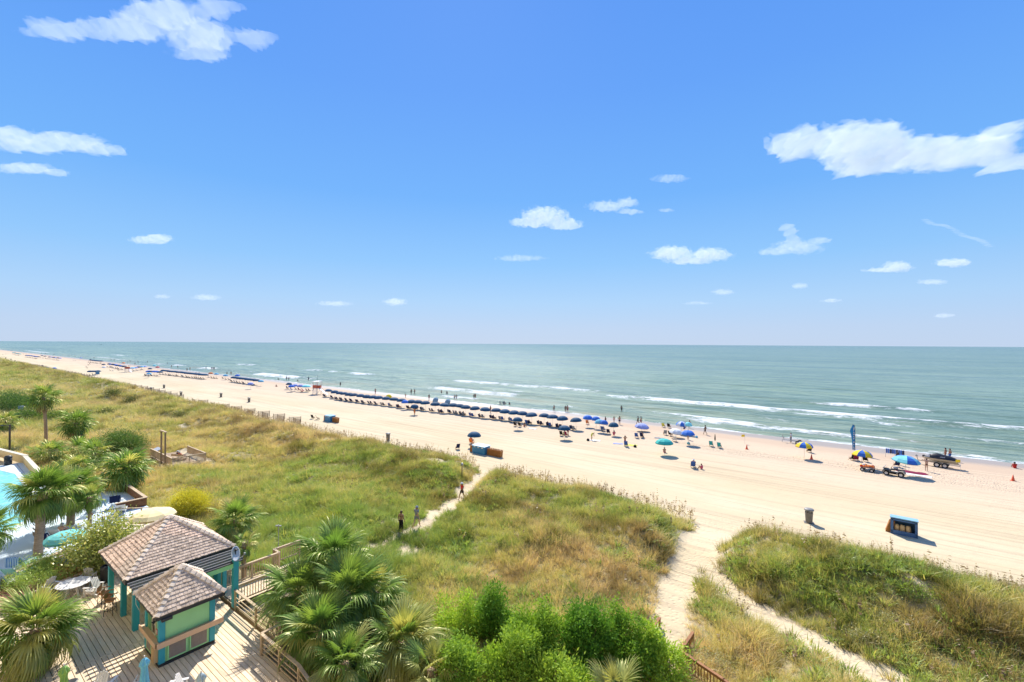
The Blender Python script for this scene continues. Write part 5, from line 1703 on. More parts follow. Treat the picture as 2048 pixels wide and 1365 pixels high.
def skel(pose):
    "joints of a figure facing +y, z up"
    J = {}
    S = 'lr'
    if pose in ('stand', 'walk', 'arms_up', 'bend'):
        ph = 0.95
        J.update(pelvis=(0, 0, ph), spine=(0, 0, 1.13), chest=(0, -.005, 1.33), neck=(0, 0, 1.49), head=(0, .025, 1.60), crown=(0, .015, 1.69))
        for s, k in ((-1, 'l'), (1, 'r')):
            f = {'stand': 0, 'arms_up': 0, 'bend': 0, 'walk': 1}[pose] * s
            J['hip' + k] = (.085 * s, 0, .91); J['knee' + k] = (.095 * s, .05 + .17 * f, .5); J['ankle' + k] = (.1 * s, .30 * f - (.06 if f < 0 else 0), .09 + (.06 if f < 0 else 0)); J['toe' + k] = (.11 * s, .30 * f + .13, .035)
            J['sho' + k] = (.175 * s, -.005, 1.42)
            J['elb' + k] = (.25 * s, -.03 - .13 * f, 1.15); J['wri' + k] = (.26 * s, .07 - .10 * f, .93); J['hand' + k] = (.26 * s, .09 - .10 * f, .85)
            if pose == 'arms_up':
                J['elb' + k] = (.33 * s, .12, 1.36); J['wri' + k] = (.13 * s, .27, 1.50); J['hand' + k] = (.09 * s, .28, 1.56)
        if pose == 'bend':
            for q, v in dict(spine=(0, .10, 1.10), chest=(0, .25, 1.22), neck=(0, .37, 1.28), head=(0, .47, 1.29), crown=(0, .55, 1.28)).items():
                J[q] = v
            for s, k in ((-1, 'l'), (1, 'r')):
                J['sho' + k] = (.17 * s, .31, 1.25); J['elb' + k] = (.19 * s, .38, .98); J['wri' + k] = (.17 * s, .46, .76); J['hand' + k] = (.16 * s, .48, .68)
    elif pose == 'sit':
        J.update(pelvis=(0, 0, .36), spine=(0, -.07, .53), chest=(0, -.17, .72), neck=(0, -.22, .87), head=(0, -.21, .98), crown=(0, -.225, 1.07))
        for s, k in ((-1, 'l'), (1, 'r')):
            J['hip' + k] = (.09 * s, .03, .35); J['knee' + k] = (.12 * s, .44, .46); J['ankle' + k] = (.12 * s, .66, .09); J['toe' + k] = (.13 * s, .80, .04)
            J['sho' + k] = (.175 * s, -.19, .80); J['elb' + k] = (.27 * s, -.08, .56); J['wri' + k] = (.22 * s, .14, .52); J['hand' + k] = (.19 * s, .21, .51)
    elif pose == 'sand':
        J.update(pelvis=(0, 0, .11), spine=(0, -.02, .28), chest=(0, .02, .47), neck=(0, .06, .62), head=(0, .10, .72), crown=(0, .10, .81))
        for s, k in ((-1, 'l'), (1, 'r')):
            J['hip' + k] = (.09 * s, .03, .11); J['knee' + k] = (.14 * s, .38, .38); J['ankle' + k] = (.12 * s, .58, .08); J['toe' + k] = (.13 * s, .71, .035)
            J['sho' + k] = (.175 * s, .03, .55); J['elb' + k] = (.25 * s, .19, .40); J['wri' + k] = (.14 * s, .38, .42); J['hand' + k] = (.10 * s, .44, .43)
    elif pose == 'lounge':
        J.update(pelvis=(0, 0, .12), spine=(0, -.16, .20), chest=(0, -.34, .32), neck=(0, -.46, .42), head=(0, -.53, .50), crown=(0, -.60, .55))
        for s, k in ((-1, 'l'), (1, 'r')):
            J['hip' + k] = (.09 * s, .04, .11); J['knee' + k] = (.12 * s, .45, .20 if s > 0 else .12); J['ankle' + k] = (.13 * s, .86, .08); J['toe' + k] = (.15 * s, .93, .17)
            J['sho' + k] = (.175 * s, -.40, .36); J['elb' + k] = (.29 * s, -.20, .20); J['wri' + k] = (.25 * s, .03, .16); J['hand' + k] = (.23 * s, .10, .16)
    return {k: Vector(v) for k, v in J.items()}


RAD = dict(pelvis=.135, spine=.12, chest=.145, neck=.058, head=.098, crown=.07, hip=.095, knee=.062, ankle=.042, toe=.034, sho=.066, elb=.045, wri=.031, hand=.036)
EDG = [('pelvis', 'spine'), ('spine', 'chest'), ('chest', 'neck'), ('neck', 'head'), ('head', 'crown')]
for k in 'lr':
    EDG += [('pelvis', 'hip' + k), ('hip' + k, 'knee' + k), ('knee' + k, 'ankle' + k), ('ankle' + k, 'toe' + k), ('chest', 'sho' + k), ('sho' + k, 'elb' + k), ('elb' + k, 'wri' + k), ('wri' + k, 'hand' + k)]


def skin(name, J, edges, rad, root, mt, sub=1, extra=None):
    names = []
    for e in edges:
        for q in e:
            if q not in names:
                names.append(q)
    names.remove(root); names.insert(0, root)
    me = bpy.data.meshes.new(name)
    me.from_pydata([J[n_] for n_ in names], [(names.index(a), names.index(b)) for a, b in edges], [])
    o = bpy.data.objects.new(name, me); COL.objects.link(o)
    md = o.modifiers.new('skin', 'SKIN'); md.use_smooth_shade = True
    sv = me.skin_vertices[0].data
    for i, n_ in enumerate(names):
        r = rad[n_] if n_ in rad else rad[n_[:-1]]
        sv[i].radius = (r, r)
    sv[0].use_root = True
    o.modifiers.new('sub', 'SUBSURF').levels = sub
    dg = bpy.context.evaluated_depsgraph_get()
    r_ = bpy.data.meshes.new_from_object(o.evaluated_get(dg), depsgraph=dg)
    bpy.data.objects.remove(o); bpy.data.meshes.remove(me)
    if extra:
        bm = bmesh.new(); bm.from_mesh(r_)
        tmp = extra.mesh('extra'); bm.from_mesh(tmp); bm.to_mesh(r_); bm.free(); bpy.data.meshes.remove(tmp)
    r_.name = name
    r_.materials.clear(); r_.materials.append(mt)
    return r_


POSES = {}


def pose_meshes(pose):
    if pose in POSES:
        return POSES[pose]
    J = skel(pose)
    ex = MB()
    for k, s in (('l', -1), ('r', 1)):
        w, h = J['wri' + k], J['hand' + k]
        d = (h - w).normalized(); side = d.cross(Vector((0, 1, .2))).normalized(); nrm = side.cross(d)
        for i in range(4):
            b = h + side * (.024 - i * .016)
            ln = (.075, .085, .08, .06)[i]
            ex.tube([b - d * .01, b + d * ln * .55, b + d * ln * .95 + nrm * .02], [.0095, .009, .007], 5)
        ex.tube([h - d * .03 + side * .025, h + side * .055 + d * .01, h + side * .06 + d * .04], [.011, .0105, .008], 5)
    hd = J['head']; up = (J['crown'] - J['neck']).normalized(); fwd = Vector((0, 1, 0)); fwd = (fwd - up * fwd.dot(up)).normalized(); rt = fwd.cross(up)
    ex.tube([hd + fwd * .085 + up * .03, hd + fwd * .118 - up * .008, hd + fwd * .09 - up * .018], [.01, .016, .008], 5)
    for s in (-1, 1):
        ex.tube([hd + rt * s * .092 + up * .03, hd + rt * s * .107 + up * .005 - fwd * .01, hd + rt * s * .094 - up * .03], [.012, .02, .01], 5)
        ex.tube([hd + rt * s * .034 + fwd * .088 + up * .028, hd + rt * s * .034 + fwd * .099 + up * .028], [.012, .007], 6)
    ex.tube([hd + fwd * .088 - up * .048 - rt * .025, hd + fwd * .098 - up * .046, hd + fwd * .088 - up * .048 + rt * .025], [.005, .008, .005], 5)
    body = skin('body', J, EDG, RAD, 'pelvis', SKINS[0], 1, ex)
    # trunks, shirt, long dress
    J2 = dict(J)
    for k in 'lr':
        J2['mid' + k] = J['hip' + k].lerp(J['knee' + k], .62); J2['cuff' + k] = J['sho' + k].lerp(J['elb' + k], .6)
        J2['low' + k] = J['knee' + k].lerp(J['ankle' + k], .8)
    J2['waist'] = J['pelvis'].lerp(J['spine'], .7)
    e1 = [('pelvis', 'waist')] + [q for k in 'lr' for q in (('pelvis', 'hip' + k), ('hip' + k, 'mid' + k))]
    trunks = skin('trunks', J2, e1, dict(pelvis=.155, waist=.142, hip=.118, mid=.102), 'pelvis', CL['navy'])
    e2 = [('pelvis', 'spine'), ('spine', 'chest')] + [q for k in 'lr' for q in (('chest', 'sho' + k), ('sho' + k, 'cuff' + k))]
    J3 = dict(J2); J3['pelvis'] = J['pelvis'].lerp(J['spine'], .2)
    shirt = skin('shirt', J3, e2, dict(pelvis=.155, spine=.146, chest=.166, sho=.086, cuff=.078), 'chest', CL['white'])
    e3 = e1 + [q for k in 'lr' for q in (('mid' + k, 'low' + k),)]
    trousers = skin('trousers', J2, e3, dict(pelvis=.155, waist=.142, hip=.118, mid=.10, low=.085), 'pelvis', CL['black'])
    # bikini / swimsuit: a band round the chest and briefs
    J4 = dict(J); J4['pelvis'] = J['pelvis']; J4['band'] = J['chest'].lerp(J['neck'], -.02); J4['bandlow'] = J['chest'].lerp(J['spine'], .35)
    top = skin('swim_top', J4, [('band', 'bandlow')], dict(band=.158, bandlow=.15), 'band', CL['black'])
    J5 = dict(J2)
    for k in 'lr':
        J5['mid' + k] = J['hip' + k].lerp(J['knee' + k], .18)
    briefs = skin('briefs', J5, e1, dict(pelvis=.15, waist=.13, hip=.115, mid=.10), 'pelvis', CL['black'])
    hb = MB()
    Mx = Matrix((rt, -fwd, up)).transposed()
    prof = [(.0, .122), (.045, .113), (.083, .084), (.104, .04), (.110, .0), (.106, -.03)]
    hb.lathe(prof, 12, hd + up * .022 - fwd * .012, (math.pi * .06, math.pi * .94), Mx) if False else hb.lathe(prof[:5], 14, hd + up * .028 - fwd * .014, M=Mx)
    hb.lathe([(.109, .0), (.108, -.05), (.09, -.10)], 8, hd + up * .028 - fwd * .014, (math.pi * .08, math.pi * .92), Mx)
    hair = hb.mesh('hair', HAIRS[0], True)
    ht = MB().lathe([(0, .135), (.06, .13), (.1, .10), (.118, .045), (.16, .025), (.16, .017), (.112, .02)], 14, hd + up * .02, M=Mx).mesh('hat', CL['white'], True)
    POSES[pose] = dict(body=body, trunks=trunks, shirt=shirt, trousers=trousers, swim_top=top, briefs=briefs, hair=hair, hat=ht)
    return POSES[pose]


def person(pos, face, pose, label, wear, sk=1, hair=0, hat=None, h=1.0, group='people on the beach'):
    "wear: list of (garment, colour); face: heading of the figure, 0 looks out to sea"
    t_ = thing('person', label, 'person', pos, face, group)
    t_.scale = (h, h, h)
    M = pose_meshes(pose)
    ob('body', M['body'], t_, mat=SKINS[sk])
    for g, c in wear:
        ob(g, M[g], t_, mat=CL[c])
    if hat:
        ob('hat', M['hat'], t_, mat=CL[hat])
    else:
        ob('hair', M['hair'], t_, mat=HAIRS[hair])
    return t_


# ------------------------------------------------------------------ umbrellas and chairs
POLEW = mat('pole_white', (.62, .60, .55), .5, .05, 5, 0)
NAVYC = mat('canvas_navy', (.016, .078, .145), .75, .08, 8, .1, .2)


def canvas(name, col):
    return mat('canvas_' + name, col, .75, .08, 8, .1, .2)


UC = dict(navy=NAVYC, blue=canvas('blue', (.05, .17, .55)), sky=canvas('sky', (.13, .36, .72)), teal=canvas('teal', (.05, .48, .42)), aqua=canvas('aqua', (.25, .68, .68)), lav=canvas('lavender', (.30, .34, .60)),
          orange=canvas('orange', (.75, .22, .06)), red=canvas('red', (.68, .05, .06)), yellow=canvas('yellow', (.80, .58, .03)), white=canvas('white', (.75, .75, .72)), grey=canvas('grey_blue', (.22, .34, .40)),
          cream=canvas('cream', (.80, .66, .36)), pool=canvas('pool', (.16, .52, .50)), lime=canvas('lime', (.45, .6, .1)))


def canopy_mesh(R=1.0, H=.62, seg=8, a0=0, a1=8, name='canopy'):
    "scalloped dome with thin cloth, cut in gores"
    b = MB(); sub = 2
    n = (a1 - a0) * sub
    rings = [(0.02, H), (.28, H * .96), (.55, H * .82), (.80, H * .52), (1.0, 0), (1.0, -.12)]
    for layer in (0, 1):
        o = len(b.v)
        for r, z in rings:
            for k in range(n + 1):
                a = 2 * math.pi * (a0 + k / sub) / seg
                rr = r * R * (1 if k % sub == 0 else .955)
                zz = z - (.035 * r if k % sub else 0) + (0.03 if (z < 0 and k % sub) else 0)
                b.v.append((rr * math.cos(a), rr * math.sin(a), zz - .012 * layer))
        for i in range(len(rings) - 1):
            for k in range(n):
                q = (o + i * (n + 1) + k, o + i * (n + 1) + k + 1, o + (i + 1) * (n + 1) + k + 1, o + (i + 1) * (n + 1) + k)
                b.f.append(q if layer else q[::-1])
    return b.mesh(name, NAVYC)


CANOPY = canopy_mesh()
PANEL = canopy_mesh(a1=1, name='panel')
POLE = MB().tube([(0, 0, -.3), (0, 0, 2.12)], .022, 6).mesh('pole', POLEW)
RIBS = MB()
for k in range(8):
    a = 2 * math.pi * k / 8
    RIBS.tube([(.02 * math.cos(a), .02 * math.sin(a), 1.7), (.55 * math.cos(a), .55 * math.sin(a), 1.98)], .008, 4)
RIBS = RIBS.mesh('ribs', POLEW)


def umbrella(p, color, label, group=None, tilt=(0, 0), R=1.0, h=1.0, small=False, rz=None):
    t_ = thing('beach_umbrella', label, 'umbrella', p, random.uniform(0, .7) if rz is None else rz, group)
    t_.rotation_euler = (tilt[0], tilt[1], t_.rotation_euler[2])
    ob('pole', POLE, t_, sc=(1, 1, h))
    if not small:
        ob('ribs', RIBS, t_, (0, 0, 2.12 * h - 2.12), sc=(R, R, 1))
    z = 1.78 * h
    if isinstance(color, str):
        ob('canopy', CANOPY, t_, (0, 0, z), sc=(R, R, 1), mat=UC[color])
    else:
        for k in range(8):
            ob('panel', PANEL, t_, (0, 0, z), (0, 0, k * math.pi / 4), (R, R, 1), UC[color[k % len(color)]])
    return t_


WOODC = mat('chair_wood', (.42, .26, .13), .6, .15)
ch = thing('beach_chair', 'chair', 'beach chair')
ob('seat', MB().box((0, .1, .27), (.54, .46, .03), M=Matrix.Rotation(.12, 3, 'X')).mesh('seat', CL['navy']), ch)
ob('backrest', MB().box((0, -.32, .60), (.54, .03, .74), M=Matrix.Rotation(.42, 3, 'X')).mesh('backrest', CL['navy']), ch)
for s in (-1, 1):
    ob('armrest', MB().box((s * .30, -.03, .50), (.06, .56, .03)).mesh('armrest', WOODC), ch)
    ob('leg', MB().bar((s * .28, .36, .02), (s * .28, -.20, .50), .04, .04).mesh('leg', WOODC), ch)
    ob('leg', MB().bar((s * .26, -.50, .02), (s * .26, .28, .30), .04, .04).bar((s * .27, -.16, .28), (s * .27, -.46, .95), .035, .035).mesh('leg', WOODC), ch)
kids(ch)
CHFAR = MB().box((0, .1, .27), (.54, .46, .05)).box((0, -.32, .60), (.54, .05, .74), M=Matrix.Rotation(.42, 3, 'X')).bar((.28, .36, .0), (.28, -.20, .50), .05).bar((-.28, .36, .0), (-.28, -.20, .50), .05).bar((-.26, -.5, .0), (-.26, .28, .3), .05).bar((.26, -.5, .0), (.26, .28, .3), .05).mesh('beach_chair', CL['navy'])
FIRSTCH = [True]


def chair(p, rz, label, group=None, col=None):
    if FIRSTCH[0]:
        FIRSTCH[0] = False
        ch.location = p; ch.rotation_euler = (0, 0, rz); ch['label'] = label
        if group:
            ch['group'] = group
        for c in ch.children:
            if col and c.name.split('.')[0] in ('seat', 'backrest'):
                c.material_slots[0].link = 'OBJECT'; c.material_slots[0].material = CL[col]
        return ch
    c = copytree(ch, None, p, rz, label, group, {'seat': CL[col], 'backrest': CL[col]} if col else None)
    if not group and 'group' in c:
        del c['group']
    return c


def farchair(p, rz, label, group, col='navy'):
    o = ob('beach_chair', CHFAR, None, p, (0, 0, rz), mat=CL[col])
    return tag(o, label, 'beach chair', group)


# the long row of navy umbrellas, from the lifeguard stand to the right
ROW = [(656.6, 781.5), (670.4, 784), (680.3, 786.5), (689.5, 787.7), (699.4, 789), (708.8, 790), (721.4, 791.5), (734, 793), (747, 794.3), (758.3, 795.2), (772.6, 797), (787.7, 798.5), (803.8, 801), (823.5, 803), (836, 804),
       (851.5, 805.7), (870.5, 807.8), (888.5, 810), (906, 810.3), (918.6, 812), (931.3, 814.2), (951, 816.5), (969.8, 818.7), (992.4, 820.7), (1010, 822.6), (1028.6, 825.2), (1044.5, 827), (1064, 829.6), (1088, 831.4),
       (1105.3, 834), (1126, 836.7), (1153, 840.2)]
GR = 'navy umbrellas of the long row'
GC = 'chairs under the long umbrella row'
seats = []
for i, (px, py) in enumerate(ROW):
    g = gnd(px, py, 1.95)
    umbrella(g, 'navy', 'navy umbrella, %s in the long row counted from the lifeguard stand' % ORD[i], GR, (random.uniform(-.08, .08), random.uniform(-.08, .08)), random.uniform(1.14, 1.3))
    for s in (0, 1):
        p = Vector((g.x - .75 + .75 * s + random.uniform(-.1, .1), g.y - .75 + random.uniform(-.15, .15), 0)); p.z = hz(p.x, p.y)
        rz = random.uniform(-.12, .25)
        lb = '%s dark chair under the %s umbrella of the long row' % (('left', 'right')[s], ORD[i])
        if i < 10:
            farchair(p, rz, lb, GC)
        else:
            chair(p, rz, lb, GC, random.choice(('navy', 'grey', 'navy', 'blue')))
            seats.append((p, rz, i, s))
random.shuffle(seats)
wcol = ['red', 'blue', 'navy', 'pink', 'black', 'white', 'orange', 'teal', 'grey', 'maroon']
used = {}
for k, (p, rz, i, s) in enumerate(seats[:20]):
    c = wcol[k % 10]
    person((p.x, p.y + .05, p.z - .06), rz, 'sit', 'person in %s in the %s chair under the %s umbrella of the long row' % (c, ('left', 'right')[s], ORD[i]), [(('trunks', 'briefs')[k % 2], c)] + ([('shirt', c)] if k % 3 == 0 else [('swim_top', c)] if k % 2 else []), k % 3 if k % 5 else 1, k % 4)

# umbrellas away from the row, nearer part of the beach
for (px, py, col, R, lb) in (
        (829, 813, 'navy', 1.0, 'navy umbrella in front of the long row with a person standing below it'), (810, 804, 'blue', .9, 'bright blue umbrella just in front of the middle of the long row'),
        (1035.7, 839.5, 'navy', 1.0, 'navy umbrella standing forward of the long row over two dark chairs'), (1128.6, 856.5, 'navy', 1.15, 'large navy umbrella forward of the right end of the long row'),
        (1175, 835.2, 'blue', 1.0, 'left one of the mid blue umbrellas past the end of the long row'), (1192.5, 838, 'blue', .9, 'middle one of the mid blue umbrellas past the end of the long row'),
        (1199.8, 844, 'sky', .95, 'sky blue umbrella with two blue chairs past the end of the long row'), (1207, 845.5, 'blue', .85, 'mid blue umbrella overlapping the sky blue one'),
        (1227.5, 850, 'navy', .95, 'navy umbrella over the pink dressed person past the end of the row'), (1376.5, 866.5, 'blue', 1.1, 'ultramarine umbrella above the man standing with a green cooler'),
        (1328.5, 884, 'teal', 1.3, 'turquoise green umbrella standing alone over a sunbather'), (948, 869.5, 'navy', 1.1, 'lone navy umbrella behind the big blue chair locker'),
        (1377.5, 849.5, 'aqua', .7, 'small aqua umbrella beside the striped one near the water')):
    umbrella(gnd(px, py, 1.95), col, lb, None, (random.uniform(-.05, .05), random.uniform(-.05, .05)), R)
umbrella(gnd(1362.6, 848, 1.95), ('blue', 'white'), 'blue and white striped umbrella near the water', None, (.05, .05), 1.05)
umbrella(gnd(1608.5, 890.5, 1.95), ('yellow', 'blue'), 'yellow and blue umbrella beside the small boat trailer', None, (0, 0), 1.15, rz=.3)
umbrella(gnd(1722.5, 907, 1.95), ('yellow', 'blue'), 'yellow and blue umbrella in front of the tall blue banner', None, (0, .06), 1.2, rz=.3)
umbrella(gnd(1809, 919, 2.0), ('blue', 'sky', 'aqua'), 'umbrella in shades of blue behind the quad bike', None, (.05, .08), 1.45, 1.05)
for px, py, lb in ((875.5, 799, 'left grey blue umbrella lying tilted on its side near the water'), (900, 802.5, 'right grey blue umbrella lying tilted on its side near the water')):
    umbrella(gnd(px, py, .7), 'grey', lb, None, (1.05, -.5), 1.05, .55)
umbrella(gnd(778, 794, .6), 'yellow', 'yellow umbrella lying low between the navy ones of the long row', None, (.7, .3), .9, .5)
umbrella(gnd(1283, 853.5, .9), 'lav', 'lavender low shade shelter beside two walkers', None, (.1, .1), 1.35, .5)
umbrella(gnd(1351, 864.5, 1.0), 'white', 'white low shade shelter left of the ultramarine umbrella', None, (.1, .1), 1.25, .55)
cu = thing('folded_beach_umbrella', 'dark folded beach umbrella stuck in the sand between two empty blue chairs', 'umbrella', gnd(1430, 891))
ob('canopy', MB().lathe([(.02, .75), (.09, .8), (.12, 1.1), (.06, 1.7), (.01, 1.9)], 8).mesh('canopy', mat('canvas_olive', (.08, .075, .04), .8)), cu)
ob('pole', MB().tube([(0, 0, -.2), (0, 0, 1.95)], .02, 6).mesh('pole', POLEW), cu)

# distant groups
FARG = []


def farrow(a, b, n, cols, what, dz=1.9, chairs=1, jit=1.5):
    for i in range(n):
        q = i / max(1, n - 1)
        px = a[0] + (b[0] - a[0]) * q; py = a[1] + (b[1] - a[1]) * q + random.uniform(-.25, .25)
        g = gnd(px, py, dz)
        c = cols[i % len(cols)]
        umbrella(g, c, '%s umbrella, %s from the left in the %s' % ({'lav': 'lavender', 'sky': 'pale blue'}.get(c, c), ORD[i], what), 'umbrellas of the ' + what, (0, 0), random.uniform(1.15, 1.4), small=True)
        for k in range(chairs):
            p = Vector((g.x + random.uniform(-1, 1), g.y - random.uniform(.4, 1.2), 0)); p.z = hz(p.x, p.y)
            farchair(p, random.uniform(-.2, .3), 'tiny chair at the %s umbrella of the %s' % (ORD[i], what), 'chairs of the ' + what, random.choice(('navy', 'black', 'navy', 'grey')))


farrow((468, 755.5), (513, 761), 9, ['navy'], 'short row left of the lifeguard stand')
farrow((326, 741.5), (411, 750.5), 20, ['navy'], 'long distant row left of the short row')
farrow((297, 743.5), (320, 744.5), 5, ['blue', 'navy', 'blue'], 'blue cluster left of the distant row')
farrow((219, 728.5), (249, 733.5), 10, ['navy', 'blue', 'navy'], 'distant row behind the far lifeguard stand')
farrow((265, 736.5), (289, 733.5), 5, ['sky', 'lav', 'navy'], 'mixed group by the far lifeguard stand')
farrow((53, 711), (77, 714), 9, ['navy', 'blue'], 'very distant blue row at the far left')
farrow((27, 706), (40, 708.5), 5, ['teal', 'navy'], 'farthest group at the left edge')
farrow((99, 714.5), (120, 717), 6, ['navy', 'lav'], 'small distant group near the left edge')
farrow((181, 722.5), (203, 724.5), 7, ['navy'], 'low dark far group', 1.2)
farrow((84, 712), (90, 713), 2, ['navy'], 'far pair beside the blue row')
farrow((180, 743.5), (196, 743), 4, ['navy'], 'dark group apart on open sand')
for (px, py, c, lb) in ((162, 716.5, 'lav', 'lavender umbrella alone far off at the left'), (108.5, 737, 'blue', 'blue umbrella beside the distant locker at the left'), (247, 726.5, 'orange', 'orange umbrella above the distant row at the left'),
                        (315, 735, 'red', 'red umbrella behind the blue cluster'), (309, 731.5, 'aqua', 'aqua umbrella behind the blue cluster'), (421.5, 747, 'orange', 'coral umbrella between the distant rows'),
                        (433, 748.5, 'sky', 'pale blue umbrella beside the coral one'), (451, 751.5, 'sky', 'pale blue umbrella just left of the short row'), (475, 751.5, 'blue', 'bright blue umbrella behind the short row'),
                        (522, 763, 'sky', 'pale blue umbrella at the right end of the short row'), (501, 768, 'lav', 'lavender umbrella below the short row'), (300, 738, 'navy', 'navy umbrella at the back of the blue cluster'),
                        (298, 748, 'sky', 'pale low umbrella in front of the blue cluster'), (207, 729.5, 'navy', 'navy umbrella left of the far row'), (208, 735, 'white', 'white umbrella on the open sand left of the far lifeguard stand'),
                        (578, 768.5, 'navy', 'navy umbrella at the left of the crowded family group'), (590, 771.5, 'lav', 'lavender umbrella in the crowded family group'), (601, 772.5, 'lav', 'second lavender umbrella in the crowded family group'),
                        (583, 773, 'blue', 'blue umbrella at the front of the crowded family group'), (612.6, 773, 'aqua', 'big turquoise umbrella of the crowded family group beside the lifeguard stand')):
    umbrella(gnd(px, py, 1.9), c, lb, None, (0, 0), 1.45 if 'turquoise' in lb else 1.05, small=True)
for i, (px, py, c) in enumerate(((575, 778, 'navy'), (583, 780.5, 'blue'), (592, 780, 'black'), (598, 781, 'maroon'), (606, 782.5, 'pink'), (614, 783, 'black'), (619, 783, 'navy'), (604, 785, 'red'))):
    farchair(gnd(px, py), random.uniform(-.3, .3), '%s chair, %s from the left in the crowded family group' % (c, ORD[i]), 'chairs of the crowded family group', c)
for i, (px, py) in enumerate(((175, 737), (173, 735), (177, 731), (180, 729), (221, 742.5), (226, 743), (237, 742), (291, 753), (297, 754), (303, 752), (418, 756), (424, 757.5), (429, 758), (434, 758.5), (446, 758), (452, 760), (458, 761), (462, 763), (147, 722), (151, 722.5), (47, 709), (92, 718), (12, 709), (6, 710))):
    farchair(gnd(px, py), random.uniform(-.4, .4), 'tiny dark chair, %s in the scatter of loose chairs on the distant sand' % ORD[i], 'loose chairs on the distant sand', random.choice(('navy', 'black', 'grey')))

# loose chairs, near
NC = 'loose beach chairs'
for (px, py, rz, col, lb) in ((1205, 862, .1, 'blue', 'left bright blue chair under the sky blue umbrella'), (1208, 862.5, -.1, 'blue', 'right bright blue chair under the sky blue umbrella'), (1175, 849, .2, 'orange', 'orange chair under the left mid blue umbrella'),
                              (1273, 876, .2, 'blue', 'blue chair with a towel below the lavender shelter'), (1284, 876, 0, 'navy', 'navy chair beside the toweled chair below the lavender shelter'),
                              (1330, 870, .5, 'grey', 'grey chair at the left of the white shelter'), (1341, 872, -.3, 'black', 'black chair at the front of the white shelter'), (1349, 883, .4, 'white', 'white chair in the sun in front of the white shelter'),
                              (1327, 855, 0, 'yellow', 'pale yellow chair near the water, left of a dark one'), (1338, 856, 0, 'black', 'dark chair near the water right of the pale yellow one'),
                              (1422.5, 893, .05, 'teal', 'empty blue green chair left of the folded umbrella'), (1439, 896, -.05, 'teal', 'empty blue green chair right of the folded umbrella'),
                              (1618, 905, .4, 'black', 'black chair under the yellow and blue umbrella by the boat trailer'), (1704, 921, .6, 'black', 'left dark chair under the yellow and blue umbrella by the banner'),
                              (1712, 922, .1, 'maroon', 'middle chair under the yellow and blue umbrella by the banner'), (1731, 924, -.2, 'black', 'right dark chair under the yellow and blue umbrella by the banner'),
                              (1386, 936, .3, 'blue', 'low blue chair of the seated person with the pink dressed child'), (915, 899, 1.1, 'navy', 'empty dark chair left of the big blue chair locker'),
                              (626, 838, .4, 'black', 'left of two empty dark chairs beside the far blue locker'), (636, 840, -.5, 'black', 'right of two empty dark chairs beside the far blue locker'),
                              (1031, 853, .1, 'black', 'left dark chair under the forward navy umbrella'), (1040, 854, .1, 'black', 'right dark chair under the forward navy umbrella'),
                              (1001, 809, .2, 'white', 'left white chair at the water line'), (1008, 810, .1, 'grey', 'right chair at the water line'), (943, 888, .2, 'orange', 'chair with a red cover under the lone navy umbrella'),
                              (1217, 868, .2, 'navy', 'navy chair left of the pink dressed person'), (1123, 872, .2, 'black', 'left chair under the large forward navy umbrella'), (1133, 873, -.1, 'maroon', 'right chair under the large forward navy umbrella'),
                              (1252, 893, .3, 'blue', 'blue low chair beside the standing swimmer on towels'), (1793, 934, .3, 'navy', 'stacked dark chair under the umbrella in shades of blue')):
    chair(gnd(px, py), rz, lb, NC, col)

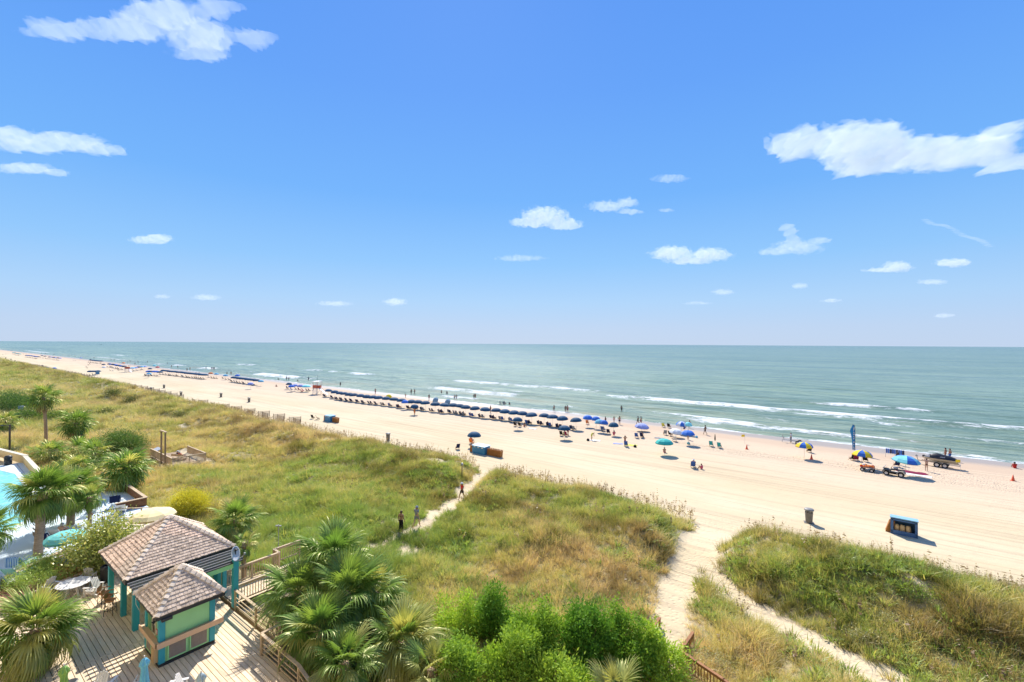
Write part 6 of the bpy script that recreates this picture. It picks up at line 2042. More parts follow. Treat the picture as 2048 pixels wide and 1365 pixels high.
# ------------------------------------------------------------------ people on foot and on the sand
SW = [('trunks', 'navy')]
PPL = [
    (802, 1064, .4, 'stand', 'woman with bare shoulders in a long black skirt on the sandy dune path', [('trousers', 'black'), ('swim_top', 'black')], 1, 1, None, 1.0),
    (833, 1055, .2, 'walk', 'man in a grey blue shirt and cap walking ahead on the dune path', [('shirt', 'grey'), ('trunks', 'grey')], 0, 3, 'grey', 1.03),
    (924, 1000, 2.9, 'walk', 'person in a red orange shirt coming up the path from the beach', [('shirt', 'red'), ('trunks', 'black')], 1, 0, 'white', 1.0),
    (1250, 893, .1, 'arms_up', 'person in pink swim briefs standing with raised elbows beside towels', [('briefs', 'pink')], 1, 0, None, 1.0),
    (1183, 881, -.6, 'bend', 'person in a yellow green shirt bending over a towel', [('shirt', 'yellow'), ('trunks', 'yellow')], 0, 2, None, 1.0),
    (1410.5, 870, 1.6, 'walk', 'single walker striding along the wet sand past the white shelter', [('trunks', 'black')], 2, 0, None, 1.05),
    (1376, 880, .3, 'stand', 'man standing under the ultramarine umbrella', [('trunks', 'navy')], 1, 0, None, 1.0),
    (1582, 886, 1.2, 'stand', 'man in pale shirt and grey trousers beside the small boat trailer', [('shirt', 'white'), ('trousers', 'grey')], 0, 1, None, 1.0),
    (1853, 943, .3, 'arms_up', 'woman in a black bikini standing beside the covered jet ski', [('briefs', 'black'), ('swim_top', 'black')], 0, 1, None, 1.0),
    (1891, 919, 1.0, 'stand', 'left of two people behind the jet ski at the water edge', [('briefs', 'maroon'), ('swim_top', 'maroon')], 1, 0, None, 1.0),
    (1900, 922, .9, 'stand', 'right of two people behind the jet ski, in blue trunks', [('trunks', 'blue')], 1, 1, None, 1.05),
    (1276, 850, 1.9, 'walk', 'left of two walkers above the lavender shelter', [('trunks', 'black')], 2, 0, None, 1.05),
    (1282, 850.5, 1.9, 'walk', 'right of two walkers above the lavender shelter', [('trunks', 'maroon')], 1, 0, None, 1.05),
    (1211, 850, 2.6, 'stand', 'person standing behind the sky blue umbrella', [('trunks', 'black')], 2, 0, None, 1.0),
    (1228, 846, .2, 'stand', 'child in pink near the navy umbrella at the end of the row', [('briefs', 'pink'), ('swim_top', 'pink')], 1, 1, None, .8),
    (1239, 850, .4, 'stand', 'man standing right of the navy umbrella at the end of the row', [('trunks', 'navy')], 1, 0, None, 1.05),
    (1243, 825, 0, 'stand', 'person wading in the shallow foam above the end of the row', [('trunks', 'black')], 2, 0, None, 1.0),
    (1108, 825, 1.7, 'walk', 'walker on the wet sand left of the pair', [('trunks', 'navy')], 1, 0, None, 1.05),
    (1131, 826, .3, 'stand', 'left of the close pair on the wet sand', [('briefs', 'black'), ('swim_top', 'black')], 2, 0, None, 1.05),
    (1135, 826, .3, 'stand', 'right of the close pair on the wet sand', [('trunks', 'maroon')], 1, 0, None, 1.1),
    (981, 826, 2.8, 'stand', 'person standing among the chairs of the long row', [('trunks', 'navy')], 2, 0, None, 1.0),
    (829, 832, .2, 'stand', 'person in orange under the forward navy umbrella left of the middle', [('shirt', 'orange'), ('trunks', 'orange')], 1, 1, None, 1.0),
    (1034, 0, 0, None, '', [], 0, 0, None, 1),
    (909, 801, 1.6, 'walk', 'left of two walkers behind the tilted umbrellas', [('trunks', 'black')], 1, 0, None, 1.0),
    (913, 801, 1.6, 'walk', 'right of two walkers behind the tilted umbrellas', [('trunks', 'navy')], 2, 0, None, 1.05),
    (948, 799.5, 1.4, 'walk', 'left of two people at the water line above the row', [('trunks', 'black')], 2, 0, None, 1.05),
    (951, 798.5, 1.4, 'stand', 'right of two people at the water line above the row', [('briefs', 'navy'), ('swim_top', 'navy')], 1, 0, None, 1.0),
    (858, 801, .5, 'stand', 'person standing left of the tilted umbrellas', [('trunks', 'maroon')], 2, 0, None, 1.05),
    (822.5, 790, 1.5, 'walk', 'left of two walkers at the water above the middle of the row', [('trunks', 'black')], 2, 0, None, 1.1),
    (829, 790, 1.5, 'walk', 'right of two walkers at the water above the middle of the row', [('trunks', 'navy')], 1, 0, None, 1.1),
    (811, 796, .2, 'stand', 'child on the damp sand left of the walking pair', [('briefs', 'pink')], 1, 1, None, .75),
    (750.6, 789, .4, 'arms_up', 'person with raised arms on the damp sand above the row', [('trunks', 'maroon')], 1, 0, None, 1.1),
    (680.7, 773.5, 1.7, 'stand', 'person in black standing right of the lifeguard stand', [('shirt', 'black'), ('trunks', 'black')], 2, 0, None, 1.0),
    (573, 762, 1.5, 'walk', 'left of a couple on the damp sand above the family group', [('trunks', 'black')], 2, 0, None, 1.1),
    (577.5, 762.5, 1.5, 'walk', 'right of a couple on the damp sand above the family group', [('trunks', 'navy')], 1, 0, None, 1.05),
    (617, 763, 1.6, 'walk', 'walker on the damp sand just left of the lifeguard stand', [('shirt', 'navy'), ('trunks', 'black')], 2, 0, None, 1.1),
    (595, 763.5, 0, 'sand', 'person sitting near the water above the family group', [('trunks', 'black')], 2, 0, None, 1.0),
    (556, 760, 0, 'sand', 'person sitting near the water left of the couple', [('trunks', 'black')], 1, 0, None, 1.0),
    (552, 774, .3, 'sand', 'sunbather sitting alone left of the family group', [('trunks', 'maroon')], 1, 0, None, 1.0),
    (1387, 934.5, .3, 'sit', 'seated person in blue with a pale hat beside the pink dressed child', [('shirt', 'navy'), ('trunks', 'blue')], 0, 2, 'white', 1.0),
    (1404, 939, 1.4, 'sand', 'child in a pink dress sitting on the sand', [('shirt', 'pink'), ('trunks', 'pink')], 1, 1, None, .85),
    (2030, 937, .2, 'sand', 'person in red sitting at the water edge at the right edge of the photo', [('shirt', 'red'), ('trunks', 'red')], 1, 0, None, 1.0),
    (1329, 906, .4, 'sand', 'sunbather in the shade of the turquoise umbrella', [('trunks', 'pink')], 1, 1, None, .95),
    (1228, 873, .5, 'sit', 'person in a pink dress reclining under the navy umbrella', [('shirt', 'pink'), ('trunks', 'pink')], 1, 0, None, 1.0),
    (1369, 861, .5, 'sit', 'person in blue sitting under the striped umbrella', [('shirt', 'blue'), ('trunks', 'navy')], 1, 0, None, 1.0),
    (1379, 857, .4, 'stand', 'dark haired person standing right of the striped umbrella', [('briefs', 'black'), ('swim_top', 'black')], 1, 0, None, .95),
    (1284, 874.5, .3, 'sit', 'person in maroon in the navy chair below the lavender shelter', [('trunks', 'maroon')], 1, 0, None, 1.0),
    (1128, 871, .1, 'sand', 'person in yellow at the left under the large forward umbrella', [('shirt', 'yellow'), ('trunks', 'black')], 1, 0, None, 1.0),
    (1136, 871, .1, 'stand', 'person in red standing under the large forward umbrella', [('shirt', 'red'), ('trunks', 'maroon')], 1, 0, None, .9),
    (1712, 921, .1, 'sit', 'person seated in the middle chair under the yellow and blue umbrella', [('trunks', 'maroon')], 1, 0, None, 1.0),
    (1796, 930, .2, 'stand', 'person in black under the umbrella in shades of blue', [('shirt', 'black'), ('trousers', 'black')], 2, 0, None, 1.0),
    (943, 886, .2, 'sit', 'person sitting under the lone navy umbrella', [('shirt', 'red'), ('trunks', 'maroon')], 1, 0, None, 1.0),
    (1048, 854, -.2, 'sand', 'person sitting on the sand right of the forward navy umbrella', [('briefs', 'pink'), ('swim_top', 'pink')], 1, 1, None, 1.0),
    (1009, 809.5, .1, 'sit', 'person in the right chair at the water line', [('shirt', 'grey'), ('trunks', 'navy')], 2, 0, None, 1.0),
    (1018.5, 810.5, .1, 'sand', 'person sitting on the wet sand right of the two chairs', [('trunks', 'maroon')], 2, 0, None, 1.0),
    (627, 781, .3, 'stand', 'lifeguard standing on the near side of the stand', [('trunks', 'red')], 1, 1, None, 1.0),
    (398, 752.5, .3, 'stand', 'person in orange among the distant umbrella row', [('shirt', 'orange'), ('trunks', 'orange')], 1, 0, None, 1.05),
    (392, 752, .3, 'stand', 'person in red beside the one in orange at the distant umbrella row', [('shirt', 'red'), ('trunks', 'maroon')], 1, 0, None, 1.0),
]
for (px, py, rz, pose, lb, wear, sk_, ha, hat, h_) in PPL:
    if pose:
        g = gnd(px, py)
        if g.y > 97.5:
            q = pxl(px, py, -.75); g = Vector((q.x, q.y, -.75))
        person(g, rz, pose, lb, wear, sk_, ha, hat, h_)
# bathers in the water
for i, (px, py) in enumerate(((883, 786), (894, 788), (334.6, 727.5), (138, 713.5), (1476, 757), (236, 706))[:4]):
    q = pxl(px, py, -.6)
    person((q.x, q.y, -1.35), .3, 'stand', ('left bather standing waist deep above the middle of the row', 'right bather standing waist deep above the middle of the row', 'lone bather far off in the waves above the distant row', 'farthest bather in the water at the left')[i], SW, 1 + i % 2, 0)
FW_ = [(82.5, 708.6), (90.5, 709.2), (94, 709.8), (108, 711.5), (150, 714.3), (181.5, 722), (188, 718), (228.5, 723), (260, 725.5), (276, 726.5), (294.6, 727), (343, 736.3), (355.5, 736.8), (374, 743), (380, 741.5), (412, 740), (423, 740.5), (426, 740.5), (428.5, 740.5), (454, 751.5), (462, 750.5), (6, 700.5), (48, 704), (22, 702.5), (60, 706), (222, 722), (270, 731)]
for i, (px, py) in enumerate(sorted(FW_)):
    person(gnd(px, py), random.uniform(0, 6), random.choice(('stand', 'walk')), 'tiny dark figure, %s from the left along the distant water edge' % ORD[i], [(random.choice(('trunks', 'briefs')), random.choice(('black', 'navy', 'maroon')))], random.choice((1, 2)), 0, None, 1.1, 'figures along the distant water edge')

# towels and bags
for (px, py, w, d, rz, c, lb) in ((1190, 881.5, 1.8, 1.0, .3, 'white', 'white towel beside the bending person'), (1262, 891, 1.9, 1.2, .2, 'yellow', 'pale yellow towel right of the standing swimmer'), (1236, 888, 1.6, .9, .4, 'lav', 'lavender towel left of the standing swimmer'),
                                  (1065, 858, 1.7, .9, .1, 'white', 'white towel alone on the sand in front of the row'), (1822, 945, 3.4, 1.3, -.1, 'maroon', 'dark red paddle board cover lying behind the quad bike'), (1826, 950, 3.6, .8, -.1, 'white', 'white board lying just behind the quad bike'),
                                  (1319, 877, 1.6, .9, 0, 'grey', 'dark mat lying left of the white shelter')):
    p = gnd(px, py)
    b = MB()
    n_ = 7
    for iy in range(3):
        for ix in range(n_):
            b.v.append(((ix / (n_ - 1) - .5) * w * (1 if iy == 1 or c not in ('maroon',) else .8), (iy / 2 - .5) * d, .035 + .03 * math.sin(ix * 1.9 + iy * 2)))
    for iy in range(2):
        for ix in range(n_ - 1):
            b.f.append((iy * n_ + ix, iy * n_ + ix + 1, (iy + 1) * n_ + ix + 1, (iy + 1) * n_ + ix))
    me = b.mesh('towel', CL.get(c) or UC[c])
    o = ob('towel', me, None, p, (0, 0, rz)); so = o.modifiers.new('thick', 'SOLIDIFY'); so.thickness = .02
    tag(o, lb, 'towel')
for (px, py, c, lb) in ((1176, 882, 'black', 'round black bag left of the bending person'), (1377, 889, 'teal', 'green cooler box at the feet of the man under the ultramarine umbrella'), (1393, 876, 'sky', 'small blue ball on the sand right of the ultramarine umbrella'), (1270, 895, 'black', 'small dark bag right of the pale yellow towel')):
    tag(ob('beach_bag', MB().lathe([(0, 0), (.2, 0), (.26, .12), (.24, .26), (.12, .36), (0, .38)], 10).tube([(-.12, 0, .33), (0, 0, .5), (.12, 0, .33)], .015, 5).mesh('beach_bag', CL.get(c) or UC[c], True), None, gnd(px, py)), lb, 'ball' if 'ball' in lb else 'bag')
# ------------------------------------------------------------------ lockers, bins, fences, vehicles on the beach
LOCK = mat('locker_blue', (.04, .20, .34), .5, .1, 4, .1)
LOCKT = mat('locker_top', (.24, .44, .58), .45, .08, 4, .1)
CHW = mat('folded_wood', (.42, .18, .045), .55, .2, 9)


def folded_chair_mesh():
    b = MB()
    for y in (-.28, .28):
        b.box((0, y, .5), (.05, .06, 1.0))
    for z in (.12, .5, .9):
        b.box((.01, 0, z), (.035, .5, .07))
    b.box((-.03, 0, .5), (.02, .46, .8)).bar((.05, -.24, .02), (.03, -.24, 1.08), .04).bar((.05, .24, .02), (.03, .24, 1.08), .04)
    return b.mesh('folded_chair', CHW)


FCM = folded_chair_mesh()


def locker(p, rz, size, label, open_=False):
    t_ = thing('chair_locker', label, 'locker', p, rz)
    w, d, h = size
    bd = MB()
    if open_:
        bd.box((0, d / 2, h / 2), (w, .05, h)).box((-w / 2, 0, h / 2), (.05, d, h)).box((w / 2, 0, h / 2), (.05, d, h)).box((0, 0, .06), (w, d, .1))
        bd.box((0, -d / 2, .2), (w, .05, .36)).box((0, -d / 2, h - .08), (w, .05, .12)).box((-w / 2 + .08, -d / 2, h / 2), (.16, .05, h)).box((w / 2 - .08, -d / 2, h / 2), (.16, .05, h))
    else:
        bd.box((0, 0, h / 2), (w, d, h))
    ob('body', bd.mesh('body', LOCK if not open_ else mat('locker_navy', (.045, .12, .27), .5, .1)), t_)
    ob('lid', MB().box((0, .03, h + .04), (w + .14, d + .2, .07), M=Matrix.Rotation(-.1 if open_ else .06, 3, 'X')).mesh('lid', LOCKT), t_)
    if not open_:
        lm = MB().box((0, 0, 0), (.34, .02, .14)).mesh('hasp', WHITE)
        for k in (-1, 0, 1):
            ob('hasp', lm, t_, (k * w * .3, -d / 2 - .012, h - .16))
        ob('base_skid', MB().box((0, -d / 2 + .05, .03), (w + .2, .12, .1)).box((0, d / 2 - .05, .03), (w + .2, .12, .1)).mesh('base_skid', LOCK), t_)
    return t_


def chair_stack(p, rz, n, where, lean=.12, sp=.12):
    d = Vector((math.cos(rz), math.sin(rz), 0))
    for i in range(n):
        q = p + d * (sp * i); q.z = hz(q.x, q.y)
        o = ob('folded_chair', FCM, None, q, (0, lean + random.uniform(-.03, .03), rz + random.uniform(-.03, .03)))
        tag(o, 'folded wooden chair, %s in the upright stack %s' % (ORD[i], where), 'folded chair', 'folded chairs stacked ' + where)


p = gnd(962, 907)
locker(p, -.03, (2.5, 1.2, 1.15), 'big blue chair locker with folded chairs on both sides, nearest the dune')
chair_stack(p + Vector((1.45, 0, 0)), -.03, 20, 'right of the big blue locker', sp=.13)
chair_stack(p + Vector((-2.0, 0, 0)), -.03, 6, 'left of the big blue locker')
p = gnd(660, 843)
locker(p, -.03, (2.2, 1.2, 1.2), 'smaller blue chair locker farther along the dune near the fence end')
chair_stack(p + Vector((1.35, 0, 0)), -.03, 14, 'right of the smaller blue locker', sp=.12)
chair_stack(p + Vector((-1.9, 0, 0)), -.03, 6, 'left of the smaller blue locker')
p = gnd(1808, 1069)
locker(p, -.05, (1.75, 1.0, 1.35), 'open fronted blue locker full of cushions on the right of the beach', True)
for k, (x, c) in enumerate(((-.5, 'left'), (-.12, 'middle'), (.28, 'right'))):
    q = p + Vector((x, -.1, .11))
    tag(ob('cushion_roll', MB().lathe([(0, 0), (.17, 0), (.19, .1), (.19, .55), (.15, .68), (0, .72)], 10).mesh('cushion_roll', mat('cushion_tan', (.60, .42, .22), .8, .2, 8, .3), True), None, q), '%s one of the tan cushion rolls inside the open blue locker' % c, 'cushion', 'cushion rolls in the open locker')
p2_ = p + Vector((-1.25, .1, 0))
chair_stack(p2_, 0, 4, 'leaning left of the open blue locker', .3, .1)
locker(gnd(195, 749), .1, (1.8, 1.1, 1.4), 'blue locker under the dark umbrellas at the left')
locker(gnd(93, 740), .1, (2.2, 1.2, 1.5), 'distant dark locker left of the blue umbrella near the fence')
# litter drums with raised lids
DRUM = mat('drum_brown', (.16, .145, .125), .6, .15, 5, .2)
db = thing('beach_bin', 'bin', 'litter bin', group='litter drums on the beach')
ob('barrel', MB().lathe([(0, .02), (.27, .02), (.28, .1), (.33, .95), (.34, 1.0), (.32, 1.0), (.31, .9), (0, .88)], 18).mesh('barrel', DRUM, True), db)
for k in range(4):
    a = math.pi / 4 + k * math.pi / 2
    ob('lid_strut', MB().box((.29 * math.cos(a), .29 * math.sin(a), 1.1), (.09, .09, .24), a).mesh('lid_strut', DRUM), db)
ob('lid', MB().lathe([(.40, 1.16), (.41, 1.24), (.34, 1.31), (.15, 1.34), (0, 1.35)], 18).lathe([(0, 1.17), (.39, 1.17)], 18).mesh('lid', mat('lid_grey', (.24, .23, .21), .5), True), db)
ob('base_plate', MB().box((0, 0, .02), (.8, .62, .05)).mesh('base_plate', DRUM), db)
kids(db)
BINS = [(1618, 1046, 'large litter drum on the open sand at the right'), (776, 882, 'litter drum on the sand in front of the left dune'), (498, 805, 'litter drum in the middle of the sand near the fence end'), (442, 795, 'litter drum left of the fence end on open sand'), (362, 792, 'litter drum just behind the zigzag fence'),
        (328, 777, 'litter drum on open sand behind the fence'), (302, 783, 'litter drum behind the gap in the fence'), (134, 750, 'litter drum at the fence below the locker with the dark umbrellas'), (85, 734.5, 'far litter drum above the distant locker'), (50.5, 729.5, 'far double litter drum at the left'),
        (30, 724, 'third most distant litter drum at the left edge'), (22, 721, 'second most distant litter drum at the left edge'), (11.4, 718, 'most distant litter drum at the left edge')]
for i, (px, py, lb) in enumerate(BINS):
    g = gnd(px, py)
    if i == 0:
        db.location = g; db['label'] = lb; db.rotation_euler = (0, 0, .2)
    else:
        copytree(db, None, g, random.uniform(0, 1), lb, 'litter drums on the beach')

# zigzag sand fences
FENW = mat('fence_slat', (.44, .34, .23), .85, .2, 3, 0)
FENP = mat('fence_post', (.20, .16, .12), .85, .2, 3, 0)
FP = {}
for L_ in (3.6, 2.2):
    b = MB(); n = int(L_ / .1)
    for i in range(n):
        b.box((-L_ / 2 + (i + .5) * L_ / n, random.uniform(-.03, .03), .58 + random.uniform(-.04, .04)), (.045, .014, 1.16))
    for z in (.25, .6, .95):
        b.box((0, .012, z), (L_, .012, .015))
    FP[L_] = (b.mesh('slats', FENW), MB().box((0, 0, .5), (.09, .09, 1.5)).mesh('post', FENP))
x = -87.5; i = 0
while x > -440:
    for (dx, L_, rz) in ((-1.9, 3.6, -.12), (-4.6, 2.2, .95)):
        cx_, cy_ = x + dx, 45.6 + (1.0 if L_ < 3 else 0) + .8 * math.sin(x / 17)
        if -150 < cx_ < -143 or -131.5 < cx_ < -128:
            continue
        f_ = thing('sand_fence', 'slatted sand fence panel, %s along the dune counted from the right end' % ORD[i], 'fence', (cx_, cy_, hz(cx_, cy_)), rz, 'zigzag sand fence panels')
        sl_ = ob('slats', FP[L_][0], f_, kind='stuff')
        for s in (-1, 1):
            ob('post', FP[L_][1], f_, (s * L_ / 2, 0, 0))
        i += 1
    x -= 6.4


# lifeguard stands
def lifeguard(p, label, far=False):
    t_ = thing('lifeguard_stand', label, 'lifeguard stand', p, .05)
    WP = mat('stand_white', (.66, .64, .6), .6, .1)
    RP = mat('stand_red', (.52, .10, .04), .6, .15)
    for sx_ in (-1, 1):
        for sy in (-1, 1):
            ob('leg', MB().box((sx_ * 1.0, sy * .8, 2.0), (.13, .13, 4.2)).mesh('leg', WP), t_)
    ob('platform', MB().box((0, 0, 1.9), (2.3, 1.9, .1)).mesh('platform', WP), t_)
    ob('roof', MB().box((0, 0, 4.1), (2.6, 2.2, .1), M=Matrix.Rotation(.08, 3, 'X')).mesh('roof', WP), t_)
    for nm, c, d in (('front_panel', (0, -.88, 2.4), (2.1, .06, .95)), ('side_panel', (1.08, 0, 2.4), (.06, 1.7, .95)), ('side_panel', (-1.08, 0, 2.4), (.06, 1.7, .95))):
        ob(nm, MB().box(c, d).mesh(nm, RP), t_)
    for z in (.4, .8, 1.2, 1.6):
        ob('cross_board', MB().box((0, -.86, z), (2.2, .06, .12)).mesh('cross_board', WP), t_)
    ob('brace', MB().bar((-1, .8, .1), (1, .8, 1.8), .1, .05).bar((1.02, -.8, .1), (1.02, .8, 1.8), .05, .1).mesh('brace', WP), t_)
    ob('antenna', MB().tube([(.25, 0, 4.1), (.25, 0, 6.2)], .03, 5).mesh('antenna', DARK), t_)
    rm = ob('ramp', MB().bar((1.1, .3, 1.9), (5.2, .3, .15), .9, .08).mesh('ramp', WP), t_)
    ob('ramp_rail', MB().bar((1.1, -.2, 2.8), (5.2, -.2, 1.0), .08, .14).bar((3.0, -.2, 1.1), (3.0, -.2, 2.0), .07).bar((5.1, -.2, .1), (5.1, -.2, 1.05), .07).mesh('ramp_rail', RP), rm)
    return t_


lifeguard(gnd(634, 788.5), 'white and red lifeguard stand with roof and ramp, left of the long umbrella row')
lifeguard(gnd(254.5, 745), 'distant white and red lifeguard stand at the left')

# feather banner
bp = gnd(1708.5, 907)
bn_ = thing('feather_banner', 'tall narrow blue feather banner with a column of white characters', 'banner', bp, .1)
ob('pole', MB().tube([(.1, 0, -.2), (.1, 0, 3.9), (.02, 0, 4.35), (-.25, 0, 4.5)], .03, 6).mesh('pole', DARK), bn_)
b = MB()
lefts = [(.5, -.22), (1.2, -.24), (2.0, -.30), (2.8, -.40), (3.4, -.55), (3.75, -.48), (4.1, -.33), (4.42, -.2)]
for z, xl in lefts:
    b.v += [(xl, .05 * math.sin(z * 3), z), (.085 if z < 4 else .0, 0, z + (.0 if z < 4.3 else .05))]
b.f = [(2 * i, 2 * i + 1, 2 * i + 3, 2 * i + 2) for i in range(len(lefts) - 1)]
fl = ob('flag', b.mesh('flag', canvas('banner', (.025, .20, .44))), bn_); so = fl.modifiers.new('thick', 'SOLIDIFY'); so.thickness = .012
mk = MB()
for k, z in enumerate((3.95, 3.62, 3.28, 2.95, 2.62, 2.28, 1.75, 1.35, .95, .65)):
    w_ = .13
    for ydx in (-.075,):
        mk.box((-.10, ydx, z), (.05, .01, .2)).box((-.02, ydx, z + (.07 if k % 2 else -.06)), (.12, .01, .05))
        if k % 3 == 0:
            mk.box((.03, ydx, z), (.04, .01, .2))
ob('lettering', mk.mesh('lettering', WHITE), fl)
# small warning flags
for (px, py, lb) in ((1489.5, 888, 'small yellow flag on a thin pole near the water left of the boat trailer'), (1921, 943, 'small yellow flag on a thin pole behind the jet ski')):
    f_ = thing('warning_flag', lb, 'flag', gnd(px, py), .2)
    ob('pole', MB().tube([(0, 0, -.1), (0, 0, 1.6)], .018, 5).mesh('pole', POLEW), f_)
    o = ob('flag', MB().add([(0, 0, 1.55), (-.25, .05, 1.52), (-.5, -.03, 1.5), (-.5, -.03, 1.12), (-.25, .05, 1.15), (0, 0, 1.18)], [(0, 1, 4, 5), (1, 2, 3, 4)]).mesh('flag', UC['yellow']), f_)
    o.modifiers.new('thick', 'SOLIDIFY').thickness = .01
CON = mat('cone_orange', (.75, .10, .03), .5, .05)
for (px, py, lb) in ((1493.5, 899, 'orange cone below the yellow flag left of the boat trailer'), (1623, 919, 'orange cone in front of the yellow and blue umbrella by the trailer'), (2026, 962, 'orange cone on the wet looking sand at the right edge')):
    c_ = thing('traffic_cone', lb, 'cone', gnd(px, py), .3)
    ob('base', MB().box((0, 0, .025), (.42, .42, .05)).mesh('base', CON), c_)
    ob('cone', MB().lathe([(.17, .05), (.03, .75), (0, .75)], 14).mesh('cone', CON, True), c_)
TYRE = mat('tyre', (.018, .018, .018), .85, .1, 9, .2)
RIM = mat('wheel_rim', (.5, .5, .52), .35, .05, 5, 0, .5, .6)
RY = Matrix.Rotation(math.pi / 2, 3, 'X')


def wheel(parent, c, r, w):
    o = ob('wheel', MB().lathe([(r * .55, -w / 2), (r * .9, -w / 2), (r, -w * .32), (r, w * .32), (r * .9, w / 2), (r * .55, w / 2)], 20, M=RY).mesh('wheel', TYRE, True), parent, c)
    b = MB().lathe([(0, -w * .3), (r * .2, -w * .42), (r * .5, -w * .4), (r * .57, -w * .48), (r * .57, w * .48), (r * .5, w * .4), (r * .2, w * .42), (0, w * .3)], 16, M=RY)
    ob('rim', b.mesh('rim', RIM), o)
    return o


# quad bike: faces left
qb = thing('quad_bike', 'dark quad bike parked on the sand in front of the umbrella in shades of blue', 'quad bike', gnd(1788, 952), -.16)
for sx_ in (-.72, .72):
    for sy in (-.42, .42):
        wheel(qb, (sx_, sy, .32), .32, .24)
QB = mat('quad_dark', (.05, .055, .06), .4, .1)
TANP = mat('quad_tan', (.42, .36, .28), .45, .1)
ob('chassis', MB().box((0, 0, .42), (1.5, .34, .2)).box((0, 0, .3), (.7, .8, .05)).tube([(-.72, -.4, .32), (-.72, .4, .32)], .05, 6).tube([(.72, -.4, .32), (.72, .4, .32)], .05, 6).mesh('chassis', BLACK), qb)
for sx_, m_ in ((-1, QB), (1, TANP)):
    fd = MB()
    for sy in (-1, 1):
        fd.lathe([(.36, -.16), (.42, -.14), (.43, .14), (.36, .16)], 8, (sx_ * .72, sy * .42, .36), (math.radians(0), math.pi), Matrix.Rotation(math.pi / 2, 3, 'X'))
    fd.box((sx_ * .7, 0, .74), (.6, .62, .08))
    ob('fender', fd.mesh('fender', m_), qb)
ob('tank', MB().add([(-.35, -.16, .7), (.1, -.16, .7), (.1, .16, .7), (-.35, .16, .7), (-.28, -.11, .92), (.05, -.12, .84), (.05, .12, .84), (-.28, .11, .92)], [(3, 2, 1, 0), (4, 5, 6, 7), (0, 1, 5, 4), (1, 2, 6, 5), (2, 3, 7, 6), (3, 0, 4, 7)]).mesh('tank', QB, bevel=.03), qb)
ob('seat', MB().box((.35, 0, .83), (.72, .3, .14)).mesh('seat', BLACK, bevel=.05), qb)
ob('handlebar', MB().tube([(-.32, 0, .85), (-.25, 0, 1.05)], .03, 6).tube([(-.16, -.38, 1.1), (-.25, -.2, 1.08), (-.25, .2, 1.08), (-.16, .38, 1.1)], .018, 6).mesh('handlebar', BLACK), qb)
for sx_ in (-.82, .82):
    r_ = MB()
    for k in range(5):
        r_.tube([(sx_ - .24, -.3 + k * .15, .84), (sx_ + .24, -.3 + k * .15, .84)], .012, 5)
    r_.tube([(sx_ - .24, -.33, .84), (sx_ - .24, .33, .84)], .014, 5).tube([(sx_ + .24, -.33, .84), (sx_ + .24, .33, .84)], .014, 5)
    ob('rack', r_.mesh('rack', BLACK), qb)
for s in (-1, 1):
    ob('headlight', MB().lathe([(0, 0), (.07, 0), (.08, .06), (0, .06)], 10, M=Matrix.Rotation(-math.pi / 2, 3, 'Y')).mesh('headlight', WHITE), qb, (-1.02, s * .2, .66))
ob('windshield', MB().box((-.95, 0, 1.02), (.03, .6, .4), M=Matrix.Rotation(.7, 3, 'Y')).mesh('windshield', mat('blue_panel', (.12, .22, .33), .4)), qb)
ob('load', MB().lathe([(0, 0), (.22, 0), (.26, .12), (.2, .25), (0, .28)], 10).mesh('load', CL['grey'], True), qb, (.15, .1, .9))
# little trailer with life vests, hitched behind the quad's left
tl = thing('vest_trailer', 'small two axle beach cart heaped with orange and yellow life vests', 'trailer', gnd(1735, 943), -.16)
ob('bed', MB().box((0, 0, .5), (1.5, .75, .06)).tube([(-.7, -.36, .62), (.75, -.36, .62)], .02, 5).tube([(-.7, .36, .62), (.75, .36, .62)], .02, 5).mesh('bed', GREYM), tl)
for sx_ in (-.5, .5):
    for sy in (-.4, .4):
        wheel(tl, (sx_, sy, .24), .24, .22)
ob('drawbar', MB().tube([(.75, 0, .5), (1.9, 0, .45)], .03, 6).mesh('drawbar', DARK), tl)
vr = random.Random(4)
vm = MB().lathe([(0, -.22), (.13, -.2), (.17, 0), (.13, .2), (0, .22)], 9, M=RY).mesh('life_vest', CL['orange'], True)
for i in range(12):
    c = vr.choice(('orange', 'yellow', 'orange', 'red', 'white')) if i else 'red'
    o = ob('life_vest', vm, None, Vector(tl.location) + Vector((-.65 + (i % 6) * .25, -.16 + .3 * (i // 6), .62 + vr.uniform(0, .16))), (vr.uniform(-.4, .4), vr.uniform(-.4, .4), vr.uniform(-.3, .3)), (1, .9, .85), CL['orange'] if c == 'orange' else UC['yellow'] if c == 'yellow' else CL[c])
    tag(o, '%s life vest in the heap on the small beach cart, %s %s' % (c, ORD[i % 6], 'of the front line' if i < 6 else 'of the back line'), 'life vest', 'life vests on the beach cart')


# jet ski under a cover on its trailer
jt = thing('boat_trailer', 'twin axle trailer carrying the covered jet ski near the water', 'trailer', gnd(1880, 934), -.2)
ob('frame', MB().bar((-2.9, 0, .5), (2.0, -.55, .55), .08).bar((-2.9, 0, .5), (2.0, .55, .55), .08).bar((2.0, -.6, .55), (2.0, .6, .55), .08).bar((0, -.62, .5), (0, .62, .5), .08).bar((-1.9, -.2, .62), (1.9, -.35, .68), .12, .08).bar((-1.9, .2, .62), (1.9, .35, .68), .12, .08).mesh('frame', mat('trailer_tan', (.45, .38, .28), .5)), jt)
for sx_ in (-.25, .55):
    for sy in (-.72, .72):
        wheel(jt, (sx_, sy, .36), .36, .24)
ob('winch_post', MB().bar((-2.3, 0, .5), (-2.5, 0, 1.25), .08).box((-2.45, 0, 1.1), (.25, .16, .2)).bar((-2.9, 0, .1), (-2.9, 0, .6), .06).mesh('winch_post', GREYM), jt)
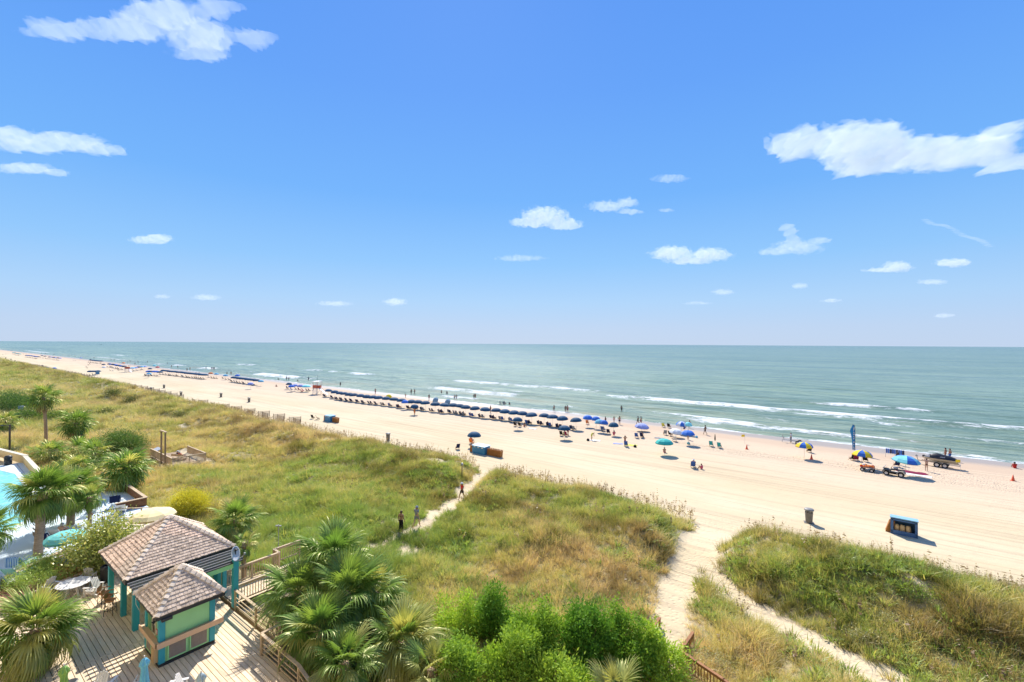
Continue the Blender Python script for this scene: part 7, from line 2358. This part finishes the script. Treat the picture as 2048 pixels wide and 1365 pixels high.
js = thing('jet_ski', 'jet ski under a tight black and grey cover on the trailer', 'jet ski', Vector(jt.location) + Vector((0, 0, .72)), -.2)
st_ = [(-1.85, .06, .30, .58), (-1.5, .28, .12, .72), (-.9, .46, .02, .92), (-.35, .52, 0, 1.12), (0, .53, 0, 1.08), (.5, .53, 0, .98), (1.0, .52, 0, .92), (1.5, .48, .02, .74), (1.85, .40, .06, .52)]
hull = MB(); cov = MB()
for (x_, w_, z0, z1) in st_:
    zm = .42
    hull.v += [(x_, -w_, zm), (x_, -w_ * .75, z0 + .1), (x_, 0, z0), (x_, w_ * .75, z0 + .1), (x_, w_, zm)]
    zm2 = max(zm, .4)
    cov.v += [(x_, -w_ * 1.03, zm2), (x_, -w_ * .8, zm2 + (z1 - zm2) * .6), (x_, -w_ * .25, z1), (x_, w_ * .25, z1), (x_, w_ * .8, zm2 + (z1 - zm2) * .6), (x_, w_ * 1.03, zm2)]
for i in range(len(st_) - 1):
    hull.f += [(i * 5 + k, i * 5 + k + 1, i * 5 + 6 + k, i * 5 + 5 + k) for k in range(4)]
    cov.f += [(i * 6 + k, i * 6 + k + 1, i * 6 + 7 + k, i * 6 + 6 + k) for k in range(5)]
n5 = (len(st_) - 1)
hull.f += [tuple(range(5)), tuple(n5 * 5 + k for k in range(5))]
cov.f += [tuple(range(6)), tuple(n5 * 6 + k for k in range(6))]
ob('hull', hull.mesh('hull', mat('hull_tan', (.50, .44, .34), .4), True), js)
ob('cover', cov.mesh('cover', mat('cover_black', (.025, .026, .03), .45, .2, 4, .4), True), js)
ob('cover_nose', MB().add([(-1.88, 0, .36), (-1.5, -.3, .45), (-1.0, -.46, .5), (-1.0, -.2, .9), (-1.0, .2, .9), (-1.0, .46, .5), (-1.5, .3, .45), (-1.5, 0, .76)], [(0, 1, 7), (1, 2, 3, 7), (7, 3, 4), (7, 4, 5, 6), (0, 7, 6)]).mesh('cover_nose', mat('cover_grey', (.30, .30, .31), .6)), js, (-.02, 0, .02))
ob('cover_logo', MB().box((.3, -.47, .72), (.5, .02, .09), M=Matrix.Rotation(-.45, 3, 'X')).mesh('cover_logo', mat('logo_grey', (.45, .45, .45), .5)), js)
# empty trailer by the water
et = thing('small_boat_trailer', 'small empty boat trailer with a winch post beside the man in a pale shirt', 'trailer', gnd(1596, 889), -.15)
ob('frame', MB().bar((-2.4, 0, .5), (1.0, -.5, .5), .07).bar((-2.4, 0, .5), (1.0, .5, .5), .07).bar((1.0, -.55, .5), (1.0, .55, .5), .07).mesh('frame', GREYM), et)
for sy in (-.65, .65):
    wheel(et, (.1, sy, .34), .34, .22)
ob('winch_post', MB().bar((-2.1, 0, .5), (-2.4, 0, 1.3), .08).bar((-2.4, 0, 0.05), (-2.4, 0, .55), .06).bar((-2.4, 0, .9), (-2.0, 0, .8), .06).mesh('winch_post', GREYM), et)
# rack of blue vests near the water
rk = thing('vest_rack', 'white rack hung with a row of blue life vests near the water', 'rack', gnd(1790, 917), -.15)
ob('frame', MB().tube([(-1.1, 0, 0), (-1.1, 0, 1.3), (1.1, 0, 1.3), (1.1, 0, 0)], .03, 6).tube([(0, 0, 0), (0, 0, 1.3)], .03, 6).mesh('frame', POLEW), rk)
vm2 = MB().box((0, 0, 0), (.2, .24, .62)).box((0, 0, .33), (.14, .2, .1)).mesh('blue_vest', CL['blue'], bevel=.04)
for i in range(9):
    tag(ob('hanging_vest', vm2, None, Vector(rk.location) + Vector((-.95 + i * .235, .14 - i * .035, .95)), (0, 0, -.15 + vr.uniform(-.2, .2)), mat=(CL['blue'], UC['blue'], CL['navy'])[i % 3]), 'blue life vest, %s from the left on the white rack' % ORD[i], 'life vest', 'blue vests on the rack')

# ------------------------------------------------------------------ pool furniture
SL = mat('sling_white', (.72, .72, .70), .6, .05)


def lounger_thing():
    t_ = thing('sun_lounger', 'lounger', 'sun lounger', group='white sun loungers by the pool')
    f_ = MB()
    for s in (-1, 1):
        f_.box((s * .31, .25, .34), (.05, 1.3, .05))
    ob('frame', f_.mesh('frame', SL), t_)
    sl_ = MB()
    for i in range(9):
        sl_.box((0, -.3 + i * .135, .37), (.6, .1, .025))
    ob('seat_slats', sl_.mesh('seat_slats', SL), t_)
    bk_ = MB(); M_ = Matrix.Rotation(.62, 3, 'X')
    for i in range(6):
        bk_.box(Vector((0, -.42, .40)) + M_ @ Vector((0, -.0, .06 + i * .125)), (.6, .025, .1), M=M_)
    for s in (-1, 1):
        bk_.box(Vector((s * .31, -.42, .38)) + M_ @ Vector((0, 0, .38)), (.05, .05, .8), M=M_)
    ob('backrest', bk_.mesh('backrest', SL), t_)
    for sx_ in (-1, 1):
        for y in (-.3, .8):
            ob('leg', MB().box((sx_ * .3, y, .17), (.05, .07, .34)).mesh('leg', SL), t_)
        ob('armrest', MB().box((sx_ * .36, -.1, .56), (.06, .5, .03)).box((sx_ * .36, .1, .45), (.04, .05, .22)).mesh('armrest', SL), t_)
    return t_


lo = lounger_thing(); kids(lo)
GL = 'white sun loungers by the pool'
LOUN = [(234, 1006, 1.2, 'white lounger with a dark towel in front of the timber terrace wall'), (243, 1023, 1.25, 'lounger with the reclining sunbather beside the timber terrace wall'), (122, 1072, .9, 'lounger with a seated bare backed man between the pool palms'),
        (100, 1082, .9, 'lounger near the pool palm trunk with a blue clad person'), (208, 968, 1.3, 'white lounger with towels under the palmetto beyond the palms'), (185, 1020, 1.2, 'empty white lounger just right of the reddish palm trunk'),
        (50, 1130, .8, 'green sling lounger with dark armrests on the blue pool deck'), (125, 1130, 1.9, 'white chair draped with a blue striped towel below the teal umbrella'), (110, 1118, 2.2, 'white lounger turned sideways under the teal umbrella'), (16, 1168, .8, 'lounger covered by a blue and white towel at the left edge'), (38, 1150, .8, 'pale green lounger behind the towel covered one at the left edge'), (302, 1068, 1.5, 'white lounger on the sandy patio under the beige umbrella')]
pos_l = []
for i, (px, py, rz, lb) in enumerate(LOUN):
    q = pxl(px, py, 1.62)
    q.z = 1.40 if i < 11 else 1.37
    if i == 0:
        lo.location = q; lo.rotation_euler = (0, 0, rz); lo['label'] = lb
    else:
        copytree(lo, None, q, rz, lb, GL, {'seat_slats': mat('sling_green', (.20, .42, .36), .6), 'backrest': mat('sling_green', (.2, .42, .36))} if 'green' in lb else None)
    pos_l.append((q, rz))
TOW = NT('striped_towel')
w_ = TOW.n('ShaderNodeTexWave', {'Scale': 3.2, 'Distortion': .6}); TOW.set(w_.inputs['Vector'], TOW.obj())
TOWM = TOW.surf(TOW.pbr(TOW.mix(TOW.remap(w_.outputs[1], .4, .6), (.04, .18, .52), (.45, .60, .75)), .9))


def drape(i, m_, lb):
    q, rz = pos_l[i]
    b = MB(); M_ = Matrix.Rotation(.62, 3, 'X')
    n_ = 9
    pts = []
    for k in range(9):
        z = .86 - k * .1
        top = Vector((0, -.42, .40)) + M_ @ Vector((0, .03, max(z, .02)))
        if z < .02:
            top = Vector((0, -.40 + (.02 - z), .42))
        pts.append(top)
    pts = [Vector((0, -.98, .5)), Vector((0, -.97, .8)), Vector((0, -.95, 1.06))] + pts
    for p in pts:
        for j in range(n_):
            x_ = (j / (n_ - 1) - .5) * .74
            b.v.append((x_, p.y + .02 * math.sin(j * 1.7), p.z + .015 + .02 * math.sin(j * 2.1 + p.y * 4)))
    for a in range(len(pts) - 1):
        for j in range(n_ - 1):
            b.f.append((a * n_ + j, a * n_ + j + 1, (a + 1) * n_ + j + 1, (a + 1) * n_ + j))
    o = ob('towel', b.mesh('towel', m_), None, q, (0, 0, rz)); o.modifiers.new('thick', 'SOLIDIFY').thickness = .015
    tag(o, lb, 'towel')


drape(0, CL['navy'], 'dark blue towel over the lounger in front of the timber terrace wall')
drape(7, TOWM, 'blue striped towel over the chair below the teal umbrella')
drape(9, TOWM, 'blue and white striped towel over the lounger at the left edge')
drape(3, CL['navy'], 'navy towel on the lounger near the pool palm trunk')
drape(6, TOWM, 'blue striped towel hung beside the green lounger')
PG = 'people by the pool and on the lookout'
for (i, pose, lb, wear, sk_, ha) in ((1, 'lounge', 'sunbather reclining on the lounger beside the timber terrace wall', [('briefs', 'black'), ('swim_top', 'black')], 1, 1),
                                     (3, 'lounge', 'person in dark blue with a yellow cap on the lounger near the palm trunk', [('shirt', 'navy'), ('trunks', 'navy')], 1, 2)):
    q, rz = pos_l[i]
    person((q.x, q.y, q.z + .30), rz, pose, lb, wear, sk_, ha, 'yellow' if 'cap' in lb else None, 1.0, PG)
q, rz = pos_l[2]
person((q.x, q.y, q.z + .28), rz, 'sand', 'bare backed man with reddish skin sitting up on a lounger between the pool palms', [('trunks', 'red')], 0, 3, None, 1.05, PG)
for x_, c, lb, hat in ((-70.4, 'navy', 'person in a dark blue shirt sitting at the dune lookout', 'white'), (-69.7, 'red', 'person in a coral shirt sitting at the dune lookout', None)):
    person((x_, 20.9, 1.28), .4, 'sit', lb, [('shirt', c), ('trunks', 'grey')], 1, 3, hat, 1.0, PG)
bench = thing('lookout_bench', 'timber bench under the two people at the dune lookout', 'bench', (-70.0, 20.8, 1.24), .4)
ob('seat', MB().box((0, 0, .27), (2.0, .42, .05)).mesh('seat', RAILW), bench)
ob('backrest', MB().box((0, -.28, .62), (2.0, .05, .3)).mesh('backrest', RAILW), bench)
for s in (-1, 1):
    ob('leg', MB().box((s * .85, -.05, .12), (.08, .5, .26)).mesh('leg', RAILW), bench)


def patio_umbrella(p, col, R, H, label, sq=False):
    t_ = thing('patio_umbrella', label, 'umbrella', p, .3)
    ob('pole', MB().tube([(0, 0, 0), (0, 0, H + .35)], .03, 8).mesh('pole', POLEW), t_)
    ob('canopy', canopy_mesh(R, .42, 8 if not sq else 6, 0, 8 if not sq else 6).copy(), t_, (0, 0, H), mat=UC[col])
    ob('base', MB().lathe([(0, 0), (.26, 0), (.26, .06), (.05, .1), (.05, .3), (0, .3)], 16).mesh('base', DARK), t_)


q = pxl(306, 1028, 3.4)
patio_umbrella((q.x, q.y, 1.36), 'cream', 1.5, 1.95, 'open beige patio umbrella above the sandy patio behind the pavilion')
q = pxl(132, 1073, 3.3)
patio_umbrella((q.x, q.y, 1.4), 'pool', 1.15, 1.8, 'open teal patio umbrella between the pool palms and the broadleaf shrub')
fl_ = thing('float_mat', 'orange life ring lying on the lookout boards beside the grey sign', 'life ring', (-72.3, 19.6, 1.3))
ob('ring', MB().lathe([(.22 + .09 * math.cos(a), .09 * math.sin(a) + .09) for a in [i * math.pi / 4 for i in range(9)]], 18).mesh('ring', CL['orange'], True), fl_)
# boats on the horizon
for i, (px, py, lb) in enumerate(((200, 689.5, 'left of two tiny boats far out at sea on the left'), (202.8, 690, 'right of two tiny boats far out at sea on the left'), (476, 692, 'tiny dark boat far out below the lone small cloud'))):
    q = pxl(px, py, -.5)
    b_ = thing('distant_boat', lb, 'boat', (q.x, q.y, -.6), .4 + i)
    s = (q - CAMP).length / FPX * 1.0
    ob('hull', MB().add([(-2.5, -.8, .9), (-2.5, .8, .9), (1.5, .8, .9), (3.2, 0, 1.1), (1.5, -.8, .9), (-2.4, -.6, -.2), (-2.4, .6, -.2), (1.2, .5, -.2), (2.6, 0, -.1), (1.2, -.5, -.2)], [(0, 1, 2, 3, 4), (0, 5, 6, 1), (1, 6, 7, 2), (2, 7, 8, 3), (3, 8, 9, 4), (4, 9, 5, 0)]).mesh('hull', WHITE), b_)
    ob('cabin', MB().box((-.2, 0, 1.5), (1.6, 1.1, 1.2)).mesh('cabin', DARK), b_)
bird = thing('gull', 'small grey gull standing on the sand by the left dune edge', 'bird', gnd(872, 914), .8)
ob('body', MB().lathe([(0, -.2), (.05, -.15), (.09, 0), (.07, .12), (.03, .2), (0, .22)], 8, (0, 0, .2), M=Matrix.Rotation(-1.2, 3, 'X')).lathe([(0, -.05), (.045, -.02), (.045, .03), (0, .06)], 8, (0, .19, .34)).tube([(0, .22, .34), (0, .30, .33)], [.014, .004], 5).tube([(-.03, 0, .14), (-.03, .01, 0)], .008, 4).tube([(.03, 0, .14), (.03, .01, 0)], .008, 4).mesh('body', CL['grey'], True), bird)
ob('tail', MB().add([(-.04, -.16, .17), (.04, -.16, .17), (.05, -.33, .13), (-.05, -.33, .13), (-.04, -.16, .15), (.04, -.16, .15), (.05, -.33, .12), (-.05, -.33, .12)], [(0, 1, 2, 3), (7, 6, 5, 4), (0, 4, 5, 1), (1, 5, 6, 2), (2, 6, 7, 3), (3, 7, 4, 0)]).mesh('tail', CL['black']), bird)
